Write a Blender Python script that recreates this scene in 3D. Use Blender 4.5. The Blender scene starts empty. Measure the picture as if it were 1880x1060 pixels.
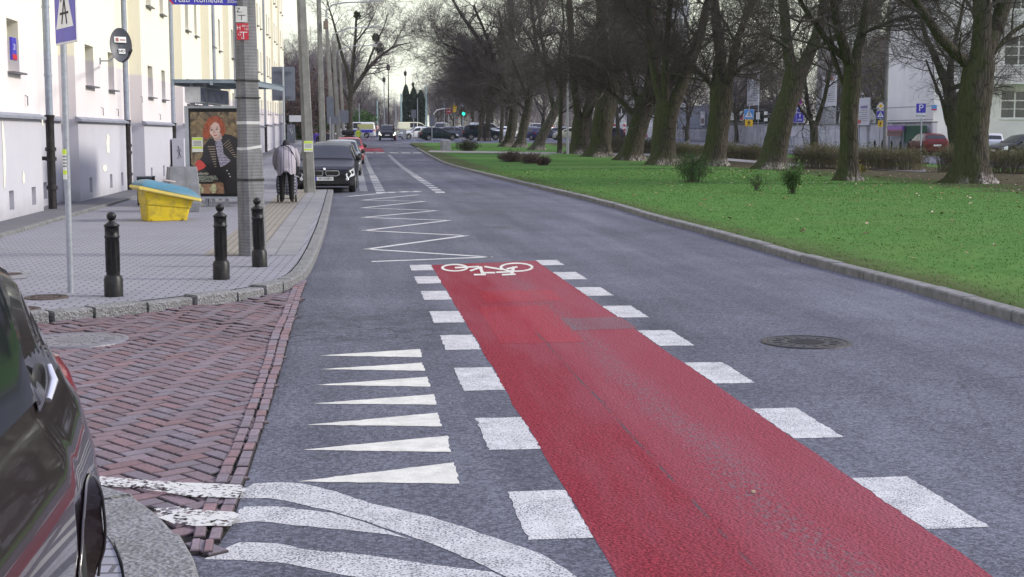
import bpy, bmesh, math, random
import numpy as np
from mathutils import Vector, Matrix
R = math.radians
random.seed(7)
SC = bpy.context.scene
COL = SC.collection

# ------------------------------------------------------------------ camera model (photo is 1880 x 1060)
F, PU, PV, HV, HC, VPX = 2550.0, 940.0, 530.0, 247.0, 1.70, 648.0
D = F / 1530.0            # distances read at a first focal length are stretched by this
PITCH = math.atan((PV - HV) / F)
YAW = math.atan((PU - VPX) / F / math.sqrt(1 + ((PV - HV) / F) ** 2))
RIGHT = Vector((math.cos(YAW), -math.sin(YAW), 0))
FH = Vector((math.sin(YAW), math.cos(YAW), 0))
FWD = FH * math.cos(PITCH) - Vector((0, 0, 1)) * math.sin(PITCH)
UP = FH * math.sin(PITCH) + Vector((0, 0, 1)) * math.cos(PITCH)
CAM = Vector((0, 0, HC))
TY = np.array([-60, 42, 50, 60, 70, 80, 90, 97, 115, 140, 200, 1200.]) * D
TZ = np.array([0, 0, .07, .25, .46, .70, .93, 1.08, 1.38, 1.52, 1.6, 1.6])
def terr(y): return float(np.interp(y, TY, TZ))
def ray(u, v): return FWD + RIGHT * ((u - PU) / F) - UP * ((v - PV) / F)
def G(u, v, dz=0.0):
    """ground point seen at photo pixel (u, v)"""
    d = ray(u, v)
    f = lambda s: CAM.z + d.z * s - terr(d.y * s) - dz
    s0, s = 0.0, 0.5
    while f(s) > 0 and s < 520: s0, s = s, s * 1.02 + .05
    for _ in range(40):
        m = (s0 + s) / 2
        if f(m) > 0: s0 = m
        else: s = m
    return CAM + d * s
def CH(u, v, c):
    """point at pixel (u, v) on the vertical plane at horizontal depth c"""
    d = ray(u, v)
    return CAM + d * (c / d.dot(FH))
def PX(u, v, x):
    d = ray(u, v); return CAM + d * (x / d.x)
def PY(u, v, y):
    d = ray(u, v); return CAM + d * (y / d.y)
def depth(p): return (p - CAM).dot(FH)
def col_at(u, c, dz=0.0):
    """ground point in photo column u at horizontal depth c"""
    p = CH(u, HV, c); p.z = terr(p.y) + dz; return p
def face_cam(p):  # rotz that turns a local -Y front towards the camera
    return math.atan2(-p.x, p.y) if False else math.atan2(CAM.y - p.y, CAM.x - p.x) + math.pi / 2

# ------------------------------------------------------------------ objects
def tag(o, label=None, cat=None, group=None, kind=None):
    if label: o['label'] = label
    if cat: o['category'] = cat
    if group: o['group'] = group
    if kind: o['kind'] = kind
    return o
def empty(name, loc, rz=0.0, label=None, cat=None, group=None):
    o = bpy.data.objects.new(name, None); COL.objects.link(o)
    o.empty_display_size = .2
    o.location = loc; o.rotation_euler.z = rz
    return tag(o, label, cat, group)
def copy_tree(o, parent=None):
    c = o.copy(); COL.objects.link(c)
    if parent is not None: c.parent = parent
    for ch in list(o.children): copy_tree(ch, c)
    return c
def all_parts(o):
    r = [o]
    for c in o.children: r += all_parts(c)
    return r
def link_mesh(name, me, mats, parent=None):
    o = bpy.data.objects.new(name, me); COL.objects.link(o)
    for m in (mats if isinstance(mats, (list, tuple)) else [mats]): me.materials.append(m)
    if parent is not None: o.parent = parent
    return o
def np_mesh(name, V, Fs, mats, parent=None, smooth=False, attr=None):
    """V (n,3) array, Fs list of (m,k) index arrays"""
    me = bpy.data.meshes.new(name)
    V = np.asarray(V, np.float32)
    Fs = [np.asarray(f, np.int32) for f in Fs if len(f)]
    me.vertices.add(len(V)); me.vertices.foreach_set('co', V.ravel())
    nl = sum(f.size for f in Fs); nf = sum(len(f) for f in Fs)
    me.loops.add(nl); me.loops.foreach_set('vertex_index', np.concatenate([f.ravel() for f in Fs]))
    me.polygons.add(nf)
    tot = np.concatenate([np.full(len(f), f.shape[1], np.int32) for f in Fs])
    st = np.concatenate([[0], np.cumsum(tot)[:-1]]).astype(np.int32)
    me.polygons.foreach_set('loop_start', st); me.polygons.foreach_set('loop_total', tot)
    if smooth: me.polygons.foreach_set('use_smooth', np.ones(nf, bool))
    if attr is not None:
        a = me.color_attributes.new('Col', 'FLOAT_COLOR', 'POINT')
        a.data.foreach_set('color', np.asarray(attr, np.float32).ravel())
    me.update(calc_edges=True); me.validate()
    return link_mesh(name, me, mats, parent)

class MB:
    """collects shapes and links them as ONE mesh object"""
    def __init__(s, M=None):
        s.v, s.f, s.mi, s.sm, s.c = [], [], [], [], []
        s.M = M or Matrix(); s.mat = 0; s.smooth = False; s.colr = (1, 1, 1, 1)
    def add(s, vs, fs, smooth=None):
        b = len(s.v)
        s.v += [s.M @ Vector(p) for p in vs]; s.c += [s.colr] * len(vs)
        s.f += [tuple(b + i for i in f) for f in fs]
        s.mi += [s.mat] * len(fs); s.sm += [s.smooth if smooth is None else smooth] * len(fs)
        return s
    def box(s, c, d, rz=0.0, bev=0.0):
        x, y, z = d[0] / 2, d[1] / 2, d[2] / 2
        m = Matrix.Translation(Vector(c)) @ Matrix.Rotation(rz, 4, 'Z')
        if bev <= 0:
            p = [m @ Vector((i * x, j * y, k * z)) for i in (-1, 1) for j in (-1, 1) for k in (-1, 1)]
            return s.add(p, [(0, 1, 3, 2), (4, 6, 7, 5), (0, 4, 5, 1), (2, 3, 7, 6), (0, 2, 6, 4), (1, 5, 7, 3)], False)
        bm = bmesh.new(); bmesh.ops.create_cube(bm, size=1)
        bmesh.ops.scale(bm, vec=d, verts=bm.verts)
        bmesh.ops.bevel(bm, geom=bm.edges[:], offset=bev, segments=2, profile=.7, affect='EDGES')
        bm.verts.index_update()
        s.add([m @ v.co for v in bm.verts], [[v.index for v in f.verts] for f in bm.faces], False); bm.free()
        return s
    def bounds(s, a, b):
        a, b = Vector(a), Vector(b)
        return s.box((a + b) / 2, (abs(b.x - a.x), abs(b.y - a.y), abs(b.z - a.z)))
    def tube(s, pts, rad, k=8, cap=True, smooth=True, ov=1.0):
        pts = [Vector(p) for p in pts]; n = len(pts)
        rad = [rad] * n if not hasattr(rad, '__len__') else rad
        vs, fs = [], []
        ref = None
        for i, p in enumerate(pts):
            t = (pts[min(i + 1, n - 1)] - pts[max(i - 1, 0)]).normalized()
            if ref is None: ref = Vector((0, 0, 1)).cross(t) if abs(t.z) < .9 else Vector((1, 0, 0))
            a = (ref - t * ref.dot(t)).normalized(); ref = a; b = t.cross(a)
            for j in range(k):
                w = 2 * math.pi * j / k
                vs.append(p + (a * math.cos(w) + b * math.sin(w) * ov) * rad[i])
        for i in range(n - 1):
            for j in range(k):
                j2 = (j + 1) % k
                fs.append((i * k + j, i * k + j2, (i + 1) * k + j2, (i + 1) * k + j))
        s.add(vs, fs, smooth)
        if cap:
            s.add([vs[j] for j in range(k)], [tuple(reversed(range(k)))], False)
            s.add([vs[(n - 1) * k + j] for j in range(k)], [tuple(range(k))], False)
        return s
    def lathe(s, prof, k=24, c=(0, 0, 0), smooth=True):
        vs, fs = [], []
        for r, z in prof:
            for j in range(k):
                w = 2 * math.pi * j / k
                vs.append((c[0] + r * math.cos(w), c[1] + r * math.sin(w), c[2] + z))
        for i in range(len(prof) - 1):
            for j in range(k):
                j2 = (j + 1) % k
                fs.append((i * k + j, i * k + j2, (i + 1) * k + j2, (i + 1) * k + j))
        s.add(vs, fs, smooth)
        n = len(prof) - 1
        s.add([vs[j] for j in range(k)], [tuple(reversed(range(k)))], False)
        s.add([vs[n * k + j] for j in range(k)], [tuple(range(k))], False)
        return s
    def poly(s, pts): return s.add(pts, [tuple(range(len(pts)))], False)
    def prism(s, pts2, y0, y1):
        """outline in local x,z pushed from y0 to y1 (front at y0)"""
        n = len(pts2)
        a = sum(pts2[i][0] * pts2[(i + 1) % n][1] - pts2[(i + 1) % n][0] * pts2[i][1] for i in range(n))
        if a < 0: pts2 = pts2[::-1]
        vs = [(x, y0, z) for x, z in pts2] + [(x, y1, z) for x, z in pts2]
        fs = [tuple(range(n)), tuple(reversed(range(n, 2 * n)))] + [(i, n + i, n + (i + 1) % n, (i + 1) % n) for i in range(n)]
        return s.add(vs, fs, False)
    def loft(s, secs, smooth=True, cap=True, closed=True):
        n = len(secs[0]); vs = [p for q in secs for p in q]; fs = []
        for i in range(len(secs) - 1):
            for j in range(n if closed else n - 1):
                j2 = (j + 1) % n
                fs.append((i * n + j, i * n + j2, (i + 1) * n + j2, (i + 1) * n + j))
        s.add(vs, fs, smooth)
        if cap:
            s.add(secs[0], [tuple(reversed(range(n)))], False); s.add(secs[-1], [tuple(range(n))], False)
        return s
    def build(s, name, mats, parent=None, off=None, col=False):
        me = bpy.data.meshes.new(name)
        vs = [p - off for p in s.v] if off is not None else s.v
        me.from_pydata([tuple(p) for p in vs], [], s.f)
        me.polygons.foreach_set('material_index', s.mi); me.polygons.foreach_set('use_smooth', s.sm)
        if col:
            a = me.color_attributes.new('Col', 'FLOAT_COLOR', 'POINT')
            a.data.foreach_set('color', np.asarray(s.c, np.float32).ravel())
        me.update()
        return link_mesh(name, me, mats, parent)
def structure(name, mb, mats, kind='structure', **k):
    return tag(mb.build(name, mats, **k), kind=kind)

# ------------------------------------------------------------------ materials
class NT:
    def __init__(s, name):
        s.m = bpy.data.materials.new(name); s.m.use_nodes = True
        s.t = s.m.node_tree; s.n = s.t.nodes; s.n.clear()
        s.out = s.new('ShaderNodeOutputMaterial'); s.b = s.new('ShaderNodeBsdfPrincipled')
        s.t.links.new(s.b.outputs[0], s.out.inputs[0])
    def new(s, t, **k):
        n = s.n.new(t)
        for a, v in k.items(): setattr(n, a, v)
        return n
    def link(s, a, b): s.t.links.new(a, b)
    def put(s, sock, v):
        if hasattr(v, 'links') or isinstance(v, bpy.types.NodeSocket): s.link(v, sock)
        else: sock.default_value = v
    def pos(s): return s.new('ShaderNodeNewGeometry').outputs['Position']
    def obj(s): return s.new('ShaderNodeTexCoord').outputs['Object']
    def map(s, vec, sc=(1, 1, 1), rot=(0, 0, 0), loc=(0, 0, 0)):
        m = s.new('ShaderNodeMapping'); s.link(vec, m.inputs[0])
        m.inputs['Scale'].default_value = sc; m.inputs['Rotation'].default_value = rot; m.inputs['Location'].default_value = loc
        return m.outputs[0]
    def noise(s, vec, scale, det=4, rough=.55, dist=0):
        n = s.new('ShaderNodeTexNoise'); s.link(vec, n.inputs['Vector'])
        n.inputs['Scale'].default_value = scale; n.inputs['Detail'].default_value = det
        n.inputs['Roughness'].default_value = rough; n.inputs['Distortion'].default_value = dist
        return n.outputs[0]
    def voro(s, vec, scale, feat='F1', out='Distance', rnd=1):
        n = s.new('ShaderNodeTexVoronoi', feature=feat); s.link(vec, n.inputs['Vector'])
        n.inputs['Scale'].default_value = scale; n.inputs['Randomness'].default_value = rnd
        return n.outputs[out]
    def ramp(s, fac, stops, interp='LINEAR'):
        r = s.new('ShaderNodeValToRGB'); s.put(r.inputs[0], fac); r.color_ramp.interpolation = interp
        e = r.color_ramp.elements
        while len(e) < len(stops): e.new(.5)
        for el, (p, c) in zip(e, stops):
            el.position = p; el.color = (c, c, c, 1) if not hasattr(c, '__len__') else (*c[:3], 1)
        return r.outputs[0]
    def step(s, v, lo, hi): # 0..1 smooth
        r = s.new('ShaderNodeMapRange'); s.put(r.inputs[0], v)
        r.inputs[1].default_value = lo; r.inputs[2].default_value = hi
        return r.outputs[0]
    def math(s, op, a, b=0.0):
        n = s.new('ShaderNodeMath', operation=op); s.put(n.inputs[0], a); s.put(n.inputs[1], b); return n.outputs[0]
    def mix(s, fac, a, b, blend='MIX'):
        n = s.new('ShaderNodeMix', data_type='RGBA', blend_type=blend); s.put(n.inputs[0], fac)
        for sock, v in ((n.inputs[6], a), (n.inputs[7], b)):
            if isinstance(v, (tuple, list)): v = (*v[:3], 1)
            s.put(sock, v)
        return n.outputs[2]
    def sep(s, vec):
        n = s.new('ShaderNodeSeparateXYZ'); s.link(vec, n.inputs[0]); return n.outputs
    def bump(s, h, strength=.3, dist=.01):
        b = s.new('ShaderNodeBump'); b.inputs['Strength'].default_value = strength; b.inputs['Distance'].default_value = dist
        s.link(h, b.inputs['Height']); s.link(b.outputs[0], s.b.inputs['Normal']); return b
    def set(s, **k):
        names = {'col': 'Base Color', 'rough': 'Roughness', 'metal': 'Metallic', 'spec': 'Specular IOR Level', 'coat': 'Coat Weight',
                 'coatr': 'Coat Roughness', 'alpha': 'Alpha', 'trans': 'Transmission Weight', 'ior': 'IOR', 'emc': 'Emission Color', 'ems': 'Emission Strength'}
        for a, v in k.items():
            if isinstance(v, (tuple, list)) and len(v) == 3: v = (*v, 1)
            s.put(s.b.inputs[names[a]], v)
        return s
MATS = {}
def pm(name, col, rough=.6, metal=0., var=.12, scale=6., bump=0., bscale=40., spec=.4, coat=0., dirt=None, dirts=3., ems=0):
    """procedural surface: base colour varied by noise, optional grime and bump"""
    if name in MATS: return MATS[name]
    n = NT(name); o = n.obj()
    a = tuple(c * (1 - var) for c in col); b = tuple(min(1, c * (1 + var)) for c in col)
    c = n.mix(n.step(n.noise(o, scale, 5, .6), .3, .7), a, b)
    if dirt: c = n.mix(n.math('MULTIPLY', n.step(n.noise(o, dirts, 6, .65, .4), .48, .72), .75), c, dirt)
    n.set(col=c, rough=rough, metal=metal, spec=spec, coat=coat, coatr=.08)
    if bump: n.bump(n.noise(o, bscale, 4, .6), bump, .01)
    if ems: n.set(emc=col, ems=ems)
    MATS[name] = n.m
    return n.m
# ------------------------------------------------------------------ ground materials
def m_asphalt(name='asphalt', base=.085, crack=False):
    n = NT(name); p = n.pos()
    grain = n.noise(p, 85, 2, .6)
    agg = n.voro(p, 62, out='Color')
    big = n.noise(p, .55, 5, .6)
    streak = n.noise(n.map(p, (1.1, .07, 1)), 1.6, 4, .55)
    v = n.math('ADD', n.math('MULTIPLY', n.step(big, .3, .7), .26), n.math('MULTIPLY', n.step(streak, .3, .7), .34))
    v = n.math('ADD', v, n.math('MULTIPLY', grain, 1.0))
    v = n.math('ADD', v, n.math('MULTIPLY', n.sep(agg)[0], .60))
    b = base
    c = n.ramp(n.math('MULTIPLY', v, .54), [(.14, (b * .30, b * .32, b * .46)), (.52, (b * 1.0, b * 1.04, b * 1.33)), (.90, (b * 2.6, b * 2.7, b * 3.35))])
    # dark repair seams and crazing in a band across the lane
    xyz = n.sep(p)
    if crack:
        vd = n.voro(n.map(p, (2.6, 4.2, 1)), 1.0, 'DISTANCE_TO_EDGE')
        wob = n.noise(p, 1.3, 4)
        yy = n.math('ADD', xyz[1], n.math('MULTIPLY', wob, 1.2))
        band = n.math('MULTIPLY', n.math('MULTIPLY', n.step(yy, 11.4, 12.2), n.step(yy, 14.4, 13.6)), n.step(xyz[0], 1.2, .6))
        line = n.math('MULTIPLY', n.step(vd, .05, .015), band)
        line = n.math('MULTIPLY', line, n.step(n.noise(p, 5, 3), .42, .55))
        stain = n.math('MULTIPLY', n.math('MULTIPLY', band, .45), n.step(n.noise(p, 3, 5), .4, .6))
        c = n.mix(n.math('MAXIMUM', n.math('MULTIPLY', line, .8), stain), c, (b * .35, b * .36, b * .42))
        vd2 = n.voro(n.map(p, (.22, .5, 1)), 1.0, 'DISTANCE_TO_EDGE')
        l2 = n.math('MULTIPLY', n.step(vd2, .006, .002), n.step(n.noise(p, .35, 3), .5, .6))
        c = n.mix(n.math('MULTIPLY', l2, .25), c, (b * .3, b * .31, b * .36))
    n.set(col=c, rough=n.ramp(grain, [(.3, .70), (.7, .9)]), spec=.16)
    n.bump(n.math('ADD', grain, n.math('MULTIPLY', n.voro(p, 90), .8)), .55, .006)
    return n.m
M_ASPH = m_asphalt('asphalt', .071, True)
M_ASPH2 = m_asphalt('asphalt_far', .088)
M_PATCH = m_asphalt('asphalt_patch', .066)

def m_paint(name='road_paint', col=(.52, .52, .53), wear=.42, gs=110):
    n = NT(name); p = n.pos()
    g = n.math('ADD', n.math('MULTIPLY', n.noise(p, gs, 2, .5), .80), n.math('MULTIPLY', n.noise(p, 3.5, 4, .6), .20))
    f = n.step(g, wear - .05, wear + .05)
    c = n.mix(f, (.115, .12, .14), n.mix(n.step(n.noise(p, 6, 6, .7), .3, .7), tuple(x * .74 for x in col), tuple(min(1, x * 1.14) for x in col)))
    n.set(col=c, rough=.75, spec=.3); n.bump(n.noise(p, 60, 3, .6), .6, .006)
    return n.m
M_PAINT = m_paint('road_paint_white', wear=.445)
M_PAINTW = m_paint('road_paint_worn', (.50, .50, .51), wear=.455, gs=95)
M_PAINTF = m_paint('road_paint_fresh', (.56, .555, .51), wear=.30)
M_PAINTOLD = m_paint('road_paint_faded', (.26, .27, .28), wear=.45)

def m_red(name, base, wear):
    n = NT(name); p = n.pos(); x, y, z = n.sep(p)
    g = n.noise(p, 60, 3, .65); ag = n.voro(p, 70, out='Color')
    b = base
    c = n.mix(n.step(g, .3, .7), tuple(k * .38 for k in b), tuple(k * 1.5 for k in b))
    c = n.mix(n.math('MULTIPLY', n.sep(ag)[1], .35), c, tuple(k * .35 for k in b))
    c = n.mix(n.math('MULTIPLY', n.step(n.noise(n.map(p, (1.6, .25, 1)), 1.5, 5, .6), .42, .64), .40), c, (b[0] * .95, b[1] * 2.6, b[2] * 2.2))
    c = n.mix(n.math('MULTIPLY', n.step(n.math('ADD', x, n.math('MULTIPLY', n.noise(n.map(p, (1, .2, 1)), 1.2, 4), .3)), 1.68, 1.80), .38), c, (b[0] * 1.1, b[1] * 3.0, b[2] * 2.5))
    # abrasion: streaks along the lane where the asphalt comes through, thickest right of the seam
    xx = n.math('ADD', x, n.math('MULTIPLY', n.math('SUBTRACT', n.noise(n.map(p, (1, .5, 1)), 1.5, 4), .5), .35))
    zone = n.math('MULTIPLY', n.step(xx, 1.60, 1.85), n.step(xx, 2.15, 1.95))
    st = n.noise(n.map(p, (1, .5, 1)), 34, 5, .75)
    lo = n.math('SUBTRACT', .74 - wear, n.math('MULTIPLY', zone, .155))
    f = n.math('MULTIPLY', n.step(n.math('SUBTRACT', st, lo), -.05, .07), .72)
    c = n.mix(f, c, (.15, .12, .135))
    seam = n.math('MULTIPLY', n.step(n.math('ABSOLUTE', n.math('SUBTRACT', n.math('ADD', x, n.math('MULTIPLY', n.noise(p, 1.5, 3), .06)), 1.585)), .012, .004), n.step(n.noise(p, 3.0, 4), .44, .60))
    seam = n.math('MULTIPLY', seam, n.step(y, 12.0, 11.6))
    c = n.mix(n.math('MULTIPLY', seam, .85), c, (.07, .07, .08))
    n.set(col=c, rough=.85, spec=.1); n.bump(n.math('ADD', g, n.voro(p, 60)), 1.0, .008)
    return n.m
M_RED = m_red('red_surfacing', (.245, .030, .046), .06)
M_RED2 = m_red('red_surfacing_new', (.285, .027, .041), .03)
M_RED3 = m_red('red_surfacing_dull', (.19, .045, .062), .12)

def m_pavers():
    n = NT('concrete_pavers'); p = n.pos()
    w = n.math('MULTIPLY', n.math('SUBTRACT', n.noise(p, 1.1, 3), .5), .02)
    vec = n.map(p, (1, 1, 1), (0, 0, R(2)))
    b = n.new('ShaderNodeTexBrick'); n.link(vec, b.inputs['Vector'])
    for k, v in (('Scale', 1.0), ('Mortar Size', .010), ('Mortar Smooth', .2), ('Brick Width', .205), ('Row Height', .105), ('Bias', 0)): b.inputs[k].default_value = v
    b.inputs['Color1'].default_value = (.30, .30, .36, 1); b.inputs['Color2'].default_value = (.255, .255, .30, 1); b.inputs['Mortar'].default_value = (.035, .035, .04, 1)
    c = n.mix(n.math('MULTIPLY', n.step(n.noise(p, .7, 6, .6), .35, .7), .40), b.outputs[0], (.15, .15, .17), 'MIX')
    c = n.mix(n.math('MULTIPLY', n.step(n.noise(p, 2.6, 6, .7), .60, .75), .5), c, (.11, .11, .115))
    c = n.mix(.28, c, n.mix(n.noise(p, 90, 2), (.12, .12, .13), (.36, .36, .38)))
    n.set(col=c, rough=.85, spec=.12)
    h = n.math('ADD', n.math('MULTIPLY', b.outputs[1], -1.0), n.math('MULTIPLY', n.noise(p, 70, 2), .25))
    n.bump(h, .8, .006)
    return n.m
M_PAVER = m_pavers()
def m_slab(name, c1, c2, bw=.5, rh=.5, rot=0):
    n = NT(name); p = n.pos()
    b = n.new('ShaderNodeTexBrick'); n.link(n.map(p, (1, 1, 1), (0, 0, rot)), b.inputs['Vector'])
    for k, v in (('Scale', 1.0), ('Mortar Size', .006), ('Mortar Smooth', .2), ('Brick Width', bw), ('Row Height', rh)): b.inputs[k].default_value = v
    b.inputs['Color1'].default_value = (*c1, 1); b.inputs['Color2'].default_value = (*c2, 1); b.inputs['Mortar'].default_value = (.06, .06, .06, 1)
    c = n.mix(n.math('MULTIPLY', n.step(n.noise(p, 1.3, 6, .65), .4, .7), .45), b.outputs[0], tuple(x * .6 for x in c1))
    n.set(col=c, rough=.88, spec=.12); n.bump(n.math('MULTIPLY', b.outputs[1], -1), .5, .005)
    return n.m
M_YEL = m_slab('ochre_pavers', (.265, .245, .215), (.25, .23, .205), .2, .1, R(90))
M_SLAB = m_slab('concrete_slabs', (.25, .25, .265), (.22, .22, .235), .5, .35, R(90))
M_STRIP = m_slab('old_asphalt_apron', (.15, .15, .165), (.14, .14, .15), 9, 9)
def m_kerb():
    n = NT('kerb_concrete'); p = n.pos(); g = n.voro(p, 60, out='Color')
    c = n.mix(n.sep(g)[0], (.145, .145, .15), (.255, .255, .268)); c = n.mix(n.math('MULTIPLY', n.step(n.noise(p, 4, 6, .7), .48, .68), .7), c, (.12, .12, .115))
    n.set(col=c, rough=.88, spec=.3); n.bump(n.math('ADD', n.noise(p, 22, 5, .7), n.voro(p, 45)), .9, .015); return n.m
M_KERB = m_kerb()
M_KERBD = pm('kerb_weathered', (.17, .17, .172), .88, var=.3, scale=9, bump=.6, bscale=70, dirt=(.075, .08, .06), dirts=4)

def m_ground():
    n = NT('lawn'); p = n.pos(); x, y, z = n.sep(p)
    a = n.noise(p, .22, 5, .6); b2 = n.noise(p, 2.2, 6, .65); f = n.noise(p, 45, 3, .7)
    c = n.mix(n.step(b2, .3, .7), (.056, .138, .030), (.096, .200, .052))
    c = n.mix(n.math('MULTIPLY', n.step(f, .35, .7), .3), c, (.030, .070, .018))
    c = n.mix(n.math('MULTIPLY', n.step(a, .5, .7), .35), c, (.135, .175, .06))
    # bare, leaf-strewn soil under the row of trees
    yy = n.math('ADD', y, n.math('MULTIPLY', x, -.02))
    d = n.noise(p, .5, 6, .65, .5)
    row = n.math('MULTIPLY', n.step(x, 16.2, 19.5), n.step(x, 30., 27.))
    fac = n.math('MULTIPLY', n.step(n.math('ADD', n.math('MULTIPLY', row, .66), d), .80, 1.02), .92)
    soil = n.mix(n.step(n.noise(p, 5, 6, .75), .35, .65), (.030, .024, .016), (.095, .072, .050))
    c = n.mix(fac, c, soil)
    c = n.mix(n.math('MULTIPLY', n.step(n.noise(p, 1.1, 6, .7, .3), .58, .70), .6), c, (.075, .06, .038))
    edge = n.math('MULTIPLY', n.step(n.math('ADD', x, n.math('MULTIPLY', n.noise(p, 1.2, 5, .7), -1.6)), 6.1, 5.4), .75)
    c = n.mix(edge, c, (.070, .066, .035))
    n.set(col=c, rough=.95, spec=.05); n.bump(f, .4, .03)
    return n.m
M_LAWN = m_ground()
M_DIRT = pm('dull_ground', (.06, .065, .045), .95, var=.4, scale=.3)
M_LEAF = pm('dead_leaf', (.22, .13, .05), .9, var=.5, scale=3)
M_JOINT = pm('joint_dirt', (.012, .011, .010), .95, var=.4, scale=9)

def inpoly(x, y, P):
    r = False; n = len(P)
    for i in range(n):
        x1, y1 = P[i][0], P[i][1]; x2, y2 = P[(i + 1) % n][0], P[(i + 1) % n][1]
        if (y1 > y) != (y2 > y) and x < (x2 - x1) * (y - y1) / (y2 - y1) + x1: r = not r
    return r
def sheet(name, x0, x1, ys, dz, mat, nx=2, fx=None, kind='structure'):
    """strip of ground following the terrain; fx(y) may give (x0, x1)"""
    V, Q = [], []
    for y in ys:
        a, b = fx(y) if fx else (x0, x1)
        for i in range(nx): V.append((a + (b - a) * i / (nx - 1), y, terr(y) + dz))
    for j in range(len(ys) - 1):
        for i in range(nx - 1):
            k = j * nx + i; Q.append((k, k + 1, k + nx + 1, k + nx))
    return tag(np_mesh(name, V, [np.array(Q)], mat), kind=kind)
RAG = random.Random(77)
def ragged(pts, step=.05, a=.0045):
    """worn outline: edges broken into short jittered runs"""
    o = []
    for i, p in enumerate(pts):
        p, q = Vector(p), Vector(pts[(i + 1) % len(pts)]); n = int(min(60, (q - p).length / step)); d = q - p; nn = Vector((-d.y, d.x, 0)).normalized() if d.length > 1e-6 else Vector()
        o.append(p)
        for k in range(1, n): o.append(p + d * (k / n) + nn * RAG.gauss(0, a))
    return o
def ngon_sheet(mb, pts, z=None, rag=0):
    """flat polygon laid on the ground (z given) - triangulated"""
    if z is not None and z < .02: z *= .35
    if rag: pts = ragged([(p[0], p[1], p[2] if z is None else z) for p in pts], a=rag); z = None
    bm = bmesh.new()
    f = bm.faces.new([bm.verts.new((p[0], p[1], p[2] if z is None else z)) for p in pts])
    bmesh.ops.triangulate(bm, faces=[f]); bm.verts.index_update()
    bm.normal_update()
    fs = [[v.index for v in (f.verts if f.normal.z > 0 else reversed(f.verts[:]))] for f in bm.faces]
    mb.add([v.co for v in bm.verts], fs, False); bm.free()
def gp(pts, dz): return [G(u, v, dz) for u, v in pts]
def mark(mb, pts, dz=.004, rag=.004):
    """road marking traced on the road surface (photo pixels -> ground)"""
    q = [p.copy() for p in gp(pts, dz * .35 if dz < .02 else dz)]
    ngon_sheet(mb, q, rag=rag)

YS = [y * D for y in (-12, 0, 10, 20, 30, 38, 42, 46, 50, 55, 60, 65, 70, 75, 80, 85, 90, 97, 106, 115, 127, 140, 160, 180, 200, 260, 400, 900)]
sheet('ground', -400, 500, YS, -.05, M_DIRT)
sheet('road', -8, 6.9, [y for y in YS if y <= 260 * D], 0, M_ASPH)

# right kerb line, read off the road edge
RK = gp([(746, 258), (764, 273), (785, 286), (814, 301), (853, 313), (895, 323.5), (948, 337), (1002, 350), (1068, 366), (1127, 382), (1187, 401), (1247, 417.5), (1308, 434.5), (1376, 454), (1444, 475), (1540, 501), (1631, 524), (1700, 543), (1768, 564), (1819, 579), (1880, 597)], 0)
RK = [p for p in RK if p.y < 84 * D][::-1]
RK = [Vector((RK[0].x - .05, -4, 0)), Vector((RK[0].x, 3, 0))] + RK
def smooth_line(P, step=.25):
    """resample a polyline by arc length"""
    out = [P[0].copy()]
    d = [0]
    for a, b in zip(P, P[1:]): d.append(d[-1] + (b - a).length)
    s = step
    X = np.interp(np.arange(0, d[-1], step), d, [p.x for p in P]); Y = np.interp(np.arange(0, d[-1], step), d, [p.y for p in P])
    k = np.ones(9) / 9
    Xs = np.convolve(np.pad(X, 4, 'edge'), k, 'valid'); Ys = np.convolve(np.pad(Y, 4, 'edge'), k, 'valid')
    return [Vector((x, y, terr(y))) for x, y in zip(Xs, Ys)]
def kerb(name, line, side, w, h, stone, mat, gap=.012, seed=1, rough=.006, dz=0):
    """row of kerb stones along a line; side +1 puts the stone to the left of the walking direction"""
    rnd = random.Random(seed); mb = MB()
    d = [0]
    for a, b in zip(line, line[1:]): d.append(d[-1] + (b - a).length)
    xs, ys = [p.x for p in line], [p.y for p in line]
    at = lambda s: Vector((np.interp(s, d, xs), np.interp(s, d, ys), 0))
    s = 0
    while s < d[-1] - .05:
        e = min(d[-1], s + stone * rnd.uniform(.8, 1.2)); secs = []
        jit = Vector((rnd.uniform(-rough, rough), rnd.uniform(-rough, rough), rnd.uniform(-rough, rough)))
        n = max(2, int((e - s) / .3) + 1)
        for i in range(n):
            q = s + gap / 2 + (e - s - gap) * i / (n - 1)
            p = at(q); t = (at(q + .05) - at(q - .05)).normalized(); nn = Vector((-t.y, t.x, 0)) * side
            b = p + jit + Vector((0, 0, terr(p.y) + dz))
            z = Vector((0, 0, 1)); c = .018
            secs.append([b - z * .06, b + z * (h - c), b + nn * (c * .6) + z * (h - c * .25), b + nn * c * 1.6 + z * h, b + nn * w + z * h, b + nn * w - z * .06])
        mb.loft(secs if side < 0 else [q[::-1] for q in secs], smooth=False)
        s = e
    return structure(name, mb, mat)
RKL = smooth_line(RK)
kerb('kerb', RKL, -1, .16, .10, 1.0, M_KERBD, gap=.010, seed=3)
RX = lambda y: float(np.interp(y, [p.y for p in RKL], [p.x for p in RKL]))
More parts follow.
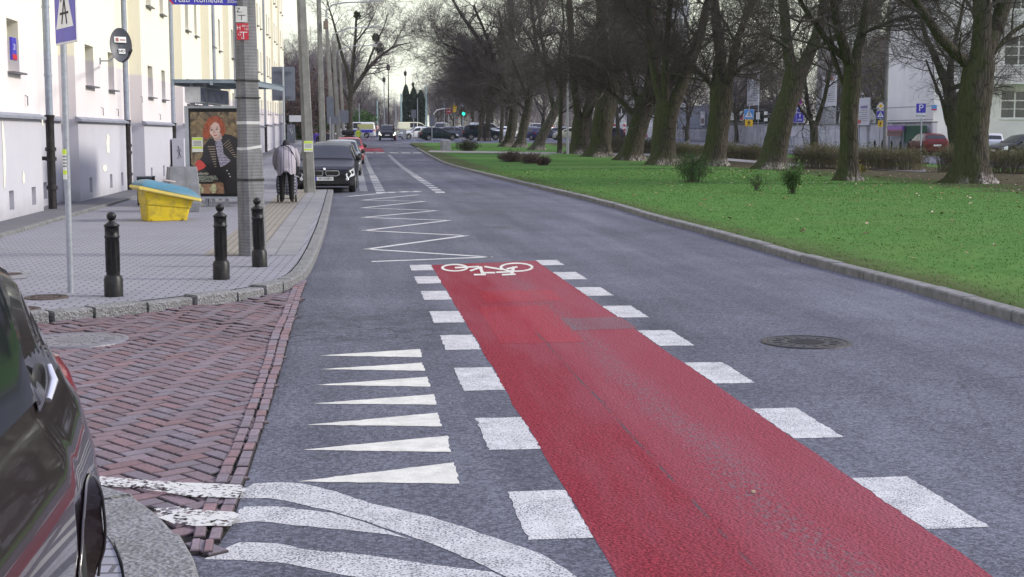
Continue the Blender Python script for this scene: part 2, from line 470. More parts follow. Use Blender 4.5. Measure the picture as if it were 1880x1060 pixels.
# lawn
def lump(x, y, x0): return .03 * np.sin(x * .5 + y * .17) * np.sin(y * .21 - x * .2) * np.minimum(1, (x - x0) / 1.5)
gy = np.concatenate([np.arange(-4, 73, 1.1), np.arange(73, 82.4 * D, 2)])
V, Q = [], []
NX = 60
rng = np.random.default_rng(5)
for y in gy:
    x0 = RX(y) + .15
    for i in range(NX):
        t = (i / (NX - 1)) ** 1.6
        x = x0 + (62 - x0) * t
        bumpz = float(lump(x, y, x0))
        V.append((x, y, terr(y) + .085 + bumpz + (.02 if i else 0) ))
for j in range(len(gy) - 1):
    for i in range(NX - 1):
        k = j * NX + i; Q.append((k, k + 1, k + NX + 1, k + NX))
tag(np_mesh('lawn', V, [np.array(Q)], M_LAWN, smooth=True), kind='structure')
# grass blades (nobody could count them)
def grass_field(name, n, xr, yr, hmin, hmax, seed, mat, edge=False):
    r = np.random.default_rng(seed)
    y = yr[0] + (yr[1] - yr[0]) * r.random(n) ** 1.5
    rx = np.interp(y, [p.y for p in RKL], [p.x for p in RKL])
    x = rx + .17 + (r.random(n) ** (2.5 if edge else 1.0)) * (xr - .17)
    a = r.random(n) * 6.283; h = hmin + (hmax - hmin) * r.random(n); w = .004 + y * .00045
    z = np.interp(y, TY, TZ) + .10 + lump(x, y, rx + .15)
    base = np.stack([x, y, z], 1); dx = np.stack([np.cos(a), np.sin(a), 0 * a], 1) * w[:, None]
    lean = np.stack([r.normal(0, .5, n) * h, r.normal(0, .5, n) * h, h], 1)
    V = np.stack([base - dx, base + dx, base + lean], 1).reshape(-1, 3)
    return tag(np_mesh(name, V, [np.arange(3 * n).reshape(-1, 3)], mat), kind='stuff')
def m_blade():
    n = NT('grass_blade'); p = n.pos()
    c = n.mix(n.step(n.noise(p, 1.4, 5, .65), .3, .7), (.060, .150, .032), (.106, .216, .056))
    c = n.mix(n.math('MULTIPLY', n.step(n.noise(p, 25, 2), .55, .7), .25), c, (.13, .17, .06))
    n.set(col=c, rough=.8, spec=.2); return n.m
M_BLADE = m_blade()
tag(grass_field('grass', 120000, 14.5, (9, 64), .010, .028, 11, M_BLADE), 'short green lawn grass between the kerb and the trees', 'grass')
r = np.random.default_rng(21); n = 2600
u_ = r.uniform(860, 1880, n); yv = D * (8 + 36 * r.random(n)); xv = np.where(r.random(n) < .25, 7 + 10 * r.random(n), r.uniform(14, 29, n))
a = r.random(n) * 6.28; s = r.uniform(.02, .06, n)
bz = np.interp(yv, TY, TZ) + .13 + r.random(n) * .02
c0 = np.stack([xv, yv, bz], 1); e1 = np.stack([np.cos(a), np.sin(a), r.normal(0, .3, n)], 1) * s[:, None]; e2 = np.stack([-np.sin(a), np.cos(a), r.normal(0, .3, n)], 1) * s[:, None] * .6
V = np.stack([c0 - e1, c0 + e2, c0 + e1, c0 - e2], 1).reshape(-1, 3)
def m_leaves():
    n = NT('fallen_leaf'); p = n.pos()
    v = n.voro(p, 9, out='Color')
    c = n.ramp(n.sep(v)[0], [(0, (.07, .045, .02)), (.45, (.16, .09, .035)), (.8, (.30, .22, .10)), (1, (.5, .46, .36))])
    n.set(col=c, rough=.9); return n.m
M_FLEAF = m_leaves()
tag(np_mesh('fallen_leaves', V, [np.arange(4 * n).reshape(-1, 4)], M_FLEAF), 'scattered dead leaves on the lawn and under the trees', 'leaves', kind='stuff')

# park path, cross street, far carriageway
mb = MB(); ngon_sheet(mb, gp([(785, 279.5), (900, 281.5), (1000, 284), (1100, 284), (1260, 288), (1440, 305), (1700, 316), (1700, 310), (1440, 300), (1260, 284), (1100, 281), (1000, 279.5), (900, 278), (790, 276.5)], .13)); structure('park_path', mb, pm('gravel_path', (.20, .19, .19), .9, var=.25, scale=2))
sheet('cross_street', 5.0, 140, [82.5 * D, 86 * D, 90 * D, 97 * D, 104 * D], .01, M_ASPH2)
sheet('side_carriageway', 30.5, 38.0, [10, 42, 42 * D, 50 * D, 60 * D, 70 * D, 82 * D], .15, M_ASPH2)
sheet('junction_apron', -60, -7, [84 * D, 90 * D, 97 * D, 110 * D], .01, M_ASPH2)

# ------------------------------------------------------------------ pavements on the left
SW = .11
FK = gp([(20, 603), (60, 598), (130, 590), (200, 584), (250, 578), (310, 570), (370, 563), (430, 556), (490, 545), (525, 535), (553, 522), (570, 501), (584, 470), (597, 430), (605, 395), (612, 354)], 0)
FKs = smooth_line([Vector((-9, FK[0].y - .3, 0))] + FK, .12)
near_part = [p for p in FKs if p.y < 9.35 * D]; far_part = [p for p in FKs if p.y >= 9.3 * D]
kerb('granite_kerb', near_part, 1, .20, SW, .52, M_KERB, gap=.04, seed=5, rough=.014)
kerb('concrete_kerb', far_part, 1, .15, SW, 1.0, M_KERB, gap=.006, seed=6, rough=.002)
# pavement surface inside the kerb
def offset(line, w, side=1):
    o = []
    for i, p in enumerate(line):
        t = (line[min(i + 1, len(line) - 1)] - line[max(0, i - 1)]); t.z = 0; t.normalize()
        o.append(p + Vector((-t.y, t.x, 0)) * w * side)
    return o
inner = offset(FKs, .17)
YE = FKs[-1].y
mb = MB(); ngon_sheet(mb, [(-9.5, inner[0].y)] + [(p.x, p.y) for p in inner] + [(-9.5, inner[-1].y)], SW - .006); structure('pavement', mb, M_PAVER)
BAYX = -1.72
sheet('far_pavement', -9.5, BAYX, [YE - .005] + [y for y in YS if YE < y <= 90 * D], SW - .006, M_PAVER)
# kerb round the parking bay
kerb('bay_kerb', [Vector((-.75, YE, 0)), Vector((BAYX, YE, 0))], 1, .15, SW, .8, M_KERB, gap=.008)
kerb('bay_kerb', [Vector((BAYX, y, 0)) for y in np.arange(YE, 84 * D, 1.0)], 1, .15, SW, 1, M_KERB, gap=.008)
# ochre guiding strip and slabs along the kerb
ys = [18.6, 24, 30, 34, YE - .02]
sheet('ochre_strip', -1.98, -1.28, ys, SW - .001, M_YEL)
sheet('kerb_slabs', -1.27, -.76, ys, SW - .002, M_SLAB)
# apron along the house
sheet('house_apron', -7.2, -5.45, [y for y in YS if 10 < y <= 90 * D], SW + .035, M_STRIP)
kerb('apron_kerb', [Vector((-5.45, y, 0)) for y in list(np.arange(14, 90 * D, 1.0))], 1, .09, SW + .05, 1, M_KERBD, gap=.01)

# ------------------------------------------------------------------ brick side street
SL = gp([(545, 517), (539, 527), (519, 576), (498, 617), (483, 668), (463, 724), (427, 816), (399, 872), (381, 912), (356, 974), (345, 1019)], 0)
SR = gp([(563, 519), (557, 532), (534, 612), (514, 688), (493, 760), (468, 836), (447, 897), (427, 963), (386, 1025)], 0)
NKo = gp([(187, 893), (233, 910), (279, 945), (320, 976), (345, 1016), (366, 1060), (380, 1120)], 0)
NKi = gp([(195, 946), (228, 966), (259, 1007), (272, 1060), (275, 1120)], 0)
poly = [(-7.5, FK[0].y + .1)] + [(p.x, p.y) for p in FK[:11]] + [(p.x, p.y) for p in SL[1:]] + [(p.x, p.y) for p in NKo[:5][::-1]] + [(-7.5, NKo[0].y - .2)]
mb = MB(); ngon_sheet(mb, poly, .004)
ngon_sheet(mb, [(p.x, p.y) for p in SL] + [(p.x, p.y) for p in SR[::-1]], .0045)
structure('joint_bed', mb, M_JOINT)
def m_brick():
    n = NT('clinker_brick'); p = n.pos()
    at = n.new('ShaderNodeAttribute', attribute_name='Col').outputs['Color']
    c = n.mix(n.math('MULTIPLY', n.step(n.noise(p, 7, 5, .65), .4, .7), .4), at, (.10, .085, .095))
    c = n.mix(n.math('MULTIPLY', n.step(n.noise(p, 55, 3, .6), .4, .7), .35), c, (.05, .04, .042))
    n.set(col=c, rough=.8, spec=.15); n.bump(n.noise(p, 60, 3), .5, .005); return n.m
M_BRICK = m_brick()
def brick(mb, c, ang, l, w, top, rnd, tone=0):
    """one clinker with worn edges"""
    q = rnd.random()
    cols = [(.195, .140, .158), (.186, .138, .158), (.196, .155, .180), (.180, .155, .182), (.205, .132, .142)]
    k = cols[int(q * 4.99)]; m = rnd.uniform(.90, 1.15) + tone
    mb.colr = (k[0] * m, k[1] * m, k[2] * m, 1)
    tx, ty = rnd.uniform(-.008, .008), rnd.uniform(-.014, .014)
    M = Matrix.Translation((c[0], c[1], top)) @ Matrix.Rotation(ang + rnd.uniform(-.03, .03), 4, 'Z') @ Matrix.Rotation(tx, 4, 'Y') @ Matrix.Rotation(ty, 4, 'X')
    a, b, e = l / 2, w / 2, .007
    old = mb.M; mb.M = M
    lo = [(-a, -b, -.04), (a, -b, -.04), (a, b, -.04), (-a, b, -.04)]; mi = [(x, y, -.007) for x, y, _ in lo]
    hi = [(-a + e, -b + e, 0), (a - e, -b + e, 0), (a - e, b - e, 0), (-a + e, b - e, 0)]
    fs = [(8, 9, 10, 11)] + [(i, (i + 1) % 4, (i + 1) % 4 + 4, i + 4) for i in range(4)] + [(i + 4, (i + 1) % 4 + 4, (i + 1) % 4 + 8, i + 8) for i in range(4)]
    b0 = len(mb.c); mb.add(lo + mi + hi, fs, False); mb.M = old
    for i in range(8): mb.c[b0 + i] = (.042, .036, .037, 1)      # soil clings to the sides of the joints
rb = random.Random(4); mb = MB()
Wb = .106; ang = R(38)
ca, sa = math.cos(ang), math.sin(ang)
ox, oy = -3.0, 10.0
for i in range(-90, 90):
    for j in range(-90, 90):
        m4 = (i - j) % 4
        if m4 == 0: cx, cy, a0 = i + 1.0, j + .5, 0
        elif m4 == 3: cx, cy, a0 = i + .5, j + 1.0, R(90)
        else: continue
        x, y = cx * Wb, cy * Wb
        X, Y = ox + x * ca - y * sa, oy + x * sa + y * ca
        if not (inpoly(X, Y, poly) or inpoly(X - .075, Y, poly)): continue
        # the far half has sunk and heaved
        far = max(0, min(1, (Y - 10.7) / 1.2))
        h = .015 + rb.uniform(-.002, .002) + far * (.008 * math.sin(X * 5 + Y * 3) + rb.uniform(-.005, .005))
        brick(mb, (X, Y), ang + a0 + far * rb.uniform(-.09, .09), Wb * 2 - .012, Wb - .012, max(.008, h), rb, -.12 * far)
# two rows of setts as edging
def at_line(L, s):
    d = [0]
    for a, b in zip(L, L[1:]): d.append(d[-1] + (b - a).length)
    return Vector((np.interp(s * d[-1], d, [p.x for p in L]), np.interp(s * d[-1], d, [p.y for p in L]), 0))
NS = 58
for k in range(NS):
    s0 = (k + .5) / NS
    a, b = at_line(SL, s0), at_line(SR, s0); t = at_line(SL, s0 + .01) - at_line(SL, s0 - .01)
    for q in (.25, .75):
        c = a.lerp(b, q); L = (at_line(SL, (k + 1) / NS) - at_line(SL, k / NS)).length
        brick(mb, (c.x + rb.uniform(-.004, .004), c.y), math.atan2(t.y, t.x), L - .020, (b - a).length / 2 - .022, .026 + rb.uniform(-.003, .003), rb, .16)
structure('side_street', mb, M_BRICK, col=True)

# near corner pavement
SWN = .045
nk = smooth_line([Vector((-6, NKo[0].y + .25, 0))] + NKo + [Vector((NKo[-1].x + .1, -4, 0))], .1)
kerb('corner_kerb', nk, -1, .27, SWN, .75, M_KERB, gap=.02, seed=9, rough=.006)
inn = offset(nk, .28, -1)
mb = MB(); ngon_sheet(mb, [(p.x, p.y) for p in inn] + [(-9, -4), (-9, inn[0].y)], SWN - .008); structure('corner_pavement', mb, M_PAVER)

# ------------------------------------------------------------------ carriageway markings
# red cycle crossing X 1.0..2.4
pL = [G(793, 487), G(850, 583), G(930, 720), G(1130, 1060)]; pR = [G(980, 480), G(1130, 582), G(1400, 762), G(1840, 1060)]
XL = sum(p.x for p in pL) / 4; XR = sum(p.x for p in pR) / 4
y_end = (G(793, 487).y + G(980, 480).y) / 2
mb = MB(); ngon_sheet(mb, [(XL, -3), (XR, -3), (XR, G(980, 479).y), (XL, G(793, 487).y)], .004, .004); structure('red_cycle_lane', mb, M_RED)
mb = MB()
mark(mb, [(876, 563), (1003, 560), (1075, 628), (918, 631)], .008)
mark(mb, [(880, 535), (1010, 532), (1035, 552), (890, 556)], .008)
structure('red_patch', mb, M_RED2)
mb = MB(); mark(mb, [(1010, 585), (1140, 582), (1170, 603), (1040, 607)], .0075); structure('dull_patch', mb, M_RED3)
mb = MB()
mark(mb, [(1135, 552), (1230, 545), (1345, 622), (1215, 622)], .0035); structure('asphalt_patch', mb, M_PATCH)
mb = MB()
for q in [(838, 387, 925, 392), (846, 354.5, 880, 357.5), (826, 369.5, 860, 372), (900, 416, 935, 420)]:
    u0, v0, u1, v1 = q; mark(mb, [(u0, v0), (u1, v0), (u1 + 3, v1), (u0 + 3, v1)], .0035)
structure('repair_seam', mb, pm('bitumen', (.045, .045, .055), .7, var=.3))
mb = MB()
for ys_ in ((757, 497, 752, 487), ):
    pass
# square dashes on both sides of the crossing, one metre apart
yl = [(755, 487, 497), (770, 508, 521), (782, 535, 551), (803, 572, 593), (817, 616, 643), (840, 676, 718), (893, 768, 827), (957, 903, 992)]
yr = [(990, 478, 487), (1030, 500, 513), (1070, 528, 543), (1130, 562, 583), (1200, 607, 635), (1300, 666, 704), (1430, 750, 805), (1620, 877, 973)]
for (u, v0, v1) in yl:
    a, b = G(u, v0).y, G(u + 15, v1).y
    ngon_sheet(mb, [(XL - .285, b), (XL - .004, b), (XL - .004, a), (XL - .285, a)], .0065, .0045)
for (u, v0, v1) in yr:
    a, b = G(u, v0).y, G(u + 60, v1).y
    ngon_sheet(mb, [(XR + .004, b), (XR + .29, b), (XR + .29, a), (XR + .004, a)], .0065, .0045)
structure('square_dash_marking', mb, M_PAINT)
mb = MB()
for t in [((585, 653), (771, 641), (774, 656)), ((590, 678), (775, 666), (780, 681)), ((580, 707), (785, 692), (790, 710)), ((575, 741), (797, 724), (801, 743)), ((563, 780), (804, 758), (811, 783)), ((555, 826), (822, 800), (828, 830)), ((546, 884), (834, 849), (844, 888))]:
    mark(mb, t, .0065)
structure('give_way_teeth_marking', mb, M_PAINTF)
# painted bands of the old crossing in front
def zz(pts): return [(330 + x * .4255, 860 + y * .4255) for x, y in pts]
mb = MB()
top = [(275, 90), (320, 65), (420, 60), (520, 65), (600, 80), (700, 110), (820, 150), (960, 180), (1090, 210), (1200, 245), (1330, 290), (1450, 330), (1560, 370), (1660, 430), (1760, 500), (1820, 560)]
bot = [(255, 130), (380, 128), (480, 145), (580, 170), (660, 185), (760, 215), (900, 262), (1010, 300), (1100, 330), (1200, 370), (1290, 410), (1350, 440), (1500, 510), (1560, 570)]
mark(mb, zz(top + bot[::-1]), .0065)
mark(mb, zz([(225, 240), (255, 180), (280, 165), (420, 165), (560, 180), (655, 192), (760, 222), (895, 268), (1000, 306), (900, 285), (760, 270), (600, 255), (450, 240), (330, 228)]), .006)
mark(mb, zz([(105, 392), (180, 355), (260, 318), (430, 325), (520, 345), (640, 360), (820, 375), (1020, 405), (1200, 430), (1345, 446), (1490, 516), (1540, 570), (900, 560), (780, 470), (680, 455), (560, 430), (420, 405), (260, 395)]), .0055)
structure('crossing_band_marking', mb, M_PAINTW)
# the same bands running over the bricks (paint clings to the brick faces)
def m_paintbrick():
    n = NT('paint_on_brick'); p = n.pos()
    g = n.math('ADD', n.math('MULTIPLY', n.noise(p, 42, 3, .6), .6), n.math('MULTIPLY', n.noise(p, 7, 4, .6), .4))
    f = n.step(g, .45, .51)
    tr = n.new('ShaderNodeBsdfTransparent'); mx = n.new('ShaderNodeMixShader')
    n.link(f, mx.inputs[0]); n.link(tr.outputs[0], mx.inputs[1]); n.link(n.b.outputs[0], mx.inputs[2]); n.link(mx.outputs[0], n.out.inputs[0])
    n.set(col=(.50, .50, .49), rough=.8); n.bump(n.noise(p, 40, 3), .6, .006); return n.m
mb = MB()
mark(mb, [(181, 874), (250, 880), (340, 886), (400, 888), (440, 890), (452, 898), (437, 914), (360, 913), (300, 904), (240, 895), (186, 892)], .030)
mark(mb, [(283, 934), (330, 930), (380, 937), (430, 940), (440, 945), (428, 958), (424, 966), (360, 966), (320, 962), (290, 950)], .030)
structure('brick_paint_marking', mb, m_paintbrick())
# thin zigzag of the bus stop
def stroke(mb, pts, w, dz=.0065):
    dz *= .35; P = [Vector((p.x, p.y, terr(p.y) + dz)) for p in pts]
    for a, b in zip(P, P[1:]):
        t = (b - a); t.z = 0; t.normalize(); nn = Vector((-t.y, t.x, 0)) * w / 2; e = t * w * .25
        ngon_sheet(mb, [a - e - nn, b + e - nn, b + e + nn, a - e + nn])
        dz += .0001; P = [Vector((p.x, p.y, terr(p.y) + dz)) for p in P]
mb = MB()
stroke(mb, gp([(686, 480.6), (899, 472.4), (674, 457.8), (856, 433), (669, 423.6), (824.6, 405), (666.7, 399.6), (802.7, 387), (665, 382), (780.8, 370), (665, 368), (767.6, 358)], 0), .115)
stroke(mb, gp([(640, 361), (700, 355.5)], 0), .14); stroke(mb, gp([(714, 354), (722, 353)], 0), .3); stroke(mb, gp([(735, 353), (750, 352)], 0), .3); stroke(mb, gp([(758, 352.5), (768, 351.5)], 0), .25)
structure('bus_stop_zigzag_marking', mb, m_paint('road_paint_thin', (.55, .55, .55), .40))
# cycle lane borders beyond: ladder dashes then faded lines
mb = MB()
y = G(700, 355).y
for k in range(11):
    ngon_sheet(mb, [(XL - .34, y), (XL - .06, y), (XL - .06, y + .95), (XL - .34, y + .95)], .006)
    ngon_sheet(mb, [(XR - .05, y), (XR + .23, y), (XR + .23, y + .95), (XR - .05, y + .95)], .006); y += 1.75
structure('ladder_dash_marking', mb, M_PAINT)
for x in (XL - .32, XR - .03):
    sheet('faded_line', x, x + .24, [y] + [q for q in YS if y < q < 64 * D], .005, M_PAINTOLD)
sheet('parking_line', .18, .42, [YE + 1, 50, 60, 70], .005, M_PAINTOLD)
yq = G(723, 280.5).y
mb = MB()
for u in (650, 678, 698, 723, 745, 766):
    p = G(u, 281); mb.box((p.x, p.y, terr(p.y) + .004), (.62, 2.4, .006))
for u in (735, 760, 785, 815, 840, 865, 900):
    p = col_at(u, 82.0 * D); mb.box((p.x, p.y, terr(p.y) + .016), (.9, 1.9, .006))
structure('far_crossing_marking', mb, M_PAINTF)
sheet('far_red_lane', XL - .1, XR, [yq + 3, yq + 10, yq + 15], .006, M_RED)
sheet('far_red_lane', XL - .1, XR, [96 * D, 100 * D], .012, M_RED3)
# bicycle symbol
def pxstroke(mb, pts, wx, wy, dz):
    """stroke drawn in photo pixels (wx across, wy down) and laid on the road"""
    for a, b in zip(pts, pts[1:]):
        dx, dy = (b[0] - a[0]) / wx, (b[1] - a[1]) / wy; l = math.hypot(dx, dy) or 1; nx, ny = -dy / l * wx / 2, dx / l * wy / 2; ex, ey = dx / l * wx * .2, dy / l * wy * .2
        mark(mb, [(a[0] - ex + nx, a[1] - ey + ny), (a[0] - ex - nx, a[1] - ey - ny), (b[0] + ex - nx, b[1] + ey - ny), (b[0] + ex + nx, b[1] + ey + ny)], dz, 0); dz += .00015
def bz(x, y): return (560 + x * .2924, 330 + y * .2924)
mb = MB()
for cx, cy, rx, ry in ((940, 553, 77, 20), (1328, 550, 98, 25)):
    pxstroke(mb, [bz(cx + rx * math.cos(w), cy + ry * math.sin(w)) for w in np.linspace(0, 2 * math.pi, 29)], 5.0, 2.4, .0070)
for k, L_ in enumerate(([(945, 553), (1090, 546)], [(1040, 572), (1108, 548)], [(1100, 548), (1116, 592)], [(1065, 597), (1132, 596)], [(1130, 546), (1235, 564)], [(1110, 585), (1190, 584)], [(1205, 582), (1300, 578)], [(1240, 597), (1318, 594)], [(1310, 548), (1298, 594)], [(1270, 560), (1330, 548)])):
    pxstroke(mb, [bz(*q) for q in L_], 6.0, 2.8, .0105 + .0004 * k)
structure('bicycle_symbol_marking', mb, M_PAINTF)

# manholes and iron covers
M_IRON = pm('cast_iron', (.045, .043, .045), .55, .6, var=.3, scale=20, bump=.5, bscale=50, dirt=(.07, .055, .045))
M_RUST = pm('rusty_iron', (.085, .065, .06), .75, .3, var=.35, scale=20, bump=.6, bscale=60)
def cover(name, p, r, label, rust=False, big=False):
    t = empty(name, p, 0, label, 'manhole cover')
    m = M_RUST if rust else M_IRON
    mb = MB(); mb.lathe([(r * 1.0, -.02), (r, .006), (r * .90, .010), (r * .88, .003)], 40); mb.build('frame', m, t)
    mb = MB(); mb.lathe([(r * .86, -.02), (r * .86, .004), (r * .8, .006), (r * .77, .0025), (r * .5, .0025), (r * .48, .006), (r * .44, .006), (r * .42, .0025), (0.01, .0025)], 40)
    for k in range(-5, 6):
        w = math.sqrt(max(0, .4 ** 2 - (k * .075) ** 2)) * r
        if w > .02: mb.box((k * .075 * r, 0, .005), (.03 * r, 2 * w, .006))
    for k in range(16):
        a = k * math.pi / 8; mb.box((.64 * r * math.cos(a), .64 * r * math.sin(a), .005), (.2 * r, .05 * r, .005), a)
    mb.build('lid', m, t)
    return t
p = G(1480, 629); cover('manhole_cover', p + Vector((0, 0, .002)), .37, 'round black iron manhole cover sunk in the open carriageway')
M_IRON0 = M_IRON; M_IRON = pm('worn_iron', (.17, .165, .19), .5, .4, var=.2, scale=20, bump=.4, bscale=50)
p = G(140, 629); cover('manhole_cover', p + Vector((0, 0, .020)), .42, 'round grey manhole cover set in the red brick side street')
p = G(85, 546, SW); cover('small_cover', p, .21, 'rusty round cover in the grey pavement beside the sign pole', True)
p = G(40, 568, SW); cover('small_cover', p, .17, 'smaller rusty cover at the pavement edge behind the dark car', True)
mb = MB(); q = gp([(12, 500), (55, 497), (48, 511), (-30, 516), (-40, 505)], SW); ngon_sheet(mb, [(a.x, a.y) for a in q], SW + .001); structure('pavement_inset', mb, M_SLAB)
p = G(20, 504, SW); cover('small_cover', p, .13, 'little iron cap in the concrete inset of the pavement', True)
mb = MB(); p = G(1383, 903, .01); mb.box((0, 0, 0), (.022, .014, .012), .4, .004); tag(mb.build('pebble', pm('pebble_stone', (.35, .27, .2), .9)), 'small brown pebble lying on the red cycle crossing', 'pebble').location = p
# ------------------------------------------------------------------ common materials
M_GALV = pm('galvanised_steel', (.36, .38, .43), .45, .55, var=.15, scale=25)
M_ZINC = pm('zinc_pipe', (.30, .33, .40), .5, .4, var=.15, scale=12)
M_BLK = pm('black_paint', (.008, .008, .010), .42, var=.3, scale=10, bump=.1, bscale=80, dirt=(.03, .027, .027), dirts=12, spec=.3)
M_BLKM = pm('black_plastic', (.015, .015, .017), .6)
M_SBLUE = pm('sign_blue', (.055, .045, .42), .4, var=.08)
M_SBLUE2 = pm('sign_blue_light', (.08, .27, .62), .4, var=.08)
M_WHITE = pm('sign_white', (.76, .76, .76), .45, var=.05)
M_RSIGN = pm('sign_red', (.50, .03, .05), .45, var=.1)
M_SGREY = pm('sign_back', (.15, .165, .21), .55, .2, var=.15, scale=4)
M_SYEL = pm('sign_yellow', (.80, .50, .03), .5)
M_FLUO = pm('poster_yellow', (.62, .80, .08), .7, var=.1)
M_PAPER = pm('paper', (.78, .78, .74), .8, var=.06)
M_INK = pm('ink', (.02, .02, .025), .7)
def m_concrete(name, col, rows=True, dirt=(.08, .085, .08)):
    n = NT(name); p = n.obj()
    c = n.mix(n.step(n.noise(p, 3.5, 6, .65), .3, .7), tuple(k * .7 for k in col), tuple(k * 1.2 for k in col))
    c = n.mix(n.math('MULTIPLY', n.step(n.noise(n.map(p, (4, 4, .5)), 3, 5, .6), .5, .72), .6), c, dirt)
    h = n.noise(p, 60, 3, .6)
    if rows:
        wv = n.new('ShaderNodeTexWave', wave_type='BANDS', bands_direction='Z'); n.link(p, wv.inputs[0])
        wv.inputs['Scale'].default_value = 7.5; wv.inputs['Distortion'].default_value = .5
        c = n.mix(n.math('MULTIPLY', n.step(wv.outputs[1], .10, .0), .40), c, tuple(k * .4 for k in col))
        h = n.math('ADD', h, n.math('MULTIPLY', wv.outputs[1], .4))
    n.set(col=c, rough=.9, spec=.25); n.bump(h, .5, .012); return n.m
M_POLE = m_concrete('pole_concrete', (.19, .19, .20))
M_POLE2 = m_concrete('pole_concrete_smooth', (.20, .20, .195), False, (.11, .12, .10))
M_CONC = m_concrete('cast_concrete', (.24, .25, .275), False, (.15, .15, .16))
def text(name, s, size, loc, mat, parent, rx=R(90), rz=0, ext=.0015, align='CENTER', sx=1.0):
    cu = bpy.data.curves.new(name, 'FONT'); cu.body = s; cu.size = size; cu.extrude = ext
    cu.align_x = align; cu.align_y = 'CENTER'; cu.resolution_u = 3
    o = bpy.data.objects.new(name, cu); COL.objects.link(o); cu.materials.append(mat)
    o.location = loc; o.rotation_euler = (rx, 0, rz); o.scale = (sx, 1, 1)
    me = bpy.data.meshes.new_from_object(o.evaluated_get(bpy.context.evaluated_depsgraph_get())); bpy.data.objects.remove(o); bpy.data.curves.remove(cu)
    o = bpy.data.objects.new(name, me); COL.objects.link(o)
    if not me.materials: me.materials.append(mat)
    o.location = loc; o.rotation_euler = (rx, 0, rz); o.scale = (sx, 1, 1)
    if parent: o.parent = parent
    return o

# ------------------------------------------------------------------ long apartment house on the left
def m_wall():
    n = NT('painted_render'); p = n.pos(); x, y, z = n.sep(p)
    cream = n.mix(n.noise(p, .8, 4), (.82, .775, .635), (.85, .81, .68))
    pink = n.mix(n.noise(p, 1.2, 5), (.67, .62, .63), (.73, .68, .69))
    zz_ = n.math('ADD', z, n.math('MULTIPLY', n.noise(p, 2, 3), .06))
    c = n.mix(n.step(zz_, 3.50, 3.56), pink, cream)
    st = n.noise(n.map(p, (1, 1, .12)), 4, 5, .65)
    c = n.mix(n.math('MULTIPLY', n.step(st, .56, .75), .22), c, (.45, .42, .40))
    n.set(col=c, rough=.92, spec=.2); n.bump(n.noise(p, 90, 2), .15, .003); return n.m
M_WALL = m_wall()
def m_plinth():
    n = NT('plinth_render'); p = n.pos(); x, y, z = n.sep(p)
    c = n.mix(n.noise(p, 1.0, 6, .65), (.45, .44, .50), (.54, .53, .58))
    low = n.math('MULTIPLY', n.step(n.math('ADD', z, n.math('MULTIPLY', n.noise(p, 3, 5, .65), .5)), .75, .3), .6)
    c = n.mix(low, c, (.25, .25, .27))
    c = n.mix(n.math('MULTIPLY', n.step(n.noise(p, 5, 6, .7), .62, .72), .5), c, (.30, .29, .31))
    n.set(col=c, rough=.9, spec=.2); n.bump(n.noise(p, 70, 3), .3, .004); return n.m
M_PLINTH = m_plinth()
M_GLASS = pm('window_glass', (.03, .035, .045), .06, spec=.8, var=.3, scale=.7)
M_FRAME = pm('window_frame_white', (.7, .7, .68), .5)
M_SILL = pm('sheet_metal_sill', (.16, .16, .18), .5, .4, var=.2)
BX, RXF = -6.35, -6.72          # front of the bays, face of the recesses
Y0, Y1 = 10.0, 84.5 * D
bl = empty('apartment_building', (-6.5, 60, 0), 0, 'long cream apartment house with projecting bays and grey plinth along the pavement', 'building')
OFF = Vector((-6.5, 60, 0))
def facade_face(mb, mbr, x, y0, y1, z0, z1, wins, deep=.30):
    """wall face at X=x with real window openings"""
    ys = sorted({y0, y1} | {w[0] for w in wins} | {w[1] for w in wins}); zs = sorted({z0, z1} | {w[2] for w in wins} | {w[3] for w in wins})
    for a, b in zip(ys, ys[1:]):
        for c, d in zip(zs, zs[1:]):
            if any(w[0] <= a and b <= w[1] and w[2] <= c and d <= w[3] for w in wins): continue
            mb.poly([(x, a, c), (x, b, c), (x, b, d), (x, a, d)])
    for a, b, c, d in wins:
        X = x - deep
        mbr.poly([(x, a, c), (X, a, c), (X, a, d), (x, a, d)][::-1]); mbr.poly([(x, b, c), (X, b, c), (X, b, d), (x, b, d)])
        mbr.poly([(x, a, d), (X, a, d), (X, b, d), (x, b, d)][::-1]); mbr.poly([(x, a, c), (X, a, c), (X, b, c), (x, b, c)])
bays = [(33.3 + 10.3 * k, 40.1 + 10.3 * k) for k in range(-2, 11)]
bays[0] = (12.5, 18.6); bays[1] = (22.4, 29.4); bays = [b for b in bays if b[1] < Y1]
wall, pl = MB(), MB()
ledge = MB(); edges = []
ZL, ZT = 2.05, 17.0
wins_all = []
def win_rows(y0, y1, cy, w, floors=((2.87, 3.85), (5.7, 7.2), (8.8, 10.3), (11.9, 13.4))):
    return [(cy - w / 2, cy + w / 2, a, b) for a, b in floors]
segs = []; prev = Y0
for a, b in bays:
    if a > prev: segs.append((prev, a, RXF, 'r'))
    segs.append((a, b, BX, 'b')); prev = b
if prev < Y1: segs.append((prev, Y1, RXF, 'r'))
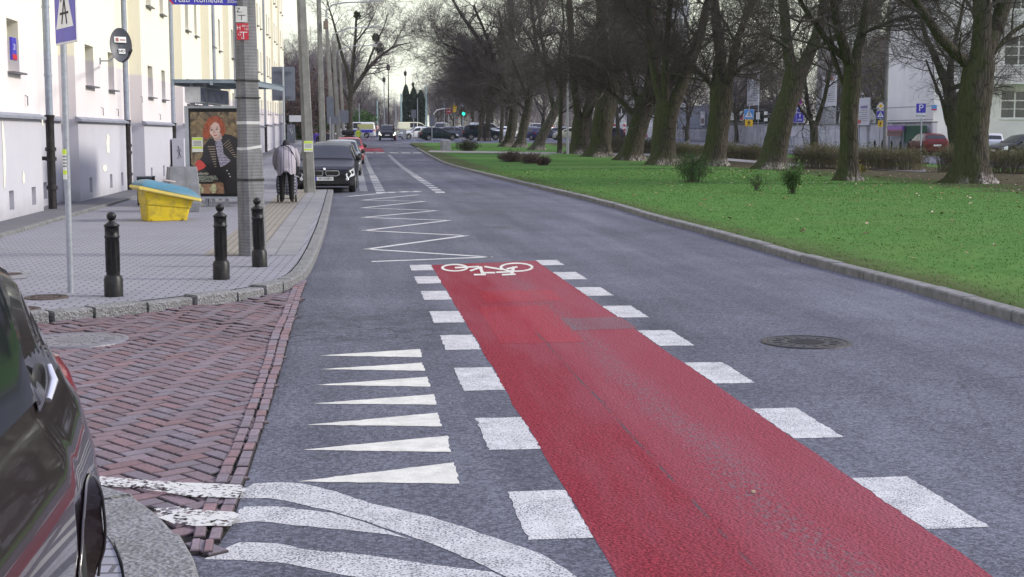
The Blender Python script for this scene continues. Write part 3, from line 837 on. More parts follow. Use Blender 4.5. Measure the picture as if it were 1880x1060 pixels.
for i, (a, b, x, k) in enumerate(segs):
    b = min(b, Y1)
    tz = terr((a + b) / 2)
    W = []
    if k == 'b':
        for f in (.27, .72):
            W += win_rows(a, b, a + (b - a) * f, 1.1 if f < .5 else .9)
    vents = [(a + (b - a) * f - .18, a + (b - a) * f + .18, .30 + tz, .66 + tz) for f in ((.2, .62, .88) if k == 'b' else (.5,))]
    facade_face(wall, wall, x, a, b, ZL + tz, ZT, [(q[0], q[1], q[2] + tz, q[3] + tz) for q in W])
    facade_face(pl, pl, x + .03, a, b, -.05 + tz * .5, ZL + tz, vents, .12)
    for q in vents: pl.poly([(x - .085, q[0], q[2]), (x - .085, q[1], q[2]), (x - .085, q[1], q[3]), (x - .085, q[0], q[3])])
    wins_all += [(x, q[0], q[1], q[2] + tz, q[3] + tz) for q in W]
    # side cheeks of the bay
    if k == 'b':
        for yy, fl in ((a, 1), (b, 0)):
            q = [(RXF, yy, ZL + tz), (BX, yy, ZL + tz), (BX, yy, ZT), (RXF, yy, ZT)]; wall.poly(q if fl else q[::-1])
            q = [(RXF, yy, -.05), (BX + .03, yy, -.05), (BX + .03, yy, ZL + tz), (RXF, yy, ZL + tz)]; pl.poly(q if fl else q[::-1])
    ext = .10 if k == 'b' else -.10
    # sloping sheet-metal ledge on the plinth
    for (za, xa, zb, xb) in ((0, .14, 0, -.05),):
        aa, bb = a - (.08 if k == 'b' else -.08), b + (.08 if k == 'b' else -.08)
        ledge.add([(x + .13, aa, ZL + tz - .05), (x + .13, aa, ZL + tz + .0), (x - .02, aa, ZL + tz + .07), (x - .02, aa, ZL + tz - .05),
                   (x + .13, bb, ZL + tz - .05), (x + .13, bb, ZL + tz + .0), (x - .02, bb, ZL + tz + .07), (x - .02, bb, ZL + tz - .05)],
                  [(0, 1, 2, 3), (7, 6, 5, 4), (0, 4, 5, 1), (1, 5, 6, 2), (2, 6, 7, 3), (3, 7, 4, 0)])
wall.poly([(BX - .4, Y0, -.1), (-18, Y0, -.1), (-18, Y0, ZT), (BX - .4, Y0, ZT)][::-1])
wall.poly([(RXF, Y1, 0), (-18, Y1, 0), (-18, Y1, ZT), (RXF, Y1, ZT)])
wall.poly([(-18, Y0, 0), (-18, Y1, 0), (-18, Y1, ZT), (-18, Y0, ZT)][::-1])
wall.build('wall', M_WALL, bl, OFF); pl.build('plinth', M_PLINTH, bl, OFF); ledge.build('ledge', pm('ledge_sheet', (.27, .28, .33), .6, .2, var=.2, scale=3), bl, OFF)
mb = MB(); mb.bounds((BX + .5, Y0 - .3, ZT), (-18.3, Y1 + .3, ZT + .5)); mb.build('roof', pm('roof_edge', (.25, .24, .25), .8), bl, OFF)
for (x, a, b, c, d) in wins_all:
    mb = MB(); X = x - .295
    for q in ((a, a + .07, c, d), (b - .07, b, c, d), ((a + b) / 2 - .035, (a + b) / 2 + .035, c + .07, d - .07)): mb.bounds((X, q[0], q[2]), (X + .05, q[1], q[3]))
    for q in ((c, c + .07), (d - .07, d)): mb.bounds((X, a + .07, q[0]), (X + .05, b - .07, q[1]))
    w = mb.build('window', M_FRAME, bl, OFF)
    mb = MB(); mb.bounds((X + .005, a + .072, c + .072), (X + .02, b - .072, d - .072)); mb.build('pane', M_GLASS, w, OFF)
    mb = MB(); mb.bounds((x - .10, a - .06, c - .035), (x + .13, b + .06, c - .002)); mb.build('sill', M_SILL, w, OFF)
# rain pipes in the recesses
M_CIRON = pm('pipe_black', (.018, .014, .016), .45, var=.3, dirt=(.06, .05, .05), dirts=8)
for u in (92, 234, 319, 396, 434, 488):
    x = BX + .06; p = PX(u, 247, x); y = p.y; tz = terr(y)
    mb = MB(); mb.tube([(x, y, ZL + tz - .02), (x, y, 17)], .075, 12)
    for z in (2.9, 4.3, 6.2, 8.2, 10.2): mb.tube([(x, y, z + tz), (x, y, z + tz + .05)], .084, 12)
    d = mb.build('drainpipe', M_ZINC, bl, OFF)
    mb = MB(); mb.tube([(x, y, .1 + tz), (x, y, ZL + tz - .05), (x, y, ZL + tz + .05)], [.088, .088, .11], 12)
    for z in (.55, 1.15, 1.35): mb.tube([(x, y, z + tz), (x, y, z + tz + .08)], .115, 12)
    mb.box((x - .09, y, 1.2 + tz), (.18, .06, .08)); mb.build('iron_pipe', M_CIRON, d, OFF)
# little hooks and vents below the windows
for (u, v) in ((46, 185), (186, 205), (214, 207), (258, 183), (292, 215)):
    p = PX(u, v, BX); mb = MB(); mb.tube([(BX, p.y, p.z + .1), (BX + .05, p.y, p.z + .08), (BX + .05, p.y, p.z - .1)], .012, 6); mb.build('hook', M_SILL, bl, OFF)
# sun glints on the plinth, painted on as pale flat patches
for poly_ in ([(3, 215), (6, 230), (9, 262), (11, 300), (9, 350), (7, 340), (6, 290), (4, 250)], [(42, 312), (45, 320), (46, 334), (43, 338), (41, 330)], [(197, 245), (201, 250), (201, 282), (197, 280), (195, 262)], [(190, 304), (195, 303), (197, 312), (192, 316), (189, 310)], [(75, 215), (79, 220), (80, 232), (77, 228)]):
    mb = MB(); mb.poly([PX(u, v, BX + .037) for u, v in poly_][::-1]); mb.build('sun_glint', pm('glint_cream', (.80, .77, .66), .9), bl, OFF)

# house number plate, satellite dish
p = PX(24, 90, BX + .06)
t = empty('house_number_plate', p, R(90), 'blue house number plate with a red band on the near facade', 'house number')
mb = MB(); mb.box((0, .0, 0), (.34, .05, .42), bev=.01); mb.build('plate', M_SBLUE, t)
mb = MB(); mb.box((0, -.028, -.15), (.33, .008, .10)); mb.build('band', M_RSIGN, t)
text('lettering', '21', .16, (0, -.028, .03), M_WHITE, t)
c = 16.6
pd = CH(222, 83, 17.2 * D)
t = empty('satellite_dish', pd, 0, 'dark grey oval satellite dish on a bracket by the drainpipe', 'satellite dish')
rz = face_cam(pd)
mb = MB(Matrix.Rotation(rz + R(12), 4, 'Z') @ Matrix.Rotation(R(-12), 4, 'X')); rr = .36
secs = []
for q in (0, .25, .5, .75, .95, 1.0):
    secs.append([(q * rr * .62 * math.cos(w), (1 - q * q) * .07, q * rr * math.sin(w)) for w in np.linspace(0, 2 * math.pi, 33)[:-1]])
mb.loft(secs[1:], cap=False); mb.add(secs[1], [tuple(range(32))]); mb.loft([[(x, y + .015, z) for x, y, z in s] for s in secs[1:]][::-1], cap=False)
Md = mb.M
mb.build('reflector', pm('dish_grey', (.075, .08, .10), .45, var=.1), t)
mb = MB(Md); mb.tube([(0, -.0, -rr), (.05, -.25, -rr * .95), (.08, -.42, -.72 * rr)], .013, 6); mb.build('feed_arm', M_BLKM, t)
mb = MB(Md); mb.tube([(.08, -.36, -.72 * rr), (.08, -.5, -.66 * rr)], .035, 10); mb.build('receiver', M_BLKM, t)
mb = MB(Md); mb.box((-.0, .035, .12), (.24, .01, .12)); lg = mb.build('sticker', M_WHITE, t)
mb = MB(Md); mb.box((-.06, .028, .12), (.05, .01, .07)); mb.box((.05, .028, .115), (.11, .01, .02)); mb.build('print', pm('print_red', (.35, .12, .1), .6), lg)
mb = MB(Md); mb.box((.02, .04, -.12), (.13, .01, .1)); mb.build('sticker', M_WHITE, t)
h = text('lettering', 'HD', .075, Md @ Vector((.02, .03, -.12)), M_INK, t); h.rotation_euler = (R(90) + Md.to_euler()[0], 0, Md.to_euler()[2] + (R(180) if (Md.to_3x3() @ Vector((0, 1, 0))).dot(CAM - pd) > 0 else 0))
pb = PX(183, 112, BX)
mb = MB(); a = pb - pd; mb.tube([a, a + Vector((.25, 0, 0)), Vector((-.05, .12, -.1)), (0, .08, 0)], .02, 8); mb.box(a + Vector((.01, 0, 0)), (.03, .12, .16)); mb.build('bracket', M_GALV, t)

# ------------------------------------------------------------------ street furniture
def poster_note(mb_off, t, u, c):
    pass
def notice(parent, w, h, front, M=None):
    """yellow-headed notice wrapped on a pole: paper, yellow bands, printed lines"""
    pass
# crossing sign on a galvanised pole
pb = G(130, 537, SW); c = depth(pb); tp = CH(113, 80, c); tt = CH(112, -60, c)
t = empty('pedestrian_crossing_sign', pb, 0, 'blue pedestrian crossing sign on a tall galvanised pole beside the near bollard', 'road sign')
mb = MB(); mb.tube([(0, 0, -.05), tt - pb], .031, 14); mb.build('pole', M_GALV, t)
def crossing_panel(parent, loc, rz, w, figure_h=1.0, blue=M_SBLUE):
    e = bpy.data.objects.new('panel', None); COL.objects.link(e); e.parent = parent; e.location = loc; e.rotation_euler.z = rz
    M = Matrix.Translation(loc) @ Matrix.Rotation(rz, 4, 'Z')
    bpy.data.objects.remove(e)
    mb = MB(M); mb.box((0, .0, 0), (w, .02, w), bev=.004); pn = mb.build('panel', M_WHITE, parent)
    mb = MB(M); mb.box((0, -.011, 0), (w * .95, .006, w * .95)); mb.build('field', blue, pn)
    mb = MB(M); mb.prism([(-w * .40, -w * .30), (w * .40, -w * .30), (0, w * .42)], -.018, -.0145); mb.build('triangle', M_WHITE, pn)
    mb = MB(M); s = w
    mb.prism([(-.02 * s, .05 * s), (.05 * s, .06 * s), (.02 * s, .20 * s), (-.04 * s, .2 * s)], -.021, -.0185)
    mb.lathe([(.001, -.001), (.035 * s, 0), (.001, .001)], 12, (0, -.02, .25 * s)) if False else mb.box((0.0, -.02, .245 * s), (.06 * s, .003, .06 * s))
    for q in ([(-.01, .06), (.03, .06), (-.10, -.25), (-.14, -.24)], [(.0, .06), (.045, .05), (.13, -.25), (.09, -.26)], [(-.03, .19), (-.01, .17), (-.13, .03), (-.15, .05)], [(.02, .19), (.04, .17), (.13, .06), (.11, .04)]):
        mb.prism([(x * s, z * s) for x, z in q], -.0215, -.0188)
    mb.prism([(-.2 * s, -.1 * s), (.2 * s, -.1 * s), (.2 * s, -.13 * s), (-.2 * s, -.13 * s)], -.0205, -.0187)
    mb.build('walking_figure', M_INK, pn)
    return pn
q = CH(113.2, 14, c) - pb + Vector((.112, -.37, 0))
crossing_panel(t, q, face_cam(pb) - R(75), .75)
qs = CH(121.5, 302, c) - pb; rzs = face_cam(pb)
mb = MB(Matrix.Translation(qs)); mb.tube([(0, 0, -.15), (0, 0, .15)], .0335, 14, cap=False); st = mb.build('sticker', M_PAPER, t)
for z0, z1 in ((.10, .15), (-.10, -.06)):
    mb = MB(Matrix.Translation(qs)); mb.tube([(0, 0, z0), (0, 0, z1)], .0342, 14, cap=False); mb.build('yellow_band', M_FLUO, st)
mb = MB(Matrix.Translation(qs))
for k in range(4): mb.tube([(0, 0, .07 - k * .032), (0, 0, .085 - k * .032)], .0346, 14, cap=False)
mb.build('printed_lines', pm('print_grey', (.25, .25, .25), .8), st)

# bollards
def bollard(p, label):
    t = empty('bollard', p, random.uniform(0, 1), label, 'bollard', 'black cast bollards at the pavement corner')
    mb = MB(); mb.lathe([(.092, -.03), (.092, .17), (.086, .178), (.086, .19), (.072, .205)], 28); mb.build('base', M_BLK, t)
    mb = MB(); mb.lathe([(.066, .205), (.068, .57), (.073, .575), (.076, .585), (.073, .597), (.069, .6), (.069, .685), (.078, .69), (.078, .70), (.03, .735), (.026, .75)], 28)
    for k in range(10):
        a = k * .628; mb.box((.0655 * math.cos(a), .0655 * math.sin(a), .39), (.008, .012, .30), a)
    mb.build('shaft', M_BLK, t)
    mb = MB(); mb.lathe([(.02, .745)] + [(.047 * math.sin(w), .787 - .047 * math.cos(w)) for w in np.linspace(.5, 3.1, 10)], 24); mb.build('ball_finial', M_BLK, t)
    mb = MB(Matrix.Rotation(face_cam(p) - t.rotation_euler.z, 4, 'Z'))
    mb.prism([(-.022, .625), (.0, .61), (.022, .625), (.024, .665), (-.024, .665)], -.078, -.066); mb.box((.0, -.079, .645), (.012, .008, .035)); mb.box((.01, -.079, .632), (.02, .008, .01)); mb.build('crest', M_BLK, t)
    return t
bollard(G(209, 543, SW), 'black bollard with a ball top, nearest the sign pole and the rusty cover')
bollard(G(406.5, 512, SW), 'black bollard with a ball top in the middle, left of the big pole')
bollard(G(477, 489, SW), 'slightly tilted black bollard with a ball top right beside the big concrete pole').rotation_euler.x = .0
bpy.data.objects['bollard.002'].rotation_euler = (0, R(-1.5), 0)

# concrete poles
def octo(r, ch=.28): # chamfered rectangle
    a, b = r, r * .8; c = r * ch
    return [(-a + c, -b), (a - c, -b), (a, -b + c), (a, b - c), (a - c, b), (-a + c, b), (-a, b - c), (-a, -b + c)]
def pole(p, top, r0, r1, h, label, mat, rz, group, cls='concrete_pole'):
    t = empty(cls, p, 0, label, 'utility pole', group)
    mb = MB(); secs = []
    for k in range(13):
        s = k / 12; z = -.05 + s * h; o = (top - p) * s
        secs.append([Matrix.Rotation(rz, 3, 'Z') @ Vector((x, y, 0)) + Vector((o.x, o.y, z)) for x, y in octo(r0 + (r1 - r0) * s)])
    mb.loft(secs, smooth=False); mb.build('shaft', mat, t)
    return t
GP = 'concrete poles along the left pavement'
pb = G(464, 468, SW); c = depth(pb); tp = CH(449, 0, c)
H = 9.0; k = H / (tp.z - pb.z); top = pb + (tp - pb) * k
rz0 = face_cam(pb) + R(32)
t = pole(pb, top, .140, .098, H, 'weathered grey concrete pole with signs and bands, nearest pole, beside the tilted bollard', M_POLE, rz0, GP)
for (z, rr, hh) in ((2.28, .150, .02), (2.06, .152, .016), (.98, .165, .03)):
    mb = MB(); o = (top - pb) * (z / H); mb.loft([[Matrix.Rotation(rz0, 3, 'Z') @ Vector((x, y, 0)) + Vector((o.x, o.y, z + dz)) for x, y in octo(rr * .98)] for dz in (0, hh)], smooth=False); mb.build('strap', M_BLKM, t)
for (z, rr, hh, tl) in ((1.72, .138, .04, 0), (1.40, .143, .035, .12)):
    mb = MB(); o = (top - pb) * (z / H); secs = []
    for dz in (0, hh):
        secs.append([Matrix.Rotation(rz0, 3, 'Z') @ Vector((x, y, 0)) + Vector((o.x, o.y, z + dz + tl * x)) for x, y in octo(rr)])
    mb.loft(secs, smooth=False); mb.build('tape', pm('white_tape', (.5, .5, .5), .6), t)
mb = MB(); secs = []
for z, rr in ((-.03, .163), (.3, .160), (1.2, .152), (1.38, .146), (1.42, .12)):
    o = (top - pb) * (z / H); secs.append([Matrix.Rotation(rz0 + .02, 3, 'Z') @ Vector((x, y, 0)) + Vector((o.x, o.y, z)) for x, y in octo(rr)])
mb.loft(secs, smooth=False); mb.build('lower_shaft', M_POLE, t)
rzp = face_cam(pb)
def flat_on_pole(par, u0, v0, u1, v1, mat, name, dz=-.02, rz=None, cc=None, thick=.006):
    cc = cc or c - .17
    a, b = CH(u0, v1, cc), CH(u1, v0, cc); m = (a + b) / 2 - pb
    rz = rzp if rz is None else rz
    w = math.hypot(b.x - a.x, b.y - a.y); h = b.z - a.z
    M = Matrix.Translation(m) @ Matrix.Rotation(rz, 4, 'Z')
    mb = MB(M); mb.box((0, 0, 0), (w, thick, h), bev=.0015); o = mb.build(name, mat, par)
    return o, M, w, h
o, M, w, h = flat_on_pole(t, 433, 12, 453.5, 41, pm('hydrant_plate_white', (.62, .62, .60), .5), 'hydrant_plate')
def txt(par, M, s, size, x, z, mat, y=-.004, sx=1.0, align='CENTER'):
    p = M @ Vector((x, y, z)); e = M.to_euler()
    return text('lettering', s, size, p, mat, par, rx=R(90) + e[0], rz=e[2], sx=sx, align=align)
txt(o, M, 'Z.', .085, -.03, .05, M_INK)
mb = MB(M); mb.box((0, -.004, -.012), (.10, .002, .008)); mb.box((0, -.004, -.045), (.008, .002, .06)); mb.build('tee_symbol', M_INK, o)
o, M, w, h = flat_on_pole(t, 435, 43, 456, 73.5, M_RSIGN, 'hydrant_plate')
txt(o, M, 'H', .075, -.05, .045, M_WHITE); txt(o, M, '80/12', .038, .035, .07, M_WHITE); txt(o, M, '150', .038, .045, .03, M_WHITE); txt(o, M, '4,3', .034, -.04, -.04, M_WHITE); txt(o, M, '0,8', .034, .0, -.085, M_WHITE)
mb = MB(M); mb.box((.01, -.004, -.008), (.10, .002, .010)); mb.box((.01, -.004, -.04), (.010, .002, .06)); mb.build('tee_symbol', M_WHITE, o)
# direction sign with the theatre's name
a, b = CH(318, -14, c - .17), CH(434, 9.5, c - .17)
m = Vector(((a.x + b.x) / 2, (a.y + b.y) / 2, b.z + .11)) - pb; L = math.hypot(b.x - a.x, b.y - a.y)
M = Matrix.Translation(m) @ Matrix.Rotation(rzp, 4, 'Z')
mb = MB(M); mb.prism([(-L / 2 - .10, 0), (-L / 2, -.11), (L / 2, -.11), (L / 2, .11), (-L / 2, .11)], -.006, .006); sg = mb.build('direction_sign', M_SBLUE, t)
mb = MB(M); mb.prism([(-L / 2 - .10, 0), (-L / 2 - .005, -.107), (-L / 2 + .02, -.107), (-L / 2 - .06, 0), (-L / 2 + .02, .107), (-L / 2 - .005, .107)], -.0095, -.0065); mb.build('arrow_tip', M_RSIGN, sg)
txt(sg, M, 'Teatr Komedia', .125, -.085, -.04, M_WHITE, -.008, .82); txt(sg, M, '300m', .062, .345, -.062, M_WHITE, -.008, .95)
# pole with a yellow notice beside the parked dark car
pb2 = G(569, 353.5, SW); c2 = depth(pb2); tp2 = CH(553, 0, c2); H2 = 9.0; top2 = pb2 + (tp2 - pb2) * (H2 / (tp2.z - pb2.z))
rz2 = face_cam(pb2) + R(20)
t2 = pole(pb2, top2, .145, .085, H2, 'grey concrete pole with a yellow and white notice in front of the black car', M_POLE2, rz2, GP)
pb_s = pb; pb = pb2; rzp = face_cam(pb2)
o, M, w, h = flat_on_pole(t2, 558, 259, 574, 279, M_PAPER, 'notice', cc=c2 - .17)
for z0, z1 in ((.38, .2), (-.3, .14)):
    mb = MB(M); mb.box((0, -.004, h * z0), (w * .96, .003, h * z1)); mb.build('yellow_band', M_FLUO, o)
mb = MB(M)
for k in range(4): mb.box((0, -.004, h * .20 - k * h * .1), (w * .78, .002, h * .04))
mb.build('printed_lines', pm('print_grey', (.25, .25, .25), .8), o)
pb = pb_s
for (u, Y, r0, lab, lamp) in ((593, 40, .15, 'grey concrete pole with a small nest box, first behind the notice pole', None), (613, 50, .155, 'grey concrete lamp pole with a curved arm and the nearest lamp head over the road', (693, 4)), (623.5, 58, .16, 'grey concrete lamp pole with a curved arm, second lamp along the pavement', (692, 51)), (632, 80, .16, 'farthest thin lamp pole on the pavement, against the big bare tree', (686, 84))):
    Y *= D; p = PY(u, HV, Y); p.z = terr(Y) + .1
    tz = p.z
    if lamp:
        c_ = depth(p); e = CH(*lamp, c_); Hh = e.z - tz - .9; a0 = CH(u - 5, HV - 1, c_)
        top_ = Vector((p.x - .35, p.y, tz + Hh))
    else: Hh = 9.5; top_ = Vector((p.x - .13, p.y, tz + Hh))
    t = pole(p, top_, r0, .085, Hh, lab, M_POLE2, R(15), GP, 'lamp_pole' if lamp else 'concrete_pole')
    if lamp:
        e = e - p; s = top_ - p; mb = MB()
        mb.tube([s, s + Vector((0, 0, .4)), s + (e - s) * .12 + Vector((0, 0, .62 if lamp[1] < 20 else .5)), s + (e - s) * .35 + Vector((0, 0, .55)), e + Vector((-.3, 0, .02))], [.07, .05, .045, .04, .035], 8); mb.build('lamp_arm', M_GALV, t)
        mb = MB(Matrix.Translation(e)); mb.box((0, 0, .06), (.7, .3, .14), bev=.04); hd = mb.build('lamp_head', pm('lamp_housing', (.4, .4, .42), .5), t)
        mb = MB(Matrix.Translation(e)); mb.box((.1, 0, -.05), (.42, .24, .12), bev=.05); mb.build('lamp_glass', pm('lamp_bowl', (.7, .68, .6), .25), hd)
    else:
        q = CH(598, 46, depth(p)) - p; mb = MB(Matrix.Translation(q)); mb.box((0, 0, 0), (.22, .3, .36), bev=.01); mb.build('nest_box', pm('wood_box', (.2, .15, .13), .8), t)
    if u == 613:
        q = CH(612, 220, depth(p) - .2) - p; mb = MB(Matrix.Translation(q)); mb.box((0, 0, 0), (.17, .02, .22)); mb.build('notice', M_PAPER, t)
# back of a road sign
p = PY(522, HV, 23 * D); p.z = SW; c_ = depth(p)
t = empty('road_sign', p, 0, 'grey back of a tall road sign standing between the stooped man and the house', 'road sign')
mb = MB(); mb.tube([(0, 0, -.05), CH(519.5, 124, c_) - p], .03, 10); mb.build('pole', M_GALV, t)
a, b = CH(500, 185, c_), CH(540.5, 123, c_); m = (a + b) / 2 - p
M = Matrix.Translation(m + Vector((0, .06, 0))) @ Matrix.Rotation(face_cam(p), 4, 'Z')
mb = MB(M); mb.box((0, 0, 0), ((b - a).x * 1.02, .02, b.z - a.z), bev=.006); sg = mb.build('sign_back', M_SGREY, t)
for z in (-.33, .33):
    mb = MB(M); mb.box((0, -.025, z), ((b - a).x * .8, .03, .03)); mb.box((0, -.025, z - .06), ((b - a).x * .5, .03, .02)); mb.build('rail', M_SGREY, sg)
for (u0, v0, u1, v1, Y, lab) in ((600, 178, 613, 215, 44, 'narrow grey sign back between two far poles'), (601, 214, 622, 228, 47, 'wide grey sign back low on the far poles'), (624, 203, 640, 226, 66, 'small grey sign back on the farthest lamp pole')):
    Y *= D; p = PY((u0 + u1) / 2, HV, Y); p.z = terr(Y) + .1; c_ = depth(p); a, b = CH(u0, v1, c_), CH(u1, v0, c_)
    t = empty('road_sign', p, 0, lab, 'road sign')
    mb = MB(); mb.tube([(0, 0, 0), (0, 0, b.z - p.z)], .03, 8); mb.build('pole', M_GALV, t)
    mb = MB(Matrix.Translation((a + b) / 2 - p) @ Matrix.Rotation(face_cam(p), 4, 'Z')); mb.box((0, -.05, 0), (b.x - a.x, .02, b.z - a.z), bev=.005); mb.build('sign_back', M_SGREY, t)

# grit bin
pa, pbn = G(262, 411, SW), G(345, 411, SW)
ctr = G(304, 404, SW); rzb = face_cam(ctr) + R(14)
t = empty('grit_bin', ctr, rzb, 'yellow plastic grit bin with a sloping teal lid on the pavement', 'grit bin')
cg = depth(ctr); sc_ = cg / F
M_YPL = pm('yellow_plastic', (.62, .46, .02), .5, var=.12, scale=3, dirt=(.22, .17, .05), dirts=5)
M_TEAL = pm('teal_plastic', (.06, .175, .25), .45, var=.15, scale=2.5, dirt=(.14, .22, .26), dirts=2)
w0 = 83 * sc_; w1 = 96 * sc_
def rrect(x0, x1, y0, y1, z0, z1, c=.05):
    """rounded rectangle ring, z runs from z0 at x0 to z1 at x1"""
    r_ = []
    for cx, cy, a0 in ((x1 - c, y0 + c, -90), (x1 - c, y1 - c, 0), (x0 + c, y1 - c, 90), (x0 + c, y0 + c, 180)):
        for k in range(4):
            a = R(a0 + k * 30); x = cx + c * math.cos(a); y = cy + c * math.sin(a)
            s = (x - x0) / (x1 - x0); r_.append((x, y, z0 + (z1 - z0) * s))
    return r_
zl, zr = .60, .37
mb = MB()
secs = [rrect(-.40, .35, -.26, .26, .0, .0), rrect(-.405, .36, -.265, .265, .05, .05), rrect(-.42, .40, -.285, .285, .31, .22), rrect(-.43, .415, -.30, .30, .315, .225), rrect(-.445, .46, -.33, .33, zl, zr)]
mb.loft(secs, smooth=False)
mb.build('tub', M_YPL, t)
mb = MB(); mb.loft([rrect(-.52, .56, -.38, .38, zl - .03, zr - .03), rrect(-.55, .59, -.40, .40, zl, zr - .02), rrect(-.55, .59, -.40, .40, zl + .05, zr + .03), rrect(-.52, .56, -.37, .37, zl + .055, zr + .035)], smooth=False)
mb.tube([(-.53, -.40, zl + .02), (-.53, .40, zl + .02)], .035, 10)
mb.build('rim', pm('yellow_rim', (.66, .52, .12), .5, var=.1, dirt=(.45, .4, .2)), t)
mb = MB(); mb.loft([rrect(-.53, .58, -.39, .39, zl + .056, zr + .036, .06), rrect(-.53, .575, -.385, .385, zl + .085, zr + .06, .06), rrect(-.49, .50, -.34, .34, zl + .125, zr + .15, .1), rrect(-.42, .38, -.27, .27, zl + .155, zr + .23, .12), rrect(-.32, .24, -.16, .16, zl + .165, zr + .265, .1)]); ld = mb.build('lid', M_TEAL, t)
mb = MB(Matrix.Rotation(R(9), 4, 'Y')); mb.box((-.02, .05, .735), (.2, .16, .02), .1); mb.build('scrap', pm('scrap_paper', (.6, .5, .48), .8), ld)
mb = MB()
for x in (-.3, .28): mb.box((x, -.27, .02), (.04, .06, .04))
mb.build('foot', M_YPL, t)
# concrete litter bin
p = G(352, 392, SW); q = G(330, 392, SW)
t = empty('litter_bin', G(336, 388, SW), face_cam(q) + R(6), 'tapering grey concrete litter bin behind the yellow grit bin', 'litter bin')
s_ = depth(q) / F
mb = MB(); b_ = 27 * s_; tpw = 26 * s_
mb.loft([rrect(-.30, .30, -.3, .3, 0, 0, .02), rrect(-.34, .34, -.34, .34, .18, .18, .02), rrect(-.28, .28, -.28, .28, .92, .92, .02), rrect(-.25, .25, -.25, .25, .92, .92, .02), rrect(-.24, .24, -.24, .24, .80, .80, .02)], smooth=False); mb.build('body', M_CONC, t)
mb = MB(); mb.box((0, 0, .82), (.46, .46, .02)); mb.build('opening', M_BLKM, t)
# small black meter box with a scrawled tag, pale cabinet
def scrawl(mb, M, pts, r):
    mb.M = M; mb.tube([(x, 0, z) for x, z in pts], r, 5)
p = CH(266, 330, 18.6 * D); p.z = SW + .02; 
t = empty('meter_box', p, face_cam(p) + R(-15), 'small black box with white graffiti by the house wall, behind the yellow bin', 'meter box')
mb = MB(); mb.bounds((-.14, -.15, .0), (.16, .25, .62)); mb.build('case', pm('box_black', (.018, .017, .018), .55), t)
mb = MB(); mb.bounds((-.15, -.16, .622), (.17, .26, .645)); mb.build('top', M_SGREY, t)
mb = MB(); mb.tube([(-.09, -.155, .52), (-.04, -.155, .55), (-.05, -.155, .42), (-.09, -.155, .40), (-.02, -.155, .50), (.0, -.155, .44), (.03, -.155, .53), (.05, -.155, .45), (.09, -.155, .52), (.06, -.155, .48), (.08, -.155, .56)], .007, 5); mb.build('graffiti', M_WHITE, t)
mb = MB(); mb.bounds((.162, -.1, .08), (.166, .18, .5)); mb.build('red_sticker', pm('sticker_red', (.45, .12, .13), .6), t)
p = PX(334, 300, BX + .35); p.z = SW
t = empty('electrical_cabinet', p, R(90), 'pale cabinet with a dark scribble against the house wall left of the poster', 'electrical cabinet')
mb = MB(); mb.bounds((-.6, -.15, 0), (.6, .25, 1.45)); mb.build('case', M_PLINTH, t)
mb = MB(Matrix.Rotation(R(-90), 4, 'Z')); mb.M = Matrix()
mb.tube([(-.603, -.02, .9), (-.603, .05, 1.2), (-.603, -.05, 1.0), (-.603, .08, 1.05), (-.603, -.06, .8), (-.603, .06, .75), (-.603, .0, .95)], .008, 5); mb.build('graffiti', M_INK, t)

# ------------------------------------------------------------------ bus shelter
CP = 18.6 * D
pl_, pr_ = CH(344, 365, CP), CH(456, 365, CP)
gz = SW
root = (pl_ + pr_) / 2; root.z = gz; rzs = math.atan2(pr_.y - pl_.y, pr_.x - pl_.x)
sh = empty('bus_shelter', root, rzs, 'glass bus shelter with a flat canopy and lit-box fascia behind the big pole', 'bus shelter')
W = math.hypot(pr_.x - pl_.x, pr_.y - pl_.y); ztop = CH(400, 195, CP).z - gz; zbot = CH(400, 365, CP).z - gz
ad = empty('advertising_panel', root, rzs, 'tall poster panel of a red haired woman in a black jacket, in a silver frame', 'advertising panel')
mb = MB()
mb.bounds((-W / 2, -.09, zbot), (-W / 2 + .09, .09, ztop)); mb.bounds((W / 2 - .09, -.09, zbot), (W / 2, .09, ztop)); mb.bounds((-W / 2 + .09, -.09, ztop - .05), (W / 2 - .09, .09, ztop)); mb.bounds((-W / 2 + .09, -.09, zbot), (W / 2 - .09, .09, zbot + .05))
mb.build('frame', pm('silver_frame', (.42, .45, .50), .4, .4), ad)
mb = MB(); mb.bounds((-W / 2 + .09, -.075, zbot + .05), (W / 2 - .09, .075, ztop - .05)); mb.build('black_border', M_BLK, ad)
mb = MB()
for x in (-.25, -.1, .2): mb.box((x, 0, zbot / 2), (.06, .06, zbot))
mb.build('leg', M_GALV, ad)
# the poster: flat printed shapes, photo pixel -> panel
def PP(u, v): return ((u - 342) / 114 * W - W / 2, zbot + (365 - v) / 170 * (ztop - zbot))
def zp(x, y): return PP(330 + x * .1887, 180 + y * .1887)
def m_posterbg():
    n = NT('poster_foliage'); p = n.obj()
    v = n.voro(n.map(p, (1, 1, 1), (0, .6, 0)), 11, out='Color'); f = n.noise(p, 14, 5, .7)
    c = n.mix(n.sep(v)[0], (.045, .03, .018), (.30, .21, .10))
    c = n.mix(n.step(f, .55, .75), c, (.42, .34, .19)); c = n.mix(n.step(f, .45, .3), c, (.03, .025, .015))
    n.set(col=c, rough=.25, coat=.5); return n.m
def flatp(name, pts, mat, y, par): 
    mb = MB(); mb.prism([zp(*q) for q in pts], y - .0008, y + .0002); return mb.build(name, mat, par)
mb = MB(); a, b = zp(118, 930), zp(592, 138); mb.bounds((a[0], -.0775, a[1]), (b[0], -.0755, b[1])); po = mb.build('poster', m_posterbg(), ad)
def pk(n_, c, **k): return pm('poster_' + n_, c, .3, var=k.pop('var', .08), coat=.4, **k)
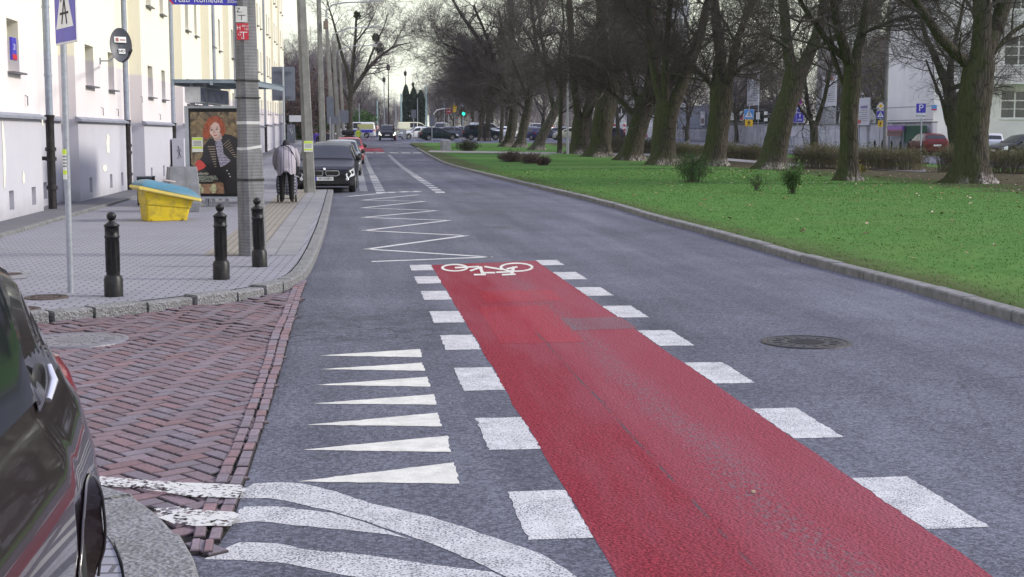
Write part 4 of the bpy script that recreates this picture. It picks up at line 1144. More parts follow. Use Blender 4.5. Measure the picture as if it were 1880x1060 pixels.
flatp('print_ground', [(118, 930), (118, 640), (180, 700), (330, 730), (480, 700), (592, 760), (592, 930)], pk('brown', (.045, .03, .02), var=.5, scale=9), -.0785, po)
flatp('print_stone', [(150, 930), (160, 850), (220, 820), (330, 830), (430, 810), (440, 930)], pk('stone', (.26, .15, .09), var=.6, scale=8), -.0793, po)
flatp('print_jacket', [(180, 640), (230, 560), (245, 470), (300, 400), (370, 390), (440, 350), (520, 360), (590, 400), (592, 700), (560, 740), (480, 800), (330, 760), (210, 720), (150, 690)], pk('black', (.012, .011, .014)), -.080, po)
flatp('print_legs', [(330, 740), (480, 690), (590, 690), (592, 930), (445, 930), (430, 830), (340, 790)], pk('trouser', (.014, .012, .013)), -.0803, po)
flatp('print_hair', [(250, 400), (238, 340), (260, 260), (300, 195), (360, 172), (420, 190), (455, 250), (465, 320), (440, 370), (400, 350), (330, 330), (310, 380), (280, 400)], pk('hair', (.36, .075, .03), var=.5, scale=16), -.0808, po)
flatp('print_neck', [(335, 360), (420, 340), (430, 395), (390, 430), (350, 410)], pk('skin_shade', (.50, .34, .30)), -.0811, po)
flatp('print_face', [(300, 310), (305, 265), (330, 240), (370, 235), (400, 255), (412, 300), (405, 350), (385, 380), (360, 390), (335, 375), (312, 345)], pk('skin', (.70, .50, .44)), -.0814, po)
for nm, pts, cl in (('print_eye', [(310, 312), (330, 302), (345, 312), (330, 318)], (.05, .04, .05)), ('print_eye', [(362, 305), (380, 296), (396, 302), (382, 311)], (.05, .04, .05)), ('print_brow', [(305, 300), (330, 288), (346, 296), (330, 293)], (.2, .07, .03)), ('print_brow', [(360, 290), (382, 280), (400, 288), (382, 286)], (.2, .07, .03)), ('print_nose', [(348, 312), (356, 312), (364, 340), (350, 344), (342, 340)], (.5, .3, .26)), ('print_lips', [(342, 362), (355, 357), (363, 360), (375, 356), (384, 360), (364, 372)], (.45, .06, .06)), ('print_fringe', [(290, 330), (300, 250), (340, 205), (390, 215), (350, 240), (318, 275), (308, 330)], (.42, .10, .04))):
    flatp(nm, pts, pk('c' + ''.join('%02d' % int(100 * q) for q in cl), cl), -.0822, po)
def m_stripe():
    n = NT('poster_blouse'); p = n.obj(); w = n.new('ShaderNodeTexWave', bands_direction='Z'); n.link(p, w.inputs[0]); w.inputs['Scale'].default_value = 9; w.inputs['Distortion'].default_value = 5; w.inputs['Detail Scale'].default_value = 4
    n.set(col=n.mix(w.outputs[1], (.05, .04, .09), (.55, .52, .62)), rough=.3); return n.m
flatp('print_blouse', [(360, 425), (410, 395), (430, 440), (440, 540), (510, 610), (440, 660), (405, 670), (380, 560)], m_stripe(), -.0816, po)
mb = MB()
for k in range(9):
    a, b = zp(285 + k * 8, 470 + k * 24), zp(358 + k * 1, 476 + k * 24); z = (a[1] + b[1]) / 2
    mb.bounds((a[0], -.0826, z - .008), (b[0], -.0816, z + .008))
mb.build('print_braid', pk('gold', (.35, .28, .20)), po)
mb = MB()
for k in range(8):
    a, b = zp(440 + k * 14, 455 + k * 16), zp(500 + k * 10, 405 + k * 24)
    a, b = Vector((a[0], -.0822, a[1])), Vector((b[0], -.0822, b[1])); mb.tube([a, b], .008, 4)
mb.build('print_braid', pk('gold2', (.37, .30, .22)), po)
flatp('print_red_shape', [(160, 640), (180, 605), (215, 605), (250, 640), (265, 660), (240, 685), (180, 710), (165, 690)], pk('red', (.62, .06, .05)), -.0826, po)
flatp('print_dark_box', [(155, 715), (330, 715), (330, 835), (155, 835)], pk('darkbox', (.018, .014, .012)), -.0809, po)
for (x, y) in ((470, 705), (488, 736), (500, 763)): flatp('print_button', [(x - 7, y), (x, y - 7), (x + 7, y), (x, y + 7)], M_WHITE, -.0826, po)
for (x, y, s) in ((190, 870, 42), (335, 880, 48), (220, 895, 30)): flatp('print_flower', [(x - s * .8, y), (x - s * .3, y - s), (x + s * .4, y - s * .8), (x + s * .6, y), (x + s * .3, y + s * .9), (x - s * .4, y + s)], pk('flower', (.45, .44, .26), var=.6, scale=20), -.0815, po)
Mid = Matrix()
def ptxt(s, size, x, y, mat):
    q = zp(x, y); o = text('lettering', s, size, (q[0], -.083, q[1]), mat, po, align='LEFT', ext=.0005)
ptxt('zalando', .085, 172, 733, pk('txt', (.6, .6, .5)))
for k, s in enumerate(('NAJMODNIEJSZE', 'PREZENTY TERAZ', 'W ZALANDO')): ptxt(s, .058, 172, 765 + k * 20, pk('txt2', (.5, .55, .45)))
mb = MB(); a, b = zp(132, 525), zp(238, 382); mb.bounds((a[0], -.0845, a[1]), (b[0], -.0832, b[1])); nt_ = mb.build('notice', M_PAPER, ad)
for y0, y1 in ((408, 386), (492, 472)):
    mb = MB(); a, b = zp(136, y0), zp(234, y1); mb.bounds((a[0], -.0856, a[1]), (b[0], -.0846, b[1])); mb.build('yellow_band', M_FLUO, nt_)
mb = MB()
for k in range(4): a, b = zp(146, 424 + k * 13), zp(226, 417 + k * 13); mb.bounds((a[0], -.0856, a[1]), (b[0], -.0846, b[1]))
mb.build('printed_lines', pm('print_grey', (.25, .25, .25), .8), nt_)
# canopy, fascia, posts, bench, back glass
iM = Matrix.Rotation(-rzs, 4, 'Z')
L2 = lambda p: iM @ (p - root)
zc = 2.72
mb = MB(); yb = 4.2
A, B = L2(CH(318, 152, CP - .6)), L2(CH(500, 160, CP + 2.2))
CWD = 1.72; mb.bounds((A.x, -.75, zc + .02), (A.x + CWD, 3.6, zc + .05)); gl = mb.build('canopy', pm('canopy_glass', (.20, .27, .33), .15, var=.2, scale=2, dirt=(.4, .42, .4), dirts=2), sh)
mb = MB(); 
for y in np.linspace(-.7, 3.55, 6): mb.box((A.x + CWD / 2, y, zc), (CWD, .06, .05))
for x in (A.x + .03, A.x + CWD - .03, A.x + CWD / 2): mb.box((x, 1.42, zc - .03), (.06, 4.4, .09))
mb.build('canopy_rail', pm('shelter_metal', (.32, .37, .43), .45, .4), sh)
mb = MB(); mb.bounds((-W / 2 + .10, -.42, 2.28), (-W / 2 + .44, 2.6, 2.62)); fb = mb.build('fascia_box', pm('fascia_white', (.72, .72, .74), .5), sh)
mb = MB(); mb.bounds((-W / 2 + .441, -.40, 2.3), (-W / 2 + .452, 2.58, 2.60)); mb.build('fascia_panel', pm('fascia_blue', (.22, .23, .36), .4, var=.5, scale=6), fb)
mb = MB()
for (x, y) in ((-W / 2 + .14, .12), (-W / 2 + .42, .12), (-W / 2 + .14, 2.9), (-W / 2 + .14, 1.5)): mb.box((x, y, zc / 2), (.09, .09, zc))
mb.build('post', M_GALV, sh)
mb = MB(); mb.box((-W / 2 + .5, 1.6, .48), (.4, 2.2, .05), bev=.01); mb.build('bench', pm('bench_wood', (.25, .15, .09), .6), sh)
mb = MB(); mb.bounds((-W / 2 + .13, .2, .35), (-W / 2 + .145, 2.85, 2.25)); mb.build('glass_wall', M_GLASS, sh)
# ------------------------------------------------------------------ people
M_SKIN = pm('skin', (.42, .26, .2), .6, var=.08)
M_HAIRD = pm('hair_dark', (.03, .022, .018), .8, var=.3, scale=30); M_HAIRB = pm('hair_grey', (.3, .29, .28), .8, var=.3, scale=30)
def skin_mesh(joints, edges, name, mats, parent, zone=None, sub=2):
    """joints: name->(xyz, rx, ry); edges; grown with Skin + Subdivision and applied"""
    keys = list(joints); ix = {k: i for i, k in enumerate(keys)}
    me = bpy.data.meshes.new(name); me.from_pydata([joints[k][0] for k in keys], [(ix[a], ix[b]) for a, b in edges], [])
    ob = bpy.data.objects.new(name, me); COL.objects.link(ob)
    sk = ob.modifiers.new('s', 'SKIN'); sk.use_smooth_shade = True
    for i, k in enumerate(keys):
        d = me.skin_vertices[0].data[i]; d.radius = (joints[k][1], joints[k][2] if len(joints[k]) > 2 else joints[k][1]); d.use_root = (i == 0)
    sb = ob.modifiers.new('u', 'SUBSURF'); sb.levels = sub; sb.render_levels = sub
    dg = bpy.context.evaluated_depsgraph_get(); ev = ob.evaluated_get(dg)
    m2 = bpy.data.meshes.new_from_object(ev); m2.name = name
    bpy.data.objects.remove(ob)
    m2.materials.clear()
    o = link_mesh(name, m2, mats, parent)
    if zone:
        for f in m2.polygons: f.material_index = zone(f.center); f.use_smooth = True
    return o
def head_obj(t, M, skin=M_SKIN, hair=M_HAIRD, r=.105, cap=None):
    mb = MB(M); secs = []
    for z, a, b, y in ((-.13, .045, .05, .0), (-.10, .052, .07, -.01), (-.05, .068, .088, -.006), (0, .076, .098, 0), (.05, .074, .095, .004), (.09, .058, .075, .006), (.115, .03, .04, .006)):
        secs.append([(a * math.cos(w), y + b * math.sin(w), z) for w in np.linspace(0, 6.283, 15)[:-1]])
    mb.loft(secs); mb.box((0, -.103, -.025), (.022, .03, .04), bev=.006)
    for s in (-1, 1): mb.box((s * .078, .01, -.015), (.014, .035, .055), bev=.005)
    for s in (-1, 1): mb.box((s * .03, -.092, .012), (.022, .012, .010))
    mb.box((0, -.092, -.065), (.04, .012, .010))
    h = mb.build('head', skin, t)
    mb = MB(M); secs = []
    for z, k in ((-.06, 1.0), (0, 1.08), (.05, 1.10), (.09, 1.12), (.125, 1.0), (.137, .5)):
        a, b = .078 * k * (1 if z < .09 else .85 if z < .13 else .7), .098 * k * (1 if z < .09 else .85 if z < .13 else .7)
        secs.append([(a * math.cos(w), max(b * math.sin(w) + .012, -.055 if z < .06 else -.3), z) for w in np.linspace(0, 6.283, 15)[:-1]])
    mb.loft(secs); mb.build('hair', hair, h)
    return h
def person(p, rz, label, coat, legs, hgt=1.72, shoe=None, stride=.12, arms=(.15, -.1), hair=M_HAIRD, group=None, long=False, detail=True):
    """standing or walking figure: one continuous body with clothes by region, head and hair as parts"""
    t = empty('person', p, rz, label, 'person', group); k = hgt / 1.72
    J = {'pel': ((0, 0, .95 * k), .15, .11), 'waist': ((0, .0, 1.08 * k), .145, .105), 'chest': ((0, .0, 1.28 * k), .165, .115), 'neckb': ((0, 0, 1.45 * k), .075, .07), 'neck': ((0, -.01, 1.53 * k), .052, .052)}
    E = [('pel', 'waist'), ('waist', 'chest'), ('chest', 'neckb'), ('neckb', 'neck')]
    for s, n_ in ((1, 'l'), (-1, 'r')):
        st = stride * s
        J['hip' + n_] = ((.085 * s, st * .1, .88 * k), .095); J['kn' + n_] = ((.09 * s, -.02 + st * .6, .5 * k), .062); J['an' + n_] = ((.09 * s, st, .09 * k), .045); J['to' + n_] = ((.10 * s, st - .15, .045 * k), .042, .035)
        E += [('pel', 'hip' + n_), ('hip' + n_, 'kn' + n_), ('kn' + n_, 'an' + n_), ('an' + n_, 'to' + n_)]
        a = arms[0] if s > 0 else arms[1]
        J['sh' + n_] = ((.175 * s, 0, 1.40 * k), .068); J['el' + n_] = ((.23 * s, .02 + a * .4, 1.13 * k), .048); J['wr' + n_] = ((.24 * s, -.05 + a, .90 * k), .034); J['ha' + n_] = ((.24 * s, -.07 + a, .80 * k), .038, .022)
        E += [('chest', 'sh' + n_), ('sh' + n_, 'el' + n_), ('el' + n_, 'wr' + n_), ('wr' + n_, 'ha' + n_)]
    shoe = shoe or M_BLKM
    def zone(c):
        if c.z < .1 * k: return 3
        if c.z > 1.49 * k: return 0
        if abs(c.x) > .185 and c.z < .87 * k: return 0
        if c.z < (.62 if long else .90) * k: return 2
        return 1
    skin_mesh(J, E, 'body', [M_SKIN, coat, legs, shoe], t, zone, 1 if not detail else 2)
    head_obj(t, Matrix.Translation((0, -.02, 1.61 * k)), hair=hair)
    return t
# stooped man with a shopping trolley
def m_coat():
    n = NT('striped_coat'); p = n.obj(); x, y, z = n.sep(p)
    c = n.mix(n.noise(p, 9, 4), (.29, .265, .30), (.37, .335, .375))
    ln = None
    for q in (-.115, -.055, .055, .115):
        d = n.math('ABSOLUTE', n.math('SUBTRACT', x, n.math('MULTIPLY', n.math('ADD', n.math('MULTIPLY', z, -.25), 1.3), q)))
        s = n.step(d, .010, .005); ln = s if ln is None else n.math('MAXIMUM', ln, s)
    n.set(col=n.mix(n.math('MULTIPLY', ln, .85), c, (.06, .05, .11)), rough=.9); n.bump(n.noise(p, 7, 3), .5, .03); return n.m
pm_ = G(527, 373, SW); rzm = face_cam(pm_) + R(180)
t = empty('person', pm_, rzm, 'stooped elderly man in a pale striped coat and black trousers, seen from behind', 'person')
M_TRS = pm('black_trousers', (.012, .011, .013), .9)
# local: +Y is backwards (towards camera after rz+180), figure faces -Y
J = {'pel': ((0, .08, .86), .135, .12), 'sp1': ((0, .02, 1.02), .15, .14), 'sp2': ((0, -.16, 1.17), .175, .14), 'sp3': ((0, -.36, 1.25), .15, .12), 'nk': ((0, -.50, 1.26), .07), 'nk2': ((0, -.56, 1.25), .06)}
E = [('pel', 'sp1'), ('sp1', 'sp2'), ('sp2', 'sp3'), ('sp3', 'nk'), ('nk', 'nk2')]
for s, n_ in ((1, 'l'), (-1, 'r')):
    J['hip' + n_] = ((.10 * s, .06, .80), .105); J['kn' + n_] = ((.105 * s, .0, .46), .078); J['an' + n_] = ((.11 * s, .03, .09), .058); J['to' + n_] = ((.13 * s, -.13, .05), .05, .04)
    E += [('pel', 'hip' + n_), ('hip' + n_, 'kn' + n_), ('kn' + n_, 'an' + n_), ('an' + n_, 'to' + n_)]
    J['sh' + n_] = ((.19 * s, -.34, 1.19), .075); J['el' + n_] = ((.235 * s, -.30, .93), .055); J['wr' + n_] = ((.20 * s, -.40, .76), .042); J['ha' + n_] = ((.18 * s, -.44, .72), .04)
    E += [('sp3', 'sh' + n_), ('sh' + n_, 'el' + n_), ('el' + n_, 'wr' + n_), ('wr' + n_, 'ha' + n_)]
M_COAT = m_coat()
skin_mesh(J, E, 'body', [M_SKIN, M_TRS, pm('brown_shoe', (.09, .08, .06), .7), M_COAT], t, lambda c: 2 if c.z < .085 else (0 if (c.z < .79 and c.y < -.33) else (1 if c.z < .86 and c.y > -.25 else 3)))
# long coat hanging from the bent back
mb = MB(); secs = []
for z, y0, a, b in ((.66, .10, .205, .19), (.72, .09, .212, .195), (.84, .06, .215, .20), (.98, .02, .213, .20), (1.10, -.08, .212, .185), (1.20, -.18, .205, .16), (1.28, -.28, .18, .12), (1.335, -.36, .12, .08)):
    ring = []
    for i in range(28):
        w = 2 * math.pi * i / 28; hem = (.03 * math.sin(w * 5 + 1) + .10 * max(0, -math.cos(w - 1.2)) - .12 * math.exp(-((w - 1.57) / .45) ** 2) * -1.0) if z < .68 else 0
        fold = 1 + (.04 * math.sin(w * 7) if z < 1 else .015 * math.sin(w * 5))
        ring.append((a * fold * math.cos(w), y0 + b * fold * math.sin(w), z + hem * .8))
    secs.append(ring)
mb.loft(secs, cap=False); mb.add(secs[-1], [tuple(range(28))]); mb.build('coat', M_COAT, t)
for s in (-1, 1):
    mb = MB(); mb.tube([(.17 * s, -.30, 1.24), (.235 * s, -.29, 1.05), (.25 * s, -.28, .92), (.215 * s, -.37, .78)], [.085, .085, .075, .06], 12); mb.build('sleeve', M_COAT, t)
head_obj(t, Matrix.Translation((0, -.60, 1.31)) @ Matrix.Rotation(R(28), 4, 'X'), hair=pm('dark_cap', (.03, .03, .035), .9))
mb = MB(); pts = [(-.15, -.30, 1.33), (-.06, -.16, 1.352), (.04, -.09, 1.285), (.14, .0, 1.16), (.20, .06, 1.02), (.235, .0, .84)]
mb.tube([(-x, y, z) for x, y, z in pts[:0]] or [(.10, -.30, 1.335), (.03, -.20, 1.335), (-.06, -.09, 1.29), (-.15, .0, 1.16), (-.215, .04, 1.0), (-.24, -.05, .8)], .012, 6); mb.build('bag_strap', M_BLKM, t)
mb = MB(); mb.box((-.25, -.10, .74), (.10, .26, .22), bev=.03); mb.build('shoulder_bag', M_BLKM, t)
def m_check():
    n = NT('checked_fabric'); p = n.obj()
    a = n.new('ShaderNodeTexBrick', offset=0.0); n.link(n.map(p, (1, 1, 1), (R(90), 0, 0)), a.inputs['Vector'])
    for k, v in (('Scale', 1.0), ('Mortar Size', .022), ('Brick Width', .075), ('Row Height', .075)): a.inputs[k].default_value = v
    a.inputs['Color1'].default_value = (.50, .50, .54, 1); a.inputs['Color2'].default_value = (.36, .37, .42, 1); a.inputs['Mortar'].default_value = (.12, .12, .17, 1)
    n.set(col=a.outputs[0], rough=.85); return n.m
tl = pm_ + Matrix.Rotation(rzm, 3, 'Z') @ Vector((0, -.50, 0))
tr = empty('shopping_trolley', tl, rzm, 'checked grey shopping trolley in front of the stooped man', 'shopping trolley')
mb = MB(); secs = [rrect(-.2, .2, -.14, .14, z, z, .06) for z in (.17,)] + [rrect(-a, a, -b, b, z, z, .07) for a, b, z in ((.235, .17, .22), (.25, .19, .4), (.235, .18, .58), (.19, .14, .68))]
mb.loft(secs); mb.build('bag', m_check(), tr)
mb = MB()
for s in (-1, 1): mb.tube([(.16 * s, .17, .06), (.16 * s, .17, .74)], .012, 6)
mb.tube([(-.17, .17, .74), (.17, .17, .74)], .014, 6); mb.tube([(-.19, .1, .09), (.19, .1, .09)], .012, 6); mb.build('frame', M_GALV, tr)
for s in (-1, 1):
    mb = MB(Matrix.Translation((.21 * s, .10, .09)) @ Matrix.Rotation(R(90), 4, 'Y')); mb.lathe([(.055, -.02), (.09, -.02), (.09, .02), (.055, .02)], 20); mb.build('wheel', M_BLKM, tr)
# people far off
def cloth(n_, c): return pm('cloth_' + n_, c, .9, var=.15, scale=9)
CR = 'crowd of pedestrians at the junction'
crowd = [((676, 246), 'pedestrian in pale trousers and a light jacket beside the police van', 'p_light', (.45, .44, .42), 'leg_lt', (.5, .46, .38)),
         ((680.5, 247), 'pedestrian in a green top beside the police van', 'p_green', (.06, .25, .12), 'leg_dk', (.03, .03, .04)),
         ((684.5, 246.5), 'pedestrian all in black in the middle of the group', 'p_black', (.02, .02, .025), 'leg_dk', (.03, .03, .04)),
         ((688.5, 247), 'pedestrian in a dark coat with a pale bag in the group', 'p_dark', (.06, .055, .06), 'leg_dk', (.03, .03, .04)),
         ((692.5, 246), 'pedestrian in a pink jacket at the right end of the group', 'p_pink', (.55, .33, .33), 'leg_bl', (.05, .05, .12))]
for (q, lab, a, ca_, b, cb_) in crowd:
    p = G(*q) if q[1] > 250 else col_at(q[0], D * (108 + (q[0] % 3))); person(p, random.uniform(0, 6), lab, cloth(a, ca_), cloth(b, cb_), 1.75, stride=random.uniform(0, .15), group=CR, detail=False)
p = col_at(723, D * 92); t = person(p, R(70), 'pedestrian in a dark jacket and red trousers crossing beside the oncoming car', cloth('p_dk2', (.04, .035, .04)), cloth('leg_red', (.45, .03, .04)), 1.7, stride=.3, detail=False)
p = col_at(658, D * 74, .0); person(p, 0, 'traffic officer in a fluorescent yellow vest behind the red car', cloth('p_vest', (.55, .65, .06)), cloth('leg_dk', (.03, .03, .04)), 1.75, detail=False)
p = col_at(581, D * 55, .1); person(p, R(185), 'pedestrian in a purple jacket walking between the far poles', cloth('p_purp', (.08, .05, .28)), cloth('leg_br', (.16, .09, .09)), 1.75, stride=.25, detail=False)
p = col_at(601, D * 57, .1); person(p, R(175), 'pedestrian in a dark coat left of the lamp pole', cloth('p_dk3', (.03, .03, .045)), cloth('leg_dk', (.03, .03, .04)), 1.7, stride=.2, detail=False)
p = col_at(606, D * 60, .1); person(p, R(5), 'pedestrian in a grey coat right behind the lamp pole', cloth('p_gr', (.26, .26, .30)), cloth('leg_dk', (.03, .03, .04)), 1.7, stride=.2, detail=False)
p = col_at(588, D * 50, .1); person(p, R(5), 'pedestrian in a black coat right of the pedestrian in purple', cloth('p_black', (.02, .02, .025)), cloth('leg_dk', (.03, .03, .04)), 1.7, stride=.2, detail=False)
p = PX(1256, 252, 38.4); p.z = terr(p.y) + .15; person(p, R(120), 'pedestrian in a dark jacket walking before the grey boarded wall', cloth('p_olive', (.035, .04, .035)), cloth('leg_gr', (.2, .2, .2)), 1.7, stride=.2, hair=M_HAIRB, detail=False)
p = PX(1450, 252, 37.9); p.z = terr(p.y) + .15; person(p, R(60), 'pedestrian in a pink and white top by the steel railing', cloth('p_pk2', (.66, .5, .48)), cloth('leg_bl2', (.3, .32, .4)), 1.68, stride=.2, hair=pm('hair_red', (.15, .05, .03), .8), detail=False)
# ------------------------------------------------------------------ cars: lofted body, real wheel wells, glass panels
def m_car(name, col, metal=.0, rough=.3):
    if 'car_' + name in MATS: return MATS['car_' + name]
    n = NT('car_paint_' + name); p = n.obj()
    dirt = n.math('MULTIPLY', n.step(n.math('ADD', n.sep(p)[2], n.math('MULTIPLY', n.noise(p, 6, 4), .4)), .75, .3), .18)
    n.set(col=n.mix(dirt, n.mix(n.noise(p, 3, 3), tuple(k * .94 for k in col), tuple(k * 1.06 for k in col)), (.18, .16, .14)), rough=rough, metal=metal, spec=.5 if name == 'graphite' else .25, coat=1.0 if name == 'graphite' else .05, coatr=.03)
    MATS['car_' + name] = n.m; return n.m
M_CGLASS = pm('car_glass', (.012, .014, .018), .05, spec=.5, var=.3, scale=1.0)
M_TYRE = pm('tyre_rubber', (.018, .018, .019), .8, var=.2, bump=.2, bscale=80)
M_RIM = pm('alloy_rim', (.42, .43, .45), .35, .8, var=.1)
M_TRIM = pm('dark_trim', (.014, .014, .016), .55)
M_LAMP = pm('headlamp', (.62, .64, .68), .12, .3, var=.1, coat=1)
M_LAMPD = pm('lamp_dark', (.06, .06, .07), .2, .5)
M_TAIL = pm('tail_lamp', (.34, .012, .02), .15, var=.25, scale=14, coat=1)
M_CHROME = pm('chrome', (.6, .6, .62), .15, .95)
KINDS = {
 'saloon': dict(L=4.62, W=1.82, H=1.43, zb=[(0, .52), (.06, .66), (.25, .74), (1.0, .86), (1.45, .92), (3.6, .97), (4.3, 1.02), (4.55, 1.0), (4.62, .85)], zr=[(1.30, .92), (2.05, 1.36), (2.6, 1.43), (3.3, 1.38), (4.05, 1.05)], win=(1.55, 2.72, 3.85), ax=(.82, 3.62)),
 'hatch': dict(L=4.05, W=1.72, H=1.48, zb=[(0, .50), (.06, .64), (.25, .76), (.8, .88), (1.15, .93), (3.3, .98), (3.85, 1.0), (4.0, .95), (4.05, .75)], zr=[(1.0, .94), (1.75, 1.40), (2.3, 1.48), (3.2, 1.44), (3.6, 1.36), (3.92, 1.02)], win=(1.25, 2.35, 3.4), ax=(.75, 3.28)),
 'estate': dict(L=4.55, W=1.75, H=1.48, zb=[(0, .50), (.06, .62), (.25, .72), (1.0, .84), (1.4, .90), (4.2, .95), (4.45, .92), (4.55, .75)], zr=[(1.2, .90), (1.95, 1.36), (2.5, 1.46), (3.6, 1.45), (4.0, 1.38), (4.38, .98)], win=(1.5, 2.6, 4.0), ax=(.82, 3.5)),
 'suv': dict(L=4.6, W=1.86, H=1.78, zb=[(0, .62), (.06, .82), (.25, .98), (1.0, 1.06), (1.3, 1.12), (4.2, 1.15), (4.5, 1.12), (4.6, .85)], zr=[(1.2, 1.12), (1.85, 1.66), (2.4, 1.76), (3.8, 1.76), (4.25, 1.66), (4.5, 1.18)], win=(1.5, 2.6, 4.1), ax=(.85, 3.6)),
 'van': dict(L=5.0, W=1.92, H=1.98, zb=[(0, .6), (.06, .86), (.25, 1.0), (.7, 1.12), (1.1, 1.18), (4.8, 1.2), (4.95, 1.15), (5.0, .9)], zr=[(.75, 1.16), (1.6, 1.86), (2.2, 1.97), (4.6, 1.98), (4.85, 1.90), (4.97, 1.25)], win=(1.1, 2.2, 3.2), ax=(.85, 3.9)),
}
_cache = {}
def car_parts(kind, hi=False):
    """meshes of one car type: list of (name, subname, mesh, slots)"""
    key = (kind, hi)
    if key in _cache: return _cache[key]
    K = KINDS[kind]; L, W, H = K['L'], K['W'], K['H']
    zbx, zbz = zip(*K['zb']); zrx, zrz = zip(*K['zr'])
    def zb(q): return float(np.interp(q, zbx, zbz))
    def zr(q):
        b = zb(q) + .025
        return max(b, float(np.interp(q, zrx, zrz))) if zrx[0] < q < zrx[-1] else b
    hw = W / 2
    def wf(q):
        e = min(q, L - q)
        k = float(np.interp(q, [0, .04, .12, .3, .7], [.66, .80, .89, .955, 1])) if q < L / 2 else float(np.interp(L - q, [0, .04, .12, .3, .8], [.78, .87, .92, .965, 1] if kind != 'near' else [.66, .78, .86, .945, 1]))
        return hw * k
    zs = .20 if kind != 'suv' else .30
    tum = .34 if kind not in ('van', 'near') else .18 if kind == 'van' else .20
    def ring(q):
        b, r, w = zb(q), zr(q), wf(q); lo = zs + (.10 if q < .05 or q > L - .05 else 0)
        zm = lo + (b - lo) * (.55 if kind != 'near' else .30)
        wr = max(.15, w - (.045 if kind != 'near' else .132) - tum * (r - b))
        g = r - b
        top = [(wr, r - min(.10, g * .45)), (wr - .05, r - min(.035, g * .2)), (wr - .17, r - min(.008, g * .05)), (0, r + .012)]
        return [(0, lo), (w - .12, lo), (w - .055, lo + .015), (w - .03, lo + .10), (w - .004, zm - .06), (w, zm), (w - .006, zm + .08)] + ([(w - .018, b - .06), (w - .028, b - .02), (w - .045, b)] if kind != 'near' else [(w - .005, zm + .16), (w - .022, zm + .30), (w - .062, b - .11), (w - .102, b - .05), (w - .118, b - .015), (w - .132, b)]) + top
    def side_x(q, z):
        rg = ring(q); zz = [p[1] for p in rg]; xx = [p[0] for p in rg]
        return float(np.interp(z, zz[1:], xx[1:]))
    qs = sorted(set(list(np.linspace(0, L, 60 if hi else 34)) + list(zbx) + list(zrx) + [.03, .09, L - .03, L - .09]))
    out = []
    mb = MB(); secs = []
    for q in qs:
        rg = ring(q); full = rg + [(-x, z) for x, z in rg[-2:0:-1]]
        secs.append([(x, q - L / 2, z) for x, z in full])
    mb.loft([s[::-1] for s in secs]); 
    me = mb.build('tmp', [])
    ob = me; rw = .315 if kind != 'suv' else .36
    axq = K['ax']
    cut = MB(); cut.mat = 1
    for q in axq:
        for s in (-1, 1):
            M = Matrix.Translation((s * hw, q - L / 2, rw + .02)) @ Matrix.Rotation(R(90), 4, 'Y'); cut.M = M
            cut.lathe([(rw + .055, -.24), (rw + .055, .3)], 40 if hi else 24)
    co = cut.build('tmpc', [M_TRIM, M_TRIM])
    me.data.materials.append(M_TRIM); me.data.materials.append(M_TRIM)
    bo = me.modifiers.new('b', 'BOOLEAN'); bo.operation = 'DIFFERENCE'; bo.object = co; bo.solver = 'EXACT'
    dg = bpy.context.evaluated_depsgraph_get(); m2 = bpy.data.meshes.new_from_object(me.evaluated_get(dg))
    if len(m2.polygons) < 50: m2 = me.data.copy()
    m2.materials.clear(); m2.name = 'body'
    bpy.data.objects.remove(me); bpy.data.objects.remove(co)
    out.append(('body', None, m2, ['P', M_TRIM]))
    def take(mb_):
        o = mb_.build('t', []); d = o.data; bpy.data.objects.remove(o); return d
    # side windows
    qa, qb, qc = K['win']; o = .006
    for s in (1, -1):
        for (a, b) in ((qa, qb - .05), (qb + .05, qc)):
            if kind == 'van' and a > qb: pass
            mb = MB(); lo, hi_ = [], []
            for q in np.linspace(a, b, 14):
                z0, z1 = zb(q) + .035, zr(q) - .105
                if z1 < z0 + .02: z1 = z0 + .02
                lo.append((s * (side_x(q, z0) + o), q - L / 2, z0)); hi_.append((s * (side_x(q, z1) + o), q - L / 2, z1))
            n = len(lo); fs = [(i, i + 1, n + i + 1, n + i) if s > 0 else (i + 1, i, n + i, n + i + 1) for i in range(n - 1)]
            mb.add(lo + hi_, fs, True); out.append(('side_window', None, take(mb), [M_CGLASS]))
    def topglass(q0, q1):
        mb = MB(); rows = []
        for q in np.linspace(q0, q1, 10):
            rg = ring(q); x2, z2 = rg[-2]; x3, z3 = rg[-3]; x1, z1 = rg[-1]; xe = x3 - .02; ze = z3 + .004
            dy = (-.006 if q < L / 2 else .006)
            rows.append([(x, q - L / 2 + dy, z + .006) for x, z in ((-xe, ze), (-x2, z2), (0, z1), (x2, z2), (xe, ze))])
        fs = []
        for i in range(9):
            for j in range(4): fs.append((i * 5 + j, i * 5 + j + 1, (i + 1) * 5 + j + 1, (i + 1) * 5 + j))
        mb.add([p for r_ in rows for p in r_], fs, True); return take(mb)
    iw = [i for i, (q, z) in enumerate(K['zr']) if z >= H - .15][0]
    q0, q1 = zrx[0] + .10, zrx[iw] + .02
    out.append(('windscreen', None, topglass(q0, q1), [M_CGLASS]))
    j = [i for i, (q, z) in enumerate(K['zr']) if z >= H - .18][-1]
    out.append(('rear_window', None, topglass(zrx[j] + .03, zrx[-1] - .06), [M_CGLASS]))
